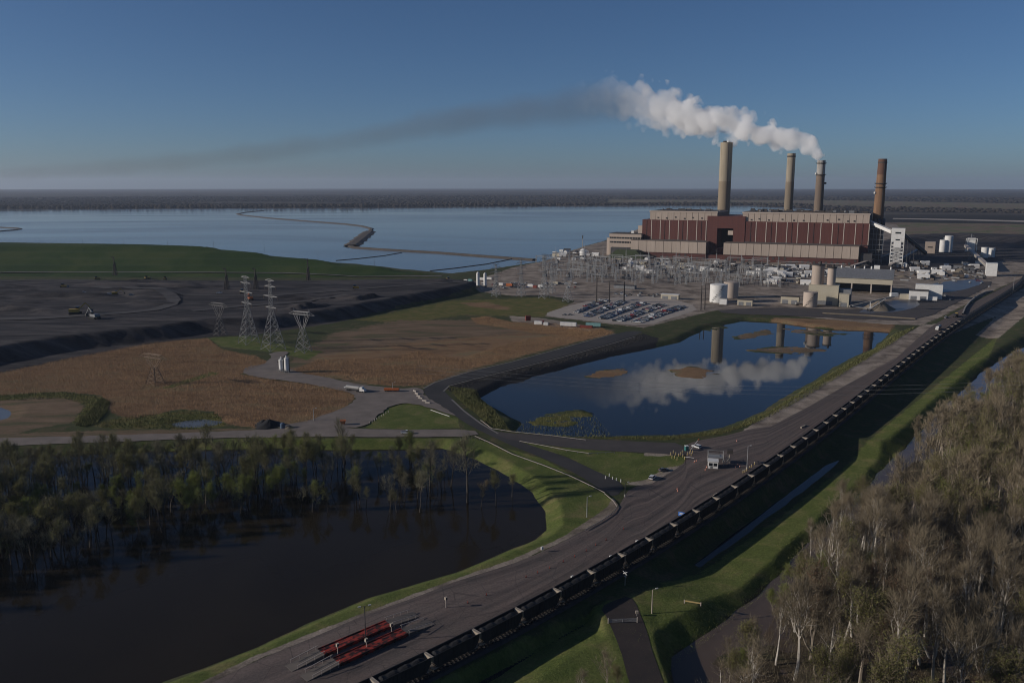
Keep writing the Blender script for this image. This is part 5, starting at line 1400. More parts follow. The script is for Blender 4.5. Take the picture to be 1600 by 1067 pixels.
def hopper():
    t = thing("coal_wagon", "black coal wagon with pale sloping end sheets in the long train", "coal wagon", (0,0,0), 0, "coal wagons of the long train")
    w = CW/2; h = CL/2; zt = 4.75
    b_ = MB()
    for s in (-1, 1):
        prof = [(-h+1.4, 1.25), (-h+.05, 3.0), (-h+.05, zt), (h-.05, zt), (h-.05, 3.0), (h-1.4, 1.25)]
        b_.yprism(prof, s*w-(.1 if s > 0 else 0), s*w+(.1 if s < 0 else 0))
    b_.box(-h+1.2, h-1.2, -w+.1, w-.1, 1.2, 1.3)
    r_ = b_
    for k in range(11):
        x = -h+1.6+k*(CL-3.2)/10
        for s in (-1, 1): r_.box(x-.07, x+.07, s*w if s > 0 else s*w-.1, s*w+.1 if s > 0 else s*w, 1.3, zt-.05)
    b_.build("body", MATS["car_steel"], t)
    MB().box(-h, h, w-.02, w+.14, zt, zt+.14).box(-h, h, -w-.14, -w+.02, zt, zt+.14).build("top_rail", MATS["car_steel"], t)
    c_ = MB(); nx, ny = 12, 4; vs = []
    for i in range(nx+1):
        for j in range(ny+1):
            e = math.sin(math.pi*j/ny)*(.55+.25*math.sin(i*2.1)) if 0 < i < nx else -.2
            vs.append((-h+.35+(CL-.7)*i/nx, -w+.12+(CW-.24)*j/ny, 4.2+e*.8+random.uniform(-.08, .08)))
    c_.add(vs, [(i*(ny+1)+j, (i+1)*(ny+1)+j, (i+1)*(ny+1)+j+1, i*(ny+1)+j+1) for i in range(nx) for j in range(ny)])
    c_.build("coal_load", MATS["coal"], t)
    for s in (-1, 1):
        e = MB(); x0, x1 = s*(h-1.5), s*(h-.05)
        e.add([(x0, -w+.1, 1.3), (x0, w-.1, 1.3), (x1, w-.1, 3.1), (x1, -w+.1, 3.1), (x0+s*.06, -w+.1, 1.24), (x0+s*.06, w-.1, 1.24), (x1+s*.06, w-.1, 3.04), (x1+s*.06, -w+.1, 3.04)], [(0,1,2,3),(7,6,5,4),(0,4,5,1),(2,6,7,3)])
        e.box(min(x1, x1+s*.08), max(x1, x1+s*.08), -w+.1, w-.1, 3.1, zt)
        e.build("end_sheet", MATS["end_sheet"], t)
        f = MB(); f.box(min(x1+s*.09, x1+s*.5), max(x1+s*.09, x1+s*.5), -w, w, zt-.12, zt+.03)
        for y in (-w+.15, -.6, .6, w-.15): f.bar((x1+s*.25, y, 1.1), (x1+s*.25, y, zt-.12), .06)
        for z in (1.8, 2.5, 3.2, 3.9): f.bar((x1+s*.27, w-.2, z), (x1+s*.27, .7, z), .04)
        f.box(min(x0, s*h), max(x0, s*h), -w+.1, w-.1, 1.0, 1.1)
        f.build("end_platform", MATS["end_sheet"], t)
        b2 = MB(); xc = s*(h-1.9); b2.box(xc-1.3, xc+1.3, -1.1, -.9, .55, .95).box(xc-1.3, xc+1.3, .9, 1.1, .55, .95).box(xc-.3, xc+.3, -1.1, 1.1, .6, 1.1)
        bo = b2.build("bogie", MATS["steel_dark"], t)
        for x in (xc-.9, xc+.9): MB().bar((x, -.8, .45), (x, -.68, .45), .45, n=12).bar((x, .68, .45), (x, .8, .45), .45, n=12).bar((x, -.8, .45), (x, .8, .45), .09, n=6).build("wheelset", MATS["rail_steel"], bo)
        MB().box(min(s*h, s*(h+.42)), max(s*h, s*(h+.42)), -.15, .15, .85, 1.15).build("coupler", MATS["rail_steel"], t)
    hb = MB()
    for x in (-4, -1.3, 1.3, 4): hb.add([(x-1.1,-1.2,1.2),(x+1.1,-1.2,1.2),(x+1.1,1.2,1.2),(x-1.1,1.2,1.2),(x-.4,-.7,.7),(x+.4,-.7,.7),(x+.4,.7,.7),(x-.4,.7,.7)], [(0,1,5,4),(1,2,6,5),(2,3,7,6),(3,0,4,7),(4,5,6,7)])
    hb.build("hopper_chute", MATS["car_steel"], t)
    return t
ORD = 'first second third fourth fifth sixth seventh eighth ninth tenth eleventh twelfth thirteenth fourteenth fifteenth sixteenth seventeenth eighteenth nineteenth twentieth twenty-first twenty-second twenty-third twenty-fourth twenty-fifth twenty-sixth'.split()
W0 = hopper()
far_mesh = None
s0 = 8.0; i = 0
while True:
    s = -34.0 + 16.16*i + s0
    if s > TRK_LEN+150: break
    p, a = trk(s, 0, .95)
    if i == 0: W0["label"] = "black coal wagon, first in the train counted from the bottom edge"; W0.location = p; W0.rotation_euler = (0, 0, a)
    elif i < 44: clone(W0, p, a, "black coal wagon, %s in the train counted from the bottom edge" % ORD[i] if i < 26 else "black coal wagon with pale ends in the middle part of the long train")
    else:
        if far_mesh is None:
            mb = MB(); mb.box(-7.6, 7.6, -1.55, 1.55, 1.25, 4.7, 0); mb.box(-7.2, 7.2, -1.4, 1.4, 4.7, 4.9, 1); mb.box(7.62, 7.9, -1.5, 1.5, 4.3, 4.75, 2); mb.box(-7.9, -7.62, -1.5, 1.5, 3.2, 4.75, 2)
            mb.box(-6.5, -4.5, -1.1, 1.1, 0, 1.2, 0); mb.box(4.5, 6.5, -1.1, 1.1, 0, 1.2, 0); far_mesh = mb.mesh("coal_wagon_far", [MATS["car_steel"], MATS["coal"], MATS["end_sheet"]])
        o = bpy.data.objects.new("coal_wagon", far_mesh); COL.objects.link(o); o.location = p; o.rotation_euler = (0, 0, a)
        tag(o, "small distant coal wagon in the far part of the long train", "coal wagon", "coal wagons of the long train")
    i += 1

# ------------------------------------------------------------------ weighbridge
mat("deck_red", (.30,.036,.022), (.030,.014,.012), .9, .7, stretch=(.5,1,1), detail=8)
_r = [n_ for n_ in MATS["deck_red"].node_tree.nodes if n_.type == "VALTORGB"][0].color_ramp.elements; _r[0].position = .44; _r[1].position = .56
mat("worn_concrete", (.16,.135,.115), (.11,.095,.082), .3, .9)
wa, wb = P(500, 1012), P(632, 966)
ax = (P(640, 977)-P(505, 1025)); wr = math.atan2(ax.y, ax.x)
def weigh(label, pc, Ld, rz):
    t = thing("weighbridge", label, "weighbridge", pc, rz)
    MB().box(-Ld/2, Ld/2, -1.75, 1.75, .25, .95).build("deck", MATS["deck_red"], t)
    g = MB()
    for k in range(12): g.box(-Ld/2+.8+k*Ld/12, -Ld/2+1.0+k*Ld/12, -1.9, 1.9, .1, .7)
    g.build("beam", MATS["deck_red"], t)
    for s in (-1, 1):
        MB().box(-Ld/2, Ld/2, s*1.75-.12, s*1.75+.12, .951, 1.15).build("kerb", MATS["deck_red"], t)
        x0, x1 = s*(Ld/2+.05), s*(Ld/2+9.5)
        r_ = MB(); r_.add([(x0,-1.8,0),(x0,1.8,0),(x1,1.8,0),(x1,-1.8,0),(x0,-1.8,.94),(x0,1.8,.94),(x1,1.8,.12),(x1,-1.8,.12)], [(0,1,2,3),(4,5,6,7),(0,4,7,3),(1,5,6,2),(0,1,5,4),(3,2,6,7)])
        rp = r_.build("ramp", MATS["worn_concrete"], t)
        rl = MB()
        for y in (-1.85, 1.85):
            rl.bar((x0, y, 1.9), (x0+(x1-x0)*.85, y, 1.15), .09); 
            for k in range(4):
                f = .05+k*.26; rl.bar((x0+(x1-x0)*f, y, 0), (x0+(x1-x0)*f, y, 1.95-.85*f), .08)
        rl.build("guard_rail", MATS["pale_trim"], rp)
    return t
Ld = (P(609,977)-P(504,1022)).length
_ax = P(609,977)-P(504,1022); wr = math.atan2(_ax.y, _ax.x)
weigh("red weighbridge deck with concrete ramps, further from the train", P(556.5, 999.5), Ld, wr)
weigh("red weighbridge deck with concrete ramps, nearer the train", P(580.5, 1013), Ld, wr)
def kiosk(label, px, py):
    t = thing("card_reader", label, "card reader", P(px, py), wr)
    MB().cyl(0, 0, 0, 2.6, .12, n=8).build("post", MATS["pale_trim"], t); MB().box(-.35, .35, -.3, .3, 2.5, 3.4).build("box", MATS["end_sheet"], t); MB().box(-.2, .2, -.33, -.3, 2.7, 3.2).build("screen", MATS["window_glass"], t)
kiosk("tan card reader on a post, left end of the weighbridge", 528, 1023); kiosk("tan card reader on a post, right end of the weighbridge", 612, 991)
kiosk("tan card reader in the middle of the nearer weighbridge deck", 573, 1015); kiosk("pale reader post standing alone on the road past the weighbridge", 697, 949)
mat("lamp_head", (.5,.48,.42), (.45,.43,.38), 1, .4)
def lamp(label, px, py, pt, material="steel_grey", heads=2, base=True, rz=0.4, name="street_lamp", r=.13):
    b_ = G(px, py); h = top(b_.y, pt)-b_.z
    t = thing(name, label, "lamp post", b_, rz)
    MB().cyl(0, 0, 0, h, r*1.3, r*.8, 8).build("post", MATS[material], t)
    if base: MB().cyl(0, 0, 0, 1.0, .38, n=10).build("base", MATS["concrete"], t)
    for k in range(heads):
        s = 1 if k == 0 else -1
        MB().bar((0, 0, h), (s*1.2, 0, h+.1), .06).build("arm", MATS[material], t); MB().box(min(s*1.0, s*1.8), max(s*1.0, s*1.8), -.2, .2, h, h+.25).build("lamp_head", MATS["lamp_head"], t)
lamp("tall dark twin-headed lamp post rising between the weighbridge decks", 571.5, 1004, 947, "steel_dark", 2)
lamp("grey lamp post with a white head by the guard booth", 1167, 733, 697, "galv", 1)
lamp("cream wooden pole with a small lamp on the grass by the gate road", 1018.5, 958, 921, "end_sheet", 1, False, r=.16)
lamp("slim grey post on the grass bank beside the haul road kerb", 917, 808, 776, "galv", 1, False)
lamp("dark lamp post at the tip of the grass triangle by the junction", 976.5, 776, 754, "steel_dark", 1)
lamp("thin lamp post on the dirt beside the black spoil heap", 490.5, 658, 638, "galv", 1)
lamp("thin grey lamp post by the orange flatbed at the gravel junction", 613.5, 612, 598, "galv", 1)
lamp("tall lamp post beside the railway beyond the workshop", 1582, 461, 434, "galv", 1)
# guard booth
t = thing("guard_booth", "white guard booth with dark windows and a scaffold platform on the haul road", "guard booth", P(1114, 732), math.radians(-12))
MB().box(-2.1, 2.1, 0, 4, 0, 1.1).box(-2.1, 2.1, 0, 4, 2.5, 3.2).box(-2.1, -1.8, 0, 4, 1.1, 2.5).box(1.8, 2.1, 0, 4, 1.1, 2.5).box(-.15, .15, 0, .25, 1.1, 2.5).build("wall", MATS["white_paint"], t)
for x in (-1, 1): MB().box(x*.97-.8, x*.97+.8, .1, .16, 1.12, 2.48).build("window", MATS["window_glass"], t)
MB().box(-2.3, 2.3, -.2, 4.2, 3.2, 3.4).build("roof", MATS["white_paint"], t)
MB().box(-1.2, -.1, -.05, 0, .1, 1.05).build("door", MATS["steel_grey"], t)
f = MB()
for x, y in ((-2.1, 4.5), (4.5, 4.5), (-2.1, 9), (4.5, 9)): f.bar((x, y, 0), (x, y, 5.6), .12)
for z in (3.6, 5.5): f.bar((-2.1, 4.5, z), (4.5, 4.5, z), .09).bar((-2.1, 9, z), (4.5, 9, z), .09).bar((-2.1, 4.5, z), (-2.1, 9, z), .09).bar((4.5, 4.5, z), (4.5, 9, z), .09)
f.box(-2.1, 4.5, 4.5, 9, 3.5, 3.6).bar((4.5, 4.5, 0), (7, 5, 3.6), .12).bar((4.5, 9, 0), (7, 8, 3.6), .12); f.build("platform", MATS["galv_bright"], t)
MB().box(6, 8.5, 6, 8.2, 5.2, 7).build("sign_board", MATS["roof_dark"], t); MB().bar((7.2, 7, 0), (7.2, 7, 5.2), .12).build("sign_post", MATS["end_sheet"], t)
t = thing("toilet_cabin", "teal portable toilet cabin beside the link road barrier", "toilet cabin", P(1072.5, 704), .2)
mat("teal", (.05,.19,.18), (.04,.16,.155), .5, .5)
MB().box(-.75, .75, -.75, .75, 0, 2.3).build("cabin", MATS["teal"], t); MB().box(-.8, .8, -.8, .8, 2.3, 2.5).build("roof", MATS["white_paint"], t); MB().box(-.45, .45, -.8, -.75, .1, 2.1).build("door", MATS["teal"], t)
# blue sign by the train
mat("sign_blue", (.06,.17,.50), (.05,.15,.45), .5, .5)
t = thing("road_sign", "blue sign board on a post at the road edge beside the train", "sign", P(1064.5, 812), math.radians(-30))
MB().cyl(0, 0, 0, 2.6, .08, n=6).build("post", MATS["galv"], t); MB().box(-1.2, 1.2, -.06, .06, 1.5, 3.1).build("board", MATS["sign_blue"], t); MB().box(-.7, .7, -.075, -.061, 2.5, 2.7).box(-.9, .9, -.075, -.061, 2.1, 2.25).build("lettering_band", MATS["white_paint"], t)
mat("bollard_yellow", (.46,.34,.14), (.40,.30,.13), .5, .7); mat("cone_orange", (.52,.13,.05), (.45,.11,.04), .5, .6)
def bollard(label, px, py, group=None, colour="bollard_yellow", h=1.3):
    t = thing("bollard", label, "bollard", G(px, py), 0, group)
    MB().cyl(0, 0, 0, h, .17, n=10).build("post", MATS[colour], t); MB().lathe(0, 0, [(.17, h), (.1, h+.1), (.01, h+.13)], 10).build("cap", MATS["white_paint"], t)
    return t
B1 = bollard("yellow concrete bollard in the cluster by the barrier beyond the grass", 1050, 716, "yellow bollards by the barrier")
for px, py in ((1054,716),(1060,713),(1063,711),(1058,719),(1067,714),(1074,711),(1078,709),(1082,708),(1070,718),(1048,711),(1056,711),(1066,708),(1052,708),(1080,712)): clone(B1, G(px, py))
B2 = bollard("yellow bollard at the railway side by the lamp post", 1161, 739, "yellow bollards by the railway")
for px, py in ((1164,738),(1167,736),(1171,733),(1174,730),(1179,726)): clone(B2, G(px, py))
B3 = bollard("short pale bollard along the fence line of the small grass triangle", 578, 662, "pale bollards of the grass triangle", "pale_trim", 1.0)
for k in range(1, 9): clone(B3, G(578+k*3.6, 662-k*2.2))
def cone(label, px, py, group=None):
    t = thing("traffic_cone", label, "traffic cone", G(px, py), 0, group)
    MB().lathe(0, 0, [(.28, .05), (.05, 1.0), (.03, 1.02)], 10).build("cone", MATS["cone_orange"], t); MB().box(-.35, .35, -.35, .35, 0, .06).build("base", MATS["tyre"], t); MB().lathe(0, 0, [(.2, .42), (.15, .62)], 10).build("band", MATS["white_paint"], t)
    return t
C1 = cone("orange traffic cone on the haul road", 1059, 768, "traffic cones on the haul road")
for px, py in ((1102,735),(1104,731),(1107,730),(1085,722),(1088,721),(1151,690),(1149,731),(1153,727),(1156,730),(1058,765)): clone(C1, G(px, py))
mat("marker_red", (.28,.06,.04), (.22,.05,.035), .5, .7)
D1 = thing("delineator", "small red-brown delineator down the middle of the haul road", "delineator", P(974, 827), 0, "delineators down the haul road")
MB().cyl(0, 0, 0, .8, .12, n=6).build("post", MATS["marker_red"], D1); MB().box(-.3, .3, -.3, .3, 0, .08).build("base", MATS["tyre"], D1)
for px, py in ((947,844),(931,852),(916,861),(898,870),(880,878),(859,888),(840,895),(822,902),(760,930),(731,942)): clone(D1, P(px, py))
for px, py, lb in ((847,862,"white reflector post on the road edge by the flood bank"), (1128-133,852,"small white signal box beside the train, furthest of the three"), (954,876,"small white signal box beside the train, middle of the three"), (894,908,"small white signal box beside the train, nearest of the three")):
    t = thing("signal_box" if "signal" in lb else "reflector_post", lb, "signal box" if "signal" in lb else "reflector post", P(px, py), .5)
    MB().cyl(0, 0, 0, 1.1, .08, n=6).build("post", MATS["galv"], t); MB().box(-.4, .4, -.25, .25, .9, 1.9).build("box", MATS["white_paint"], t)
# barriers and jersey blocks
mat("barrier", (.34,.30,.26), (.27,.24,.21), .4, .85)
def guard_rail(label, px, group="guard rails of the side road", h=.8, colour="barrier"):
    pts = dense_line(px, 0, 4); o0 = pts[0]
    t = thing("guard_rail", label, "guard rail", (o0.x, o0.y, 0), 0)
    L = [p-Vector((o0.x, o0.y, 0)) for p in pts]
    r_ = MB()
    for a, b2 in zip(L, L[1:]):
        d = (b2-a).normalized(); nn = Vector((-d.y, d.x, 0))*.06
        r_.add([a-nn+Vector((0,0,h-.26)), b2-nn+Vector((0,0,h-.26)), b2-nn+Vector((0,0,h)), a-nn+Vector((0,0,h)), a+nn+Vector((0,0,h-.26)), b2+nn+Vector((0,0,h-.26)), b2+nn+Vector((0,0,h)), a+nn+Vector((0,0,h))], [(0,1,2,3),(7,6,5,4),(3,2,6,7),(0,4,5,1)])
    r_.build("rail", MATS[colour], t)
    src = None
    for p in L:
        if src is None: src = MB().box(-.09, .09, -.09, .09, -.5, h-.261).build("post", MATS["steel_grey"], t, p)
        else: obj_share("post", src, t, p)
    return t
guard_rail("long pale guard rail along the flood side of the side road", [(742,683),(765,693),(800,711),(850,729),(890,745),(930,764),(945,772)])
guard_rail("pale guard rail between the pond marsh and the side road", [(751,658),(768,671),(800,676),(860,682),(915,689)])
guard_rail("pale guard rail along the upper edge of the large grass triangle", [(812,691),(850,698),(885,705),(920,710),(960,708)])
guard_rail("short white guard rail above the small grass triangle", [(673,642),(690,648),(702,652)], colour="white_paint")
guard_rail("dusty guard rail curving round the junction corner beside the haul road", [(945,773),(958,784),(964,793),(958,803),(940,815),(915,829)], colour="barrier", h=.65)
J1 = None
for i, (px, py) in enumerate(((648,612),(651,616),(654,620),(657,623),(663,627),(668,630))):
    if J1 is None:
        J1 = thing("barrier_block", "tan concrete barrier block at the gravel junction", "barrier block", P(px, py), -.9, "barrier blocks at the gravel junction")
        MB().xprism([(-.4,0),(.4,0),(.25,.35),(.15,1.0),(-.15,1.0),(-.25,.35)], -1.5, 1.5).build("block", MATS["barrier"], J1); MB().box(-.1, .1, -.08, .08, 1.0, 1.15).build("lifting_eye", MATS["steel_dark"], J1)
    else: clone(J1, P(px, py), -.9+.1*i)
for i, (px, py) in enumerate(((1019,846),(1026,842),(1033,837),(1040,832),(1046,828),(1052,823),(1108,782),(1113,778),(1118,774),(1253,668),(1257,666))):
    if i == 0:
        J2 = thing("kerb_block", "tan concrete block lining the road beside the train", "kerb block", P(px, py), trk(0)[1], "kerb blocks beside the train")
        MB().xprism([(-.45,0),(.45,0),(.3,.7),(-.3,.7)], -1.4, 1.4).build("block", MATS["end_sheet"], J2); MB().box(-.1, .1, -.08, .08, .7, .82).build("lifting_eye", MATS["steel_dark"], J2)
    else: clone(J2, P(px, py), .9)
# barrier arm and the far one
t = thing("boom_barrier", "red and white barrier arm beside the teal toilet cabin", "barrier arm", P(1079, 706), -.7)
MB().cyl(0, 0, 0, 1.1, .15, n=8).build("post", MATS["bollard_yellow"], t); MB().bar((0, 0, 1.1), (0, 8, 4.5), .1).build("arm", MATS["white_paint"], t); MB().bar((0, 6.4, 3.8), (0, 8, 4.5), .12).build("tip", MATS["cone_orange"], t)
t = thing("boom_barrier", "white barrier arm lowered across the haul road by the bollards", "barrier arm", P(1070, 717), -.5)
MB().cyl(0, 0, 0, 1.2, .2, n=8).build("post", MATS["bollard_yellow"], t); MB().bar((0, 0, 1.1), (4.2, 0, 1.2), .09).build("arm", MATS["white_paint"], t)
# white posts of the large grass triangle
B4 = bollard("slim white marker post at the tip of the large grass triangle", 946, 748, "white marker posts", "white_paint", 1.2)
for px, py in ((952,744),(957,749),(963,751),(970,753)): clone(B4, G(px, py))
# gate on the crossing road, crossing signal, bench-like barrier
t = thing("gate", "grey tubular gate closed across the road below the levee", "gate", G(973, 973), math.radians(3))
g0, g1 = G(952, 975), G(996, 971); L = (g1-g0).length
for x in (-L/2, L/2): MB().cyl(x, 0, 0, 1.7, .13, n=8).build("post", MATS["pale_trim"], t)
bars = MB()
for z in (.4, .7, 1.0, 1.3): bars.bar((-L/2, 0, z), (L/2, 0, z), .05, n=6)
bars.bar((0, 0, .3), (0, 0, 1.35), .06).bar((-L/2, 0, .4), (0, 0, 1.3), .04).bar((L/2, 0, .4), (0, 0, 1.3), .04); bars.build("bars", MATS["galv"], t)
p, a = trk(88, 6.5, -.4)
t = thing("crossing_signal", "railway crossing signal with a crossbuck on the shaded side of the train", "crossing signal", (p.x, p.y, hz(p.x, p.y)), a-math.pi/2)
MB().cyl(0, 0, 0, 4.6, .1, n=8).build("post", MATS["galv"], t); cbk = MB(); cbk.bar((-.8, -.12, 3.7), (.8, -.12, 4.7), .1).bar((-.8, -.15, 4.7), (.8, -.15, 3.7), .1); cbk.build("crossbuck", MATS["white_paint"], t)
for x in (-.6, .6): MB().bar((x, -.1, 3), (x, -.3, 3), .22, n=10).build("lamp", MATS["roof_dark"], t)
MB().box(-.6, .6, -.05, .05, 2.9, 3.1).build("crossarm", MATS["galv"], t)
t = thing("levee_rail", "low pale barrier rail standing alone on the levee grass", "barrier rail", G(1082, 944), -.35)
MB().box(-2.6, 2.6, -.08, .08, .6, 1.0).build("rail", MATS["bollard_yellow"], t)
for x in (-2.4, 2.4): MB().box(x-.12, x+.12, -.14, .14, 0, 1.1).build("post", MATS["pale_trim"], t)
t = thing("utility_box", "small tan utility box on a post beside the gate road", "utility box", G(995, 962), 0)
MB().box(-.4, .4, -.3, .3, .8, 1.6).build("box", MATS["end_sheet"], t); MB().box(-.08, .08, -.08, .08, 0, .8).build("post", MATS["galv"], t)
# twin white silos on the gravel track
for k, (px, py, pt) in enumerate(((440, 582, 557), (448.5, 582.5, 554.5))):
    b_ = G(px, py); h = top(b_.y, pt)
    t = thing("cement_silo", "white upright silo with a top railing, %s of the pair on the gravel track" % ("left" if k == 0 else "right"), "silo", b_)
    MB().cyl(0, 0, 2.2, h-2, 1.55, n=18).build("shell", MATS["white_paint"], t, smooth=True); MB().lathe(0, 0, [(1.55, 2.2), (.4, .8)], 14).build("cone", MATS["white_paint"], t); MB().lathe(0, 0, [(1.55, h-2), (.6, h-1.4), (.5, h-.2), (.05, h)], 14).build("cap", MATS["white_paint"], t)
    f = MB()
    for x, y in ((-1.3,-1.3),(1.3,-1.3),(1.3,1.3),(-1.3,1.3)): f.bar((x, y, 0), (x, y, 3), .12); f.bar((x, y, h-2), (x, y, h-.8), .06)
    for (x, y), (u, v) in (((-1.3,-1.3),(1.3,-1.3)),((1.3,-1.3),(1.3,1.3)),((1.3,1.3),(-1.3,1.3)),((-1.3,1.3),(-1.3,-1.3))): f.bar((x, y, h-.8), (u, v, h-.8), .06); f.bar((x, y, .3), (u, v, 2), .07)
    f.build("frame", MATS["galv"], t)
    MB().box(1.5, 1.9, -.3, .3, 1, h-2).build("ladder", MATS["steel_dark"], t)
# spoil heap, tank and orange cabin
b_ = G(421, 665); heap("spoil_heap", "black spoil heap beside the western dirt road", b_, 7.5, 3.6, "coal")
b_ = G(412, 663); heap("spoil_heap", "smaller black spoil heap left of the larger one", b_, 5, 2.6, "coal")
t = thing("water_tank", "small blue-grey water tank on the dirt by the black heap", "tank", G(441.5, 669), 0.3); mat("tank_blue", (.09,.13,.19), (.075,.11,.16), .5, .5)
MB().cyl(0, 0, 0, 2.5, 1.2, n=16).build("shell", MATS["tank_blue"], t); MB().lathe(0, 0, [(1.2, 2.5), (.5, 2.9), (.02, 3.0)], 14).build("lid", MATS["tank_blue"], t)
heap("spoil_heap", "grey gravel heap right of the blue tank", G(452, 669), 3, 1.8, "sand")
t = thing("orange_hopper", "orange steel hopper standing on the dirt fork", "hopper", G(536, 664), .2)
MB().add([(-.8,-.8,.8),(.8,-.8,.8),(.8,.8,.8),(-.8,.8,.8),(-1.5,-1.5,2.6),(1.5,-1.5,2.6),(1.5,1.5,2.6),(-1.5,1.5,2.6)], [(0,1,5,4),(1,2,6,5),(2,3,7,6),(3,0,4,7),(4,5,6,7),(3,2,1,0)]).build("bin", MATS["orange"], t)
MB().box(-.9, -.7, -.9, -.7, 0, .8).box(.7, .9, -.9, -.7, 0, .8).box(.7, .9, .7, .9, 0, .8).box(-.9, -.7, .7, .9, 0, .8).build("leg", MATS["steel_dark"], t)
# power cables crossing above the pond
for k, (ya, yb) in enumerate(((626, 646), (634, 656), (642, 664))):
    a = P(640, ya-12, 0); 
    A_ = at(650, 455+k*-9, 22); B_ = at(1750, 430-k*9, 22)
    mb = MB(); n = 30
    pts = [A_.lerp(B_, j/n)+Vector((0, 0, -9*math.sin(math.pi*j/n))) for j in range(n+1)]
    mb.tube(pts, .045, 3); o = mb.build("power_cable", MATS["galv_bright"])
    tag(o, ["highest of the three pale cables crossing the pond", "middle one of the three pale cables crossing the pond", "lowest of the three pale cables crossing the pond"][k], "cable")
# lake dikes and floating booms
mat("dike_stone", (.105,.085,.066), (.075,.062,.050), .12, .95, coords='World'); mat("boom_dark", (.02,.02,.022), (.03,.03,.03), .3, .8)
def dike(name, label, px, w, h, material="dike_stone", z=LAKE_Z, kind=None, step=20):
    pts = dense_line(px, z, step); mb = MB()
    n = len(pts); Ls = []
    for i, p in enumerate(pts):
        a, c = pts[max(0, i-1)], pts[min(n-1, i+1)]; d = (c-a).normalized(); nn = Vector((-d.y, d.x, 0))
        j = 1+.25*math.sin(i*1.7)*math.sin(i*.6)
        Ls += [p-nn*w*.9*j-Vector((0,0,.6)), p-nn*w*.35+Vector((0,0,h)), p+nn*w*.35+Vector((0,0,h)), p+nn*w*.9*j-Vector((0,0,.6))]
    mb.add(Ls, [(4*i+j, 4*i+j+1, 4*i+j+5, 4*i+j+4) for i in range(n-1) for j in range(3)])
    o = mb.build(name, MATS[material]); 
    if kind: tag(o, kind=kind)
    else: tag(o, label, "dike")
dike("dike", "long narrow stone dike winding across the lake", [(411,329.5),(385,332),(371,334.5),(378,336.5),(420,341),(480,346),(540,350.5),(565,353.5),(580,357.5),(579,362),(566,371),(548,385),(552,387),(600,390.5),(680,395),(760,401),(835,406.5)], 9, 2.2)
dike("causeway", "wider stone causeway at the bend of the lake dike", [(577,362.5),(566,371.5),(549,385)], 22, 3.2)
dike("dike", "short hooked stone dike at the left side of the lake", [(-60,355),(0,355.5),(28,357),(32,358.2),(20,360),(0,361.5),(-60,363)], 8, 1.8)
def boom(label, px):
    p = dense_line(px, LAKE_Z+.4, 25); mb = MB(); mb.tube(p, .5, 6); o = mb.build("floating_boom", MATS["boom_dark"]); tag(o, label, "boom")
boom("dark floating boom from the green berm to the lake dike", [(525,407),(560,404),(600,399.5),(628,394.5)])
boom("dark floating boom between the ash yard and the dike end", [(672,423),(710,419),(760,412.5),(800,404.5)])
# fence along the near side of the lot and posts round the lot

# curved concrete wall by the haul road and the pale bank beyond the railway
def wall_line(label, px, h, w, material, z=0):
    pts = dense_line(px, z, 4); mb = MB()
    for a, b2 in zip(pts, pts[1:]):
        d = (b2-a).normalized(); n_ = Vector((-d.y, d.x, 0))*w/2
        mb.add([a-n_, b2-n_, b2+n_, a+n_, a-n_+Vector((0,0,h)), b2-n_+Vector((0,0,h)), b2+n_+Vector((0,0,h)), a+n_+Vector((0,0,h))], [(4,5,6,7),(0,1,5,4),(2,3,7,6)])
    o = mb.build("concrete_wall", MATS[material]); return tag(o, label, "wall")
wall_line("curved low concrete wall looping beside the haul road past the workshop", [(1504,492),(1508,482),(1516,472),(1528,463),(1540,457.5),(1550,456)], 1.8, 1.2, "concrete")
wall_line("low tan wall along the near edge of the sand yard above the pond", [(1285,490),(1320,492),(1360,494),(1400,497),(1430,499)], 1.2, .8, "sand")
# rocks of the causeway slope
rgr = np.random.RandomState(12)
q = dense_line([(700,612),(735,598),(800,583),(880,563.5),(950,545),(1005,529)], -1.2, 2); n = 5200
i = rgr.randint(0, len(q)-1, n); c = np.array([[q[k].x, q[k].y] for k in i]) + rgr.normal(size=(n, 2))*np.array([2.0, 4.0]); zc_ = height(c[:, 0], c[:, 1]); keep = (zc_ > POND_Z-.4) & (zc_ < -.15); c = c[keep]; zc_ = zc_[keep]; n = len(c); sz = rgr.uniform(.25, .8, n)
tet = np.array([[1,0,-.3],[-.5,.87,-.3],[-.5,-.87,-.3],[.1,.05,.9]]); rot = rgr.uniform(0, 6.28, n)
V = np.empty((n, 4, 3))
for k in range(4):
    x, y, z = tet[k]; V[:, k, 0] = c[:, 0]+(x*np.cos(rot)-y*np.sin(rot))*sz; V[:, k, 1] = c[:, 1]+(x*np.sin(rot)+y*np.cos(rot))*sz; V[:, k, 2] = zc_+z*sz
mat("riprap", (.05,.047,.045), (.025,.024,.024), .3, .9, coords='World')
F_ = (np.array([[0,2,1],[0,1,3],[1,2,3],[2,0,3]])[None]+(np.arange(n)*4)[:, None, None]).reshape(-1, 3)
o = link("riprap", np_mesh("riprap", V.reshape(-1, 3), F_, MATS["riprap"])); tag(o, "dark riprap stones on the causeway slope above the pond", "rocks", kind='stuff')
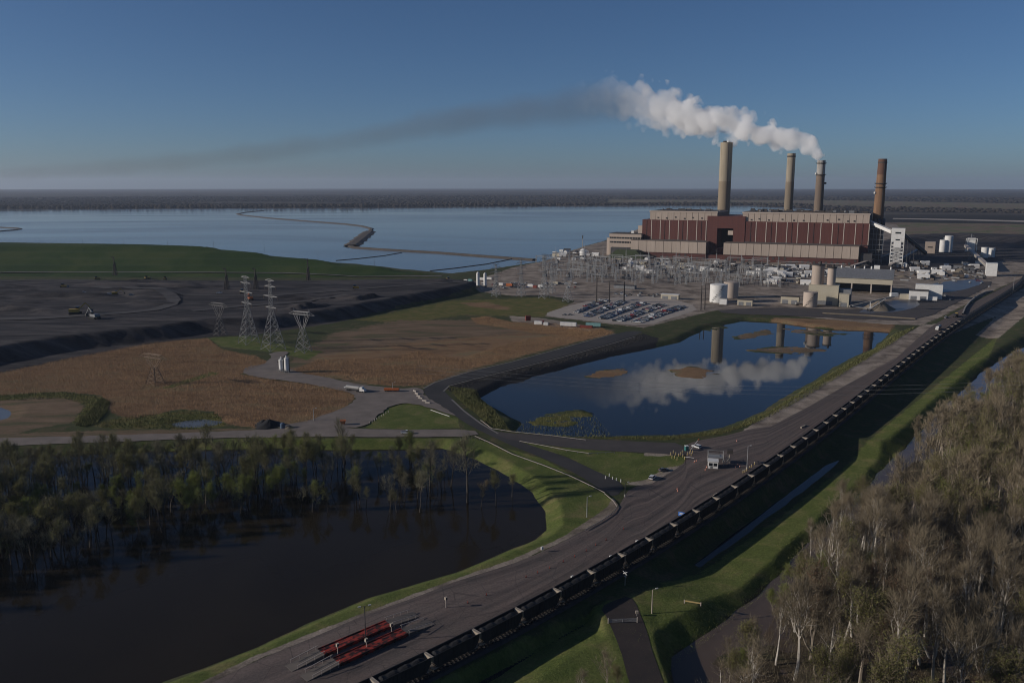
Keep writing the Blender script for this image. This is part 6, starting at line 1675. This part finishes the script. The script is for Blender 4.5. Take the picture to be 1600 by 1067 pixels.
# ------------------------------------------------------------------ trees
mat("bark_pale", (.54,.49,.42), (.36,.32,.27), .6, .9, stretch=(1,1,.25), rnd=.2)
mat("bark_brown", (.27,.225,.175), (.17,.14,.108), .6, .9, stretch=(1,1,.25), rnd=.2)
mat("twigs", (.205,.165,.108), (.145,.115,.074), .15, .95, rnd=.28)
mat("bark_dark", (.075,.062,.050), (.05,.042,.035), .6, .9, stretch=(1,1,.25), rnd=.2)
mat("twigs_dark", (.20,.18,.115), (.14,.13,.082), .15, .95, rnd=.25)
def leaf_mat(name, c, c2):
    m = mat(name, c, c2, .4, .8, rnd=.22)
    t = m.node_tree; b = t.nodes["Principled BSDF"]; o_ = t.nodes["Material Output"]
    tr = nd(t, "ShaderNodeBsdfTranslucent"); mx = nd(t, "ShaderNodeMixShader"); mx.inputs[0].default_value = .4
    t.links.new(b.inputs["Base Color"].links[0].from_socket, tr.inputs["Color"])
    t.links.new(b.outputs[0], mx.inputs[1]); t.links.new(tr.outputs[0], mx.inputs[2]); t.links.new(mx.outputs[0], o_.inputs["Surface"])
    return m
leaf_mat("bud_leaf", (.20,.19,.065), (.15,.145,.05)); leaf_mat("spring_leaf", (.22,.26,.05), (.16,.195,.04)); leaf_mat("leaf_rust", (.20,.115,.068), (.15,.09,.056))

class TB:
    def __init__(s): s.v = []; s.f = []
    def tubeseg(s, a, b, ra, rb, n):
        d = b-a; l = np.linalg.norm(d)+1e-9; d = d/l
        u = np.cross(d, [0.31, .2, .93] if abs(d[2]) < .9 else [1., 0, 0]); u /= np.linalg.norm(u); w = np.cross(d, u)
        k = len(s.v)
        for i in range(n):
            o = u*math.cos(2*math.pi*i/n)+w*math.sin(2*math.pi*i/n); s.v.append(a+o*ra)
        for i in range(n):
            o = u*math.cos(2*math.pi*i/n)+w*math.sin(2*math.pi*i/n); s.v.append(b+o*rb)
        for i in range(n):
            j = (i+1) % n; s.f.append((k+i, k+j, k+n+j)); s.f.append((k+i, k+n+j, k+n+i))
    def tri(s, a, b, w, rg):
        u = np.cross(b-a, rg.normal(size=3)); u /= np.linalg.norm(u)+1e-9
        k = len(s.v); s.v += [a-u*w, a+u*w, b]; s.f.append((k, k+1, k+2))
def unit(v): return v/(np.linalg.norm(v)+1e-9)
def tree_mesh(seed, h, shape, leaf=0, twig_n=11, lvl1=15, lod=False, spread=1.0, tw=.026):
    """one deciduous tree: woody trunk and limbs, then fine twigs and a few opening leaves"""
    rg = np.random.RandomState(seed); wood = TB(); tw_ = TB(); lf = TB()
    def path(p, d, L, n, wob, up):
        pts = [p]
        for i in range(n):
            d = unit(d + rg.normal(size=3)*wob + np.array([0, 0, up])); p = p + d*L/n; pts.append(p)
        return pts, d
    r0 = .0185*h
    def twigs(p, d, L, n):
        for _ in range(n):
            dd = unit(d + rg.normal(size=3)*.55 + np.array([0, 0, .65])); q = p + dd*L*rg.uniform(.6, 1.5)
            tw_.tri(p, q, tw*(1.5 if lod else 1), rg)
            if not lod:
                m_ = p*.45+q*.55; q2 = m_ + unit(dd+rg.normal(size=3)*.6)*L*.55; tw_.tri(m_, q2, tw*.7, rg)
            for _k in range(leaf*2 if rg.rand() < .8 else 0):
                c = p + (q-p)*rg.uniform(.3, 1.1) + rg.normal(size=3)*.28; a = rg.normal(size=3)*.10; b2 = rg.normal(size=3)*.10
                k = len(lf.v); lf.v += [c, c+a*1.5, c+b2*1.5]; lf.f.append((k, k+1, k+2))
    stems = 1 if shape != 'multi' else 3
    for st_ in range(stems):
        d0 = unit(np.array([rg.normal()*.05, rg.normal()*.05, 1.0])) if stems == 1 else unit(np.array([rg.normal()*.28, rg.normal()*.28, 1.0]))
        tp, dl = path(np.array([0., 0, -1.2]), d0, h*.92, 8, .05 if shape != 'bent' else .13, .08)
        R = [r0*(1-.86*i/8)*(1 if stems == 1 else .7) for i in range(9)]
        for i in range(8): wood.tubeseg(tp[i], tp[i+1], R[i], R[i+1], 5 if not lod else 3)
        start = .36 if shape != 'tall' else .5
        for b_ in range(lvl1//stems):
            f = start + (1-start)*(b_+rg.rand())/(lvl1//stems); i = min(7, int(f*8)); p = tp[i] + (tp[i+1]-tp[i])*(f*8-i)
            az = rg.uniform(0, 6.283); el = .55 + .75*f
            d = unit(np.array([math.cos(az), math.sin(az), math.tan(min(el, 1.2))*1.0])); L = h*(.29*(1-f)**.7+.08)*rg.uniform(.7, 1.3)*spread
            bp, de = path(p, d, L*1.12, 4, .15, .16); rb = R[i]*.45
            for k in range(4): wood.tubeseg(bp[k], bp[k+1], rb*(1-.2*k), rb*(1-.2*(k+1)), 3)
            for c_ in range(6 if not lod else 5):
                g = rg.uniform(.25, 1.0); k = min(3, int(g*4)); q = bp[k]+(bp[k+1]-bp[k])*(g*4-k)
                dd = unit(de + rg.normal(size=3)*.65 + np.array([0, 0, .35])); L2 = L*rg.uniform(.28, .5)+.5
                if lod: e = q+dd*L2; tw_.tri(q, e, .05, rg); pts = [q, (q+e)/2, e]
                else:
                    pts, dd = path(q, dd, L2, 2, .15, .12)
                    for k2 in range(2): wood.tubeseg(pts[k2], pts[k2+1], rb*.35*(1-.4*k2), rb*.35*(1-.4*(k2+1)), 3)
                for s_ in pts[1:]: twigs(s_, dd, .9+h*.052, twig_n//2 if not lod else 5)
        twigs(tp[-1], np.array([0, 0, 1.]), 1.6, twig_n)
    mk = lambda tb: (np.array(tb.v).reshape(-1, 3), np.array(tb.f, dtype=np.int32).reshape(-1, 3))
    return mk(wood), mk(tw_), mk(lf)
def join_arr(parts):
    V = []; F = []; M = []; n = 0
    for mi, (v, f) in enumerate(parts):
        if len(v) == 0: continue
        V.append(v); F.append(f+n); M.append(np.full(len(f), mi)); n += len(v)
    return np.vstack(V), np.vstack(F), np.concatenate(M)
KINDS_T = {   # name, label on the right-hand wood, bark, twig material, leaf material, parameters
 'bare_tall': ("bare_tree", "tall bare tree with pale trunk and grey-brown twigs", "bark_pale", "twigs", "bud_leaf", dict(shape='tall', leaf=0)),
 'bare_round': ("bare_tree", "bare spreading tree with dark trunk and brown twigs", "bark_brown", "twigs", "bud_leaf", dict(shape='bent', leaf=0, spread=1.2)),
 'bud': ("budding_tree", "slim tree hazed with olive buds", "bark_brown", "twigs", "bud_leaf", dict(shape='tall', leaf=2)),
 'green': ("leafing_tree", "tree with fresh yellow-green leaves", "bark_brown", "twigs", "spring_leaf", dict(shape='bent', leaf=3, spread=1.1)),
 'multi': ("bare_tree", "many-stemmed bare tree with pale ascending limbs", "bark_pale", "twigs", "bud_leaf", dict(shape='multi', leaf=0, spread=.8)),
 'rust': ("budding_tree", "tree with reddish brown opening buds", "bark_brown", "twigs", "leaf_rust", dict(shape='bent', leaf=1)),
}
PROT = {}
sd = 100
for k, (nm, lb, bk, tm, lm, kw) in KINDS_T.items():
    PROT[k] = []
    for v in range(3 if k != 'rust' else 2):
        sd += 1; wd, tw1, lf = tree_mesh(sd, 18, **kw)
        trunk = np_mesh("trunk", wd[0], wd[1], MATS[bk])
        V, F_, M_ = join_arr([tw1, lf]); crown = np_mesh("crown", V, F_, [MATS[tm], MATS[lm]]); crown.polygons.foreach_set("material_index", M_.astype(np.int32))
        PROT[k].append((trunk, crown))
def put_tree(k, p, scale, rz, where, group, rg, dark=False):
    nm, lb = KINDS_T[k][0], KINDS_T[k][1]
    tr_, cr = rg.choice(PROT[k])
    o = link(nm, tr_, None, p); o.rotation_euler = (rg.uniform(-.05, .05), rg.uniform(-.05, .05), rz); o.scale = (scale*rg.uniform(.9, 1.15),)*2+(scale,)
    tag(o, lb + " " + where, "tree", group)
    o.data = tr_
    c = link("crown", cr, o)
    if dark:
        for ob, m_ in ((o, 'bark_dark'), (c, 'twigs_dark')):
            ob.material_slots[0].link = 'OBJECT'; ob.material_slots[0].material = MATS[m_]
    return o
LOD = {}
for k, (nm, lb, bk, tm, lm, kw) in KINDS_T.items():
    sd += 1; kw = dict(kw); kw['leaf'] = min(kw['leaf'], 1) * (2 if k == 'green' else 1)
    LOD[k] = [tree_mesh(sd+50*j, 18, lod=True, lvl1=13, **kw) for j in range(2)]
def wood_mass(name, label, spots, mats_, cat="woodland"):
    VV = []; FF = []; MM = []; n = 0
    for k, p, sc, rz in spots:
        V, F_, M_ = join_arr(random.choice(LOD[k])); 
        c, s_ = math.cos(rz), math.sin(rz); R = np.array([[c, -s_, 0], [s_, c, 0], [0, 0, 1]])*sc
        M_ = M_.copy(); leafm = {'green': 3, 'rust': 4}.get(k, 2); M_[M_ == 2] = leafm
        VV.append(V@R.T+np.array(p)); FF.append(F_+n); MM.append(M_); n += len(V)
    me = np_mesh(name, np.vstack(VV), np.vstack(FF), [MATS[m_] for m_ in mats_]); me.polygons.foreach_set("material_index", np.concatenate(MM).astype(np.int32))
    o = link(name, me); tag(o, label, cat, kind='stuff'); return o
# ---- the wood on the right
rg = random.Random(31)
wood_r = PL([(1035,1420),(1055,1210),(1105,1115),(1175,1025),(1226,935),(1258,872),(1300,826),(1352,776),(1404,728),(1452,682),(1484,656),(1522,630),(1556,592),(1600,568),(1690,545),(1800,530),(2050,700),(2050,1420)], -4)
xs = [p.x for p in wood_r]; ys = [p.y for p in wood_r]
pts = []
tries = 0
cell = {}
while len(pts) < 2200 and tries < 60000:
    tries += 1
    x, y = rg.uniform(min(xs), max(xs)), rg.uniform(min(ys), max(ys))
    if x > y*.70: continue
    ok = not any((x-a)**2+(y-b2)**2 < 4.5**2 for i in (-1, 0, 1) for j in (-1, 0, 1) for a, b2 in cell.get((int(x/5)+i, int(y/5)+j), ()))
    if ok: cell.setdefault((int(x/5), int(y/5)), []).append((x, y)); pts.append((x, y))
arr = np.array(pts); ins = sdf(wood_r, arr[:, 0], arr[:, 1])
sel = arr[ins < 0]; dd = ins[ins < 0]
# open water clearing inside the wood
clr = PL([(1330,800),(1365,755),(1430,728),(1470,735),(1450,775),(1400,800),(1355,822)], -4); cd = sdf(clr, sel[:, 0], sel[:, 1]); sel = sel[cd > 2]; dd = dd[cd > 2]
vis = np.abs(sel[:, 0]/(sel[:, 1]+1)) < .70
order = np.argsort(np.hypot(sel[:, 0], sel[:, 1]) + np.where(vis, 0, 4000))
zz = height(sel[:, 0], sel[:, 1])
pn = fnoise(sel[:, 0]/28, sel[:, 1]/28, 2)
gn = fnoise(sel[:, 0]/18+40, sel[:, 1]/18, 2)
mass = []
WHERE_R = "in the wood right of the levee"
for rank, i in enumerate(order):
    x, y = sel[i]; z = max(float(zz[i]), -4.3)
    if gn[i] > .17: k = rg.choice(['green', 'green', 'bud'])
    elif gn[i] > .02: k = rg.choice(['bud', 'bud', 'bare_round', 'multi'])
    elif gn[i] < -.36: k = rg.choice(['rust', 'bare_round', 'bare_tall', 'bud'])
    else: k = rg.choice(['bare_tall', 'bare_tall', 'bare_tall', 'bare_tall', 'bare_round', 'multi', 'bud'])
    sc = (21.5 + 6*pn[i] + rg.uniform(-4, 4))/18
    if k == 'bare_tall': sc *= 1.18
    if k == 'green': sc *= .72
    if dd[i] > -14: sc *= .55 + .45*(-dd[i])/14
    if rank < 185: put_tree(k, (x, y, z), sc, rg.uniform(0, 6.28), WHERE_R, "trees of the flooded wood on the right", rg)
    else: mass.append((k, (x, y, z), sc, rg.uniform(0, 6.28)))
wood_mass("woodland", "further trees of the flooded wood right of the levee", mass, ["bark_brown", "twigs", "bud_leaf", "spring_leaf", "leaf_rust"])
# ---- the flooded wood on the left
wood_l = PL([(-260,738),(0,735),(250,728),(420,728),(545,728),(560,752),(450,786),(350,812),(200,852),(0,912),(-260,975)], -3)
xs = [p.x for p in wood_l]; ys = [p.y for p in wood_l]
pts = []; cell = {}; tries = 0
while len(pts) < 700 and tries < 20000:
    tries += 1
    x, y = rg.uniform(min(xs), max(xs)), rg.uniform(min(ys), max(ys))
    ok = not any((x-a)**2+(y-b2)**2 < 3.7**2 for i in (-1, 0, 1) for j in (-1, 0, 1) for a, b2 in cell.get((int(x/5)+i, int(y/5)+j), ()))
    if ok: cell.setdefault((int(x/5), int(y/5)), []).append((x, y)); pts.append((x, y))
arr = np.array(pts); ins = sdf(wood_l, arr[:, 0], arr[:, 1]); sel = arr[ins < 0]
order = np.argsort(np.hypot(sel[:, 0], sel[:, 1])); gn = fnoise(sel[:, 0]/20+9, sel[:, 1]/20, 2); pn = fnoise(sel[:, 0]/30+5, sel[:, 1]/30, 2)
mass = []
for rank, i in enumerate(order):
    x, y = sel[i]
    k = rg.choice(['green', 'bud', 'green']) if gn[i] > -.10 else rg.choice(['bare_round', 'bare_tall', 'bud', 'bud', 'multi'])
    sc = (15.5+4*pn[i]+rg.uniform(-2.5, 3))/18 * (.72 if k == 'green' else 1)
    p = (x, y, max(hz(x, y), -3.4))
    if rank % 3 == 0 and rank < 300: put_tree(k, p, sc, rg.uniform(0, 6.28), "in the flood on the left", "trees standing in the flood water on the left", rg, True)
    else: mass.append((k, p, sc, rg.uniform(0, 6.28)))
edge = PL([(548,722),(640,718),(700,728),(690,770),(620,800),(560,800),(470,800)], -3)
for _ in range(46):
    a_, b_2 = rg.choice(edge), rg.choice(edge); q = a_.lerp(b_2, rg.random()); mass.append((rg.choice(['bare_round', 'bud', 'bare_tall', 'bud', 'green']), (q.x, q.y, -3.3), rg.uniform(.42, .75), rg.uniform(0, 6)))
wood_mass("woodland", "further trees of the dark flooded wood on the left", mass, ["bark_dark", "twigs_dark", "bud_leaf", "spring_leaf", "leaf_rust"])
for px, py, hpx, k, w in ((540,722,62,'bare_round',"alone at the upper edge of the flood, tallest near the road"),(592,752,38,'bare_tall',"thin, in the flood below the parked pickup"),(625,768,44,'bare_round',"in the flood right of centre, dark and spreading"),
      (645,742,38,'bud',"at the water's upper edge below the white pickup"),(672,775,80,'bare_tall',"in open flood water, thin and tall"),(704,760,64,'bare_tall',"in open flood water, nearest the grass bank but one"),(731,785,100,'bare_tall',"tallest in the open flood water by the grass bank"),
      (752,792,40,'rust',"small and reddish at the right edge of the flood"),(775,790,52,'bud',"pale and bushy at the right edge of the flood"),(800,776,34,'bud',"last and smallest at the right edge of the flood"),(560,770,48,'bare_round',"leaning, in the flood just right of the dense wood"),
      (655,800,60,'bare_tall',"furthest out in the open flood water"),(610,790,50,'multi',"many-stemmed, out in the open flood water"),(480,744,52,'green',"at the right end of the dense wood"),(648,735,28,'green',"small, on the bank under the white pickup")):
    p = P(px, py, -3); sc = (hpx*mpp(p.y)*1.05)/17.5
    o = put_tree(k, p, sc, rg.uniform(0, 6), w, None, rg, True); o["label"] = KINDS_T[k][1].split(" with ")[0].replace("slim ", "slim budding ").split(" hazed")[0] + " " + w
p = P(945, 1062, -2); o = put_tree('bare_round', P(945, 1085, -1), .62, 1, "left of the gate road", None, rg); o = put_tree('bud', P(968, 1098, -1), .55, 2, "beside the gate road at the bottom edge", None, rg); put_tree('bare_tall', P(905, 1100, -1), .5, 2, "at the bottom, below the train", None, rg)
# undergrowth in the right-hand wood: thin saplings and brush
rgn = np.random.RandomState(8)
def blades(name, label, polys, n, hmin, hmax, w, material, z0, lean=.25, fill=1, drape=True, cat="undergrowth", maxr=900):
    X = []; 
    for poly, share in polys:
        xs = np.array([p.x for p in poly]); ys = np.array([p.y for p in poly]); k = int(n*share); got = 0; out = []
        while got < k:
            x = rgn.uniform(xs.min(), xs.max(), k*3); y = rgn.uniform(ys.min(), ys.max(), k*3); m_ = (sdf(poly, x, y) < 0) & (np.abs(x/y) < .75); q = np.c_[x[m_], y[m_]]; out.append(q); got += len(q)
            if len(q) == 0: break
        X.append(np.vstack(out)[:k])
    X = np.vstack(X); z = height(X[:, 0], X[:, 1]) if drape else np.full(len(X), z0)
    z = np.maximum(z, z0); n = len(X); H = rgn.uniform(hmin, hmax, n)*(1+.5*fnoise(X[:, 0]/9, X[:, 1]/9, 2)); a = rgn.uniform(0, 6.28, n); W = w*rgn.uniform(.6, 1.4, n)
    dx, dy = np.cos(a)*W, np.sin(a)*W; lx, ly = rgn.normal(size=n)*lean*H, rgn.normal(size=n)*lean*H
    A = np.c_[X[:, 0]-dx, X[:, 1]-dy, z-.1]; B_ = np.c_[X[:, 0]+dx, X[:, 1]+dy, z-.1]; C_ = np.c_[X[:, 0]+lx, X[:, 1]+ly, z+H]
    V = np.stack([A, B_, C_], 1).reshape(-1, 3); me = np_mesh(name, V, np.arange(3*n).reshape(-1, 3), MATS[material])
    o = link(name, me); tag(o, label, cat, kind='stuff'); return o
mat("brush", (.17,.13,.09), (.10,.095,.05), .06, .95, coords='World'); mat("reed_blade", (.40,.245,.125), (.27,.17,.09), .025, .95, coords='World', detail=6); mat("sedge", (.16,.15,.06), (.10,.11,.04), .08, .95, coords='World')
blades("undergrowth", "brown saplings and brush filling the right-hand wood", [(wood_r, 1.0)], 60000, .6, 3.2, .04, "brush", -4.0, .3)
R_ = COVER['reed']
blades("reeds", "tall orange-brown reeds covering the marsh", [(R_[0][0], .62), (R_[1][0], .26), (R_[2][0], .12)], 150000, .5, 1.5, .05, "reed_blade", -3, .22, cat="reeds")
DARK_RING = PL([(118,664),(140,640),(158,622),(172,628),(166,645),(150,662),(132,667)])
blades("sedge", "olive sedge and scrub round the pond and pools", [(COVER['yellow'][0][0], .3), (COVER['yellow'][1][0], .04), (COVER['yellow'][2][0], .25), (DARK_RING, .2), (COVER['yellow'][3][0], .1), (COVER['yellow'][4][0], .1)], 30000, .4, 1.5, .12, "sedge", -2.6, .3, cat="sedge")
mat("grass_blade", (.15,.195,.045), (.22,.21,.075), .12, .95, coords='World', detail=6)
GR_ = COVER['green']
blades("grass_tufts", "rough grass on the levee and road banks", [(GR_[2][0], .62), (GR_[3][0], .1), (GR_[4][0], .06), (GR_[5][0], .22)], 60000, .1, .3, .05, "grass_blade", -3.4, .5, cat="grass")
# ---- distant woods
mat("far_wood", (.026,.023,.020), (.042,.034,.027), .0012, 1.0, coords='World', detail=6)
def distant():
    n = 52000; r = np.exp(rgn.uniform(math.log(3300), math.log(25000), n)); th = np.radians(rgn.uniform(-38, 38, n)); x, y = r*np.sin(th), r*np.cos(th)
    keep = (sdf(lake, x, y) > 15) & (r < 9500)
    keep &= ~((fnoise(x/1500, y/500, 3) > .22) & (r > 5200))
    keep &= ~((th > math.radians(18)) & (r < 4300) & (r > 1000))
    for poly, sft in COVER['field']: keep &= sdf(poly, x, y) > 10
    x, y, r = x[keep], y[keep], r[keep]
    # an unbroken band of shore trees on the far side of the lake
    sh_ = PL([(-900,328.5),(60,326.5),(300,325.5),(520,324.5),(700,322.5),(1010,321),(1170,321)], 0); q = dense_line([(-900,328.3),(60,326.3),(300,325.3),(520,324.3),(700,322.3),(1010,320.8),(1180,320.8),(1290,325)], 0, 9)
    bx = np.array([p.x for p in q]); by = np.array([p.y for p in q])
    for _ in range(3): x = np.r_[x, bx+rgn.normal(size=len(bx))*6]; y = np.r_[y, by+rgn.uniform(0, 160, len(by))]
    r = np.hypot(x, y); n = len(x); w = np.maximum(12, r*.0028)*rgn.uniform(.6, 1.3, n); h = np.where(np.arange(n) >= n-3*len(bx), rgn.uniform(7, 21, n), rgn.uniform(3, 8, n))*(1+np.clip((r-9000)/26000, 0, 1)*.8)*(1+.35*fnoise(x/300, y/300, 2))
    k = 5; ang = np.arange(k)*2*math.pi/k
    base = np.stack([np.c_[x+w*np.cos(a), y+w*np.sin(a), np.full(n, -1.)] for a in ang], 1); mid = np.stack([np.c_[x+w*.85*np.cos(a+.5), y+w*.85*np.sin(a+.5), h*.65] for a in ang], 1); tp = np.c_[x, y, h][:, None, :]
    V = np.concatenate([base, mid, tp], 1).reshape(-1, 3); F_ = []
    for i in range(k):
        j = (i+1) % k; F_ += [(i, j, k+j), (i, k+j, k+i), (k+i, k+j, 2*k)]
    F_ = (np.array(F_)[None] + (np.arange(n)*(2*k+1))[:, None, None]).reshape(-1, 3)
    o = link("distant_woods", np_mesh("distant_woods", V, F_, MATS["far_wood"], True)); tag(o, "blue-brown woods along the far shore and out to the horizon", "woods", kind='stuff')
distant()
# ------------------------------------------------------------------ steam, smoke and haze
def plume(name, label, cat, knots, Y0, Y1, dens, colour, aniso, nscale, rough_amt, gain, billow=0.0, absorb=None, detail=4):
    """smoke in the air: knots are (column, row, radius in pixels, strength), from the chimney downwind"""
    P3 = []
    x_s, x_e = knots[0][0], knots[-1][0]
    for px, py, rp, st in knots:
        f = (px-x_s)/(x_e-x_s); Y = Y0+(Y1-Y0)*f; z = top(Y, py); p = at(px, Y, z); P3.append((p.x, p.y, z, rp*mpp(Y), st))
    A = np.array(P3); X0, X1 = A[0, 0], A[-1, 0]; zlo, zhi = A[:, 2].min()-1, A[:, 2].max()+1; rmax = A[:, 3].max()*1.01; smax = A[:, 4].max()
    # body: a tube round the path
    n = 14; V = []; F_ = []
    u = np.linspace(-.01, 1.01, 60)
    t_ = (A[:, 0]-X0)/(X1-X0)
    for uu in u:
        z = np.interp(uu, t_, A[:, 2]); r = np.interp(uu, t_, A[:, 3])*1.45+1; y = A[0, 1]+(A[-1, 1]-A[0, 1])*uu
        for i in range(n): V.append((X0+(X1-X0)*uu, y+r*math.cos(2*math.pi*i/n), z+r*math.sin(2*math.pi*i/n)))
    m = len(u)
    for k in range(m-1):
        for i in range(n): F_.append((k*n+i, k*n+(i+1) % n, (k+1)*n+(i+1) % n, (k+1)*n+i))
    F_.append(tuple(range(n))); F_.append(tuple((m-1)*n+i for i in range(n-1, -1, -1)))
    me = bpy.data.meshes.new(name); me.from_pydata(V, [], F_)
    bm = bmesh.new(); bm.from_mesh(me); bmesh.ops.recalc_face_normals(bm, faces=bm.faces); bm.to_mesh(me); bm.free()
    mt = bpy.data.materials.new(name); mt.use_nodes = True; t = mt.node_tree; t.nodes.clear()
    out = nd(t, "ShaderNodeOutputMaterial"); pv = nd(t, "ShaderNodeVolumePrincipled"); t.links.new(pv.outputs[0], out.inputs["Volume"])
    pv.inputs["Color"].default_value = (*colour, 1); pv.inputs["Anisotropy"].default_value = aniso
    if absorb: pv.inputs["Absorption Color"].default_value = (*absorb, 1)
    pos = nd(t, "ShaderNodeNewGeometry").outputs["Position"]; sx = nd(t, "ShaderNodeSeparateXYZ"); t.links.new(pos, sx.inputs[0])
    uu = mathn(t, 'DIVIDE', mathn(t, 'SUBTRACT', sx.outputs[0], X0), X1-X0, True)
    def curve(vals, lo, hi):
        c = nd(t, "ShaderNodeFloatCurve"); cu = c.mapping.curves[0]
        pts = [(max(0, min(1, a)), (v-lo)/(hi-lo)) for a, v in zip(t_, vals)]
        while len(cu.points) < len(pts): cu.points.new(.5, .5)
        for q, (a, v) in zip(cu.points, pts): q.location = (a, v); q.handle_type = 'AUTO_CLAMPED'
        c.mapping.update(); t.links.new(uu, c.inputs["Value"])
        return mathn(t, 'ADD', mathn(t, 'MULTIPLY', c.outputs[0], hi-lo), lo)
    zc = curve(A[:, 2], zlo, zhi); rc = curve(A[:, 3], 0, rmax); sc = curve(A[:, 4], 0, smax)
    yc = mathn(t, 'ADD', mathn(t, 'MULTIPLY', uu, A[-1, 1]-A[0, 1]), A[0, 1])
    dy_ = mathn(t, 'DIVIDE', mathn(t, 'SUBTRACT', sx.outputs[1], yc), rc); dz_ = mathn(t, 'DIVIDE', mathn(t, 'SUBTRACT', sx.outputs[2], zc), rc)
    d = mathn(t, 'SQRT', mathn(t, 'ADD', mathn(t, 'MULTIPLY', dy_, dy_), mathn(t, 'MULTIPLY', dz_, dz_)))
    n1 = noise_node(t, pos, nscale, detail, .55, .3)
    v = mathn(t, 'ADD', mathn(t, 'SUBTRACT', 1.0, d), mathn(t, 'MULTIPLY', mathn(t, 'SUBTRACT', n1.outputs[0], .5), rough_amt))
    if billow:
        vo = nd(t, "ShaderNodeTexVoronoi", feature='SMOOTH_F1'); vo.inputs["Scale"].default_value = nscale*1.25; vo.inputs["Smoothness"].default_value = .35
        wv = nd(t, "ShaderNodeVectorMath", operation='ADD'); t.links.new(pos, wv.inputs[0]); sc_ = nd(t, "ShaderNodeVectorMath", operation='SCALE'); sc_.inputs[3].default_value = 9.0
        t.links.new(n1.outputs["Color"], sc_.inputs[0]); t.links.new(sc_.outputs[0], wv.inputs[1]); t.links.new(wv.outputs[0], vo.inputs["Vector"])
        v = mathn(t, 'ADD', v, mathn(t, 'MULTIPLY', mathn(t, 'SUBTRACT', .45, vo.outputs["Distance"]), billow))
    k = mathn(t, 'MULTIPLY', v, gain, True)
    t.links.new(mathn(t, 'MULTIPLY', mathn(t, 'MULTIPLY', k, sc), dens), pv.inputs["Density"])
    me.materials.append(mt)
    o = link(name, me); tag(o, label, cat, kind='stuff')
    return o, mt
steam_knots = [(1285,243,2.5,1),(1282,241,7,1),(1278,240,10,1),(1272,233,13,1),(1263,227,15,1),(1250,222,16.5,1),(1237,221,17,1),(1206,213,19,1),(1172,203,22,1),(1135,196,24,1),(1112,192,25,.9),(1069,183,27,.75),(1040,175,30,.5),(1010,168,31,.16),(985,162,30,.085),(965,156,28,.042),(945,152,27,.024),(920,156,26,.012),(890,161,22,0)]
so, sm = plume("steam_plume", "billowing white steam plume drifting left from the grey-topped chimney", "steam", steam_knots, 1392, 1720, .20, (.96,.96,.96), .0, .032, 1.6, 6.0, 1.25, detail=7)
smoke_knots = [(1010,165,16,.0),(985,163,30,.45),(940,162,36,.7),(880,168,35,.8),(800,177,30,.95),(700,192,27,1),(600,211,23,.95),(500,227,21,.9),(400,240,19,.8),(250,256,17,.62),(120,266,15,.5),(0,274,14,.4),(-160,283,13,.35)]
ko, km = plume("smoke_trail", "thin grey-brown smoke trail stretching left across the sky from the steam", "smoke", smoke_knots, 1640, 1900, .0088, (.30,.29,.27), .1, .012, .9, 1.6, 0, detail=3)
# mouth of the steaming chimney
mb = MB()
# haze
hb = MB().box(-30000, 30000, -6000, 29000, -8.0, 330.0)
hm = bpy.data.materials.new("haze"); hm.use_nodes = True; t = hm.node_tree; t.nodes.clear()
out = nd(t, "ShaderNodeOutputMaterial"); pv = nd(t, "ShaderNodeVolumePrincipled"); t.links.new(pv.outputs[0], out.inputs["Volume"])
pv.inputs["Color"].default_value = (.72,.82,1.0,1); pv.inputs["Density"].default_value = 3.0e-5; pv.inputs["Anisotropy"].default_value = .2
ho = hb.build("haze", hm); tag(ho, "pale blue haze lying over the whole plain", "haze", kind='stuff')
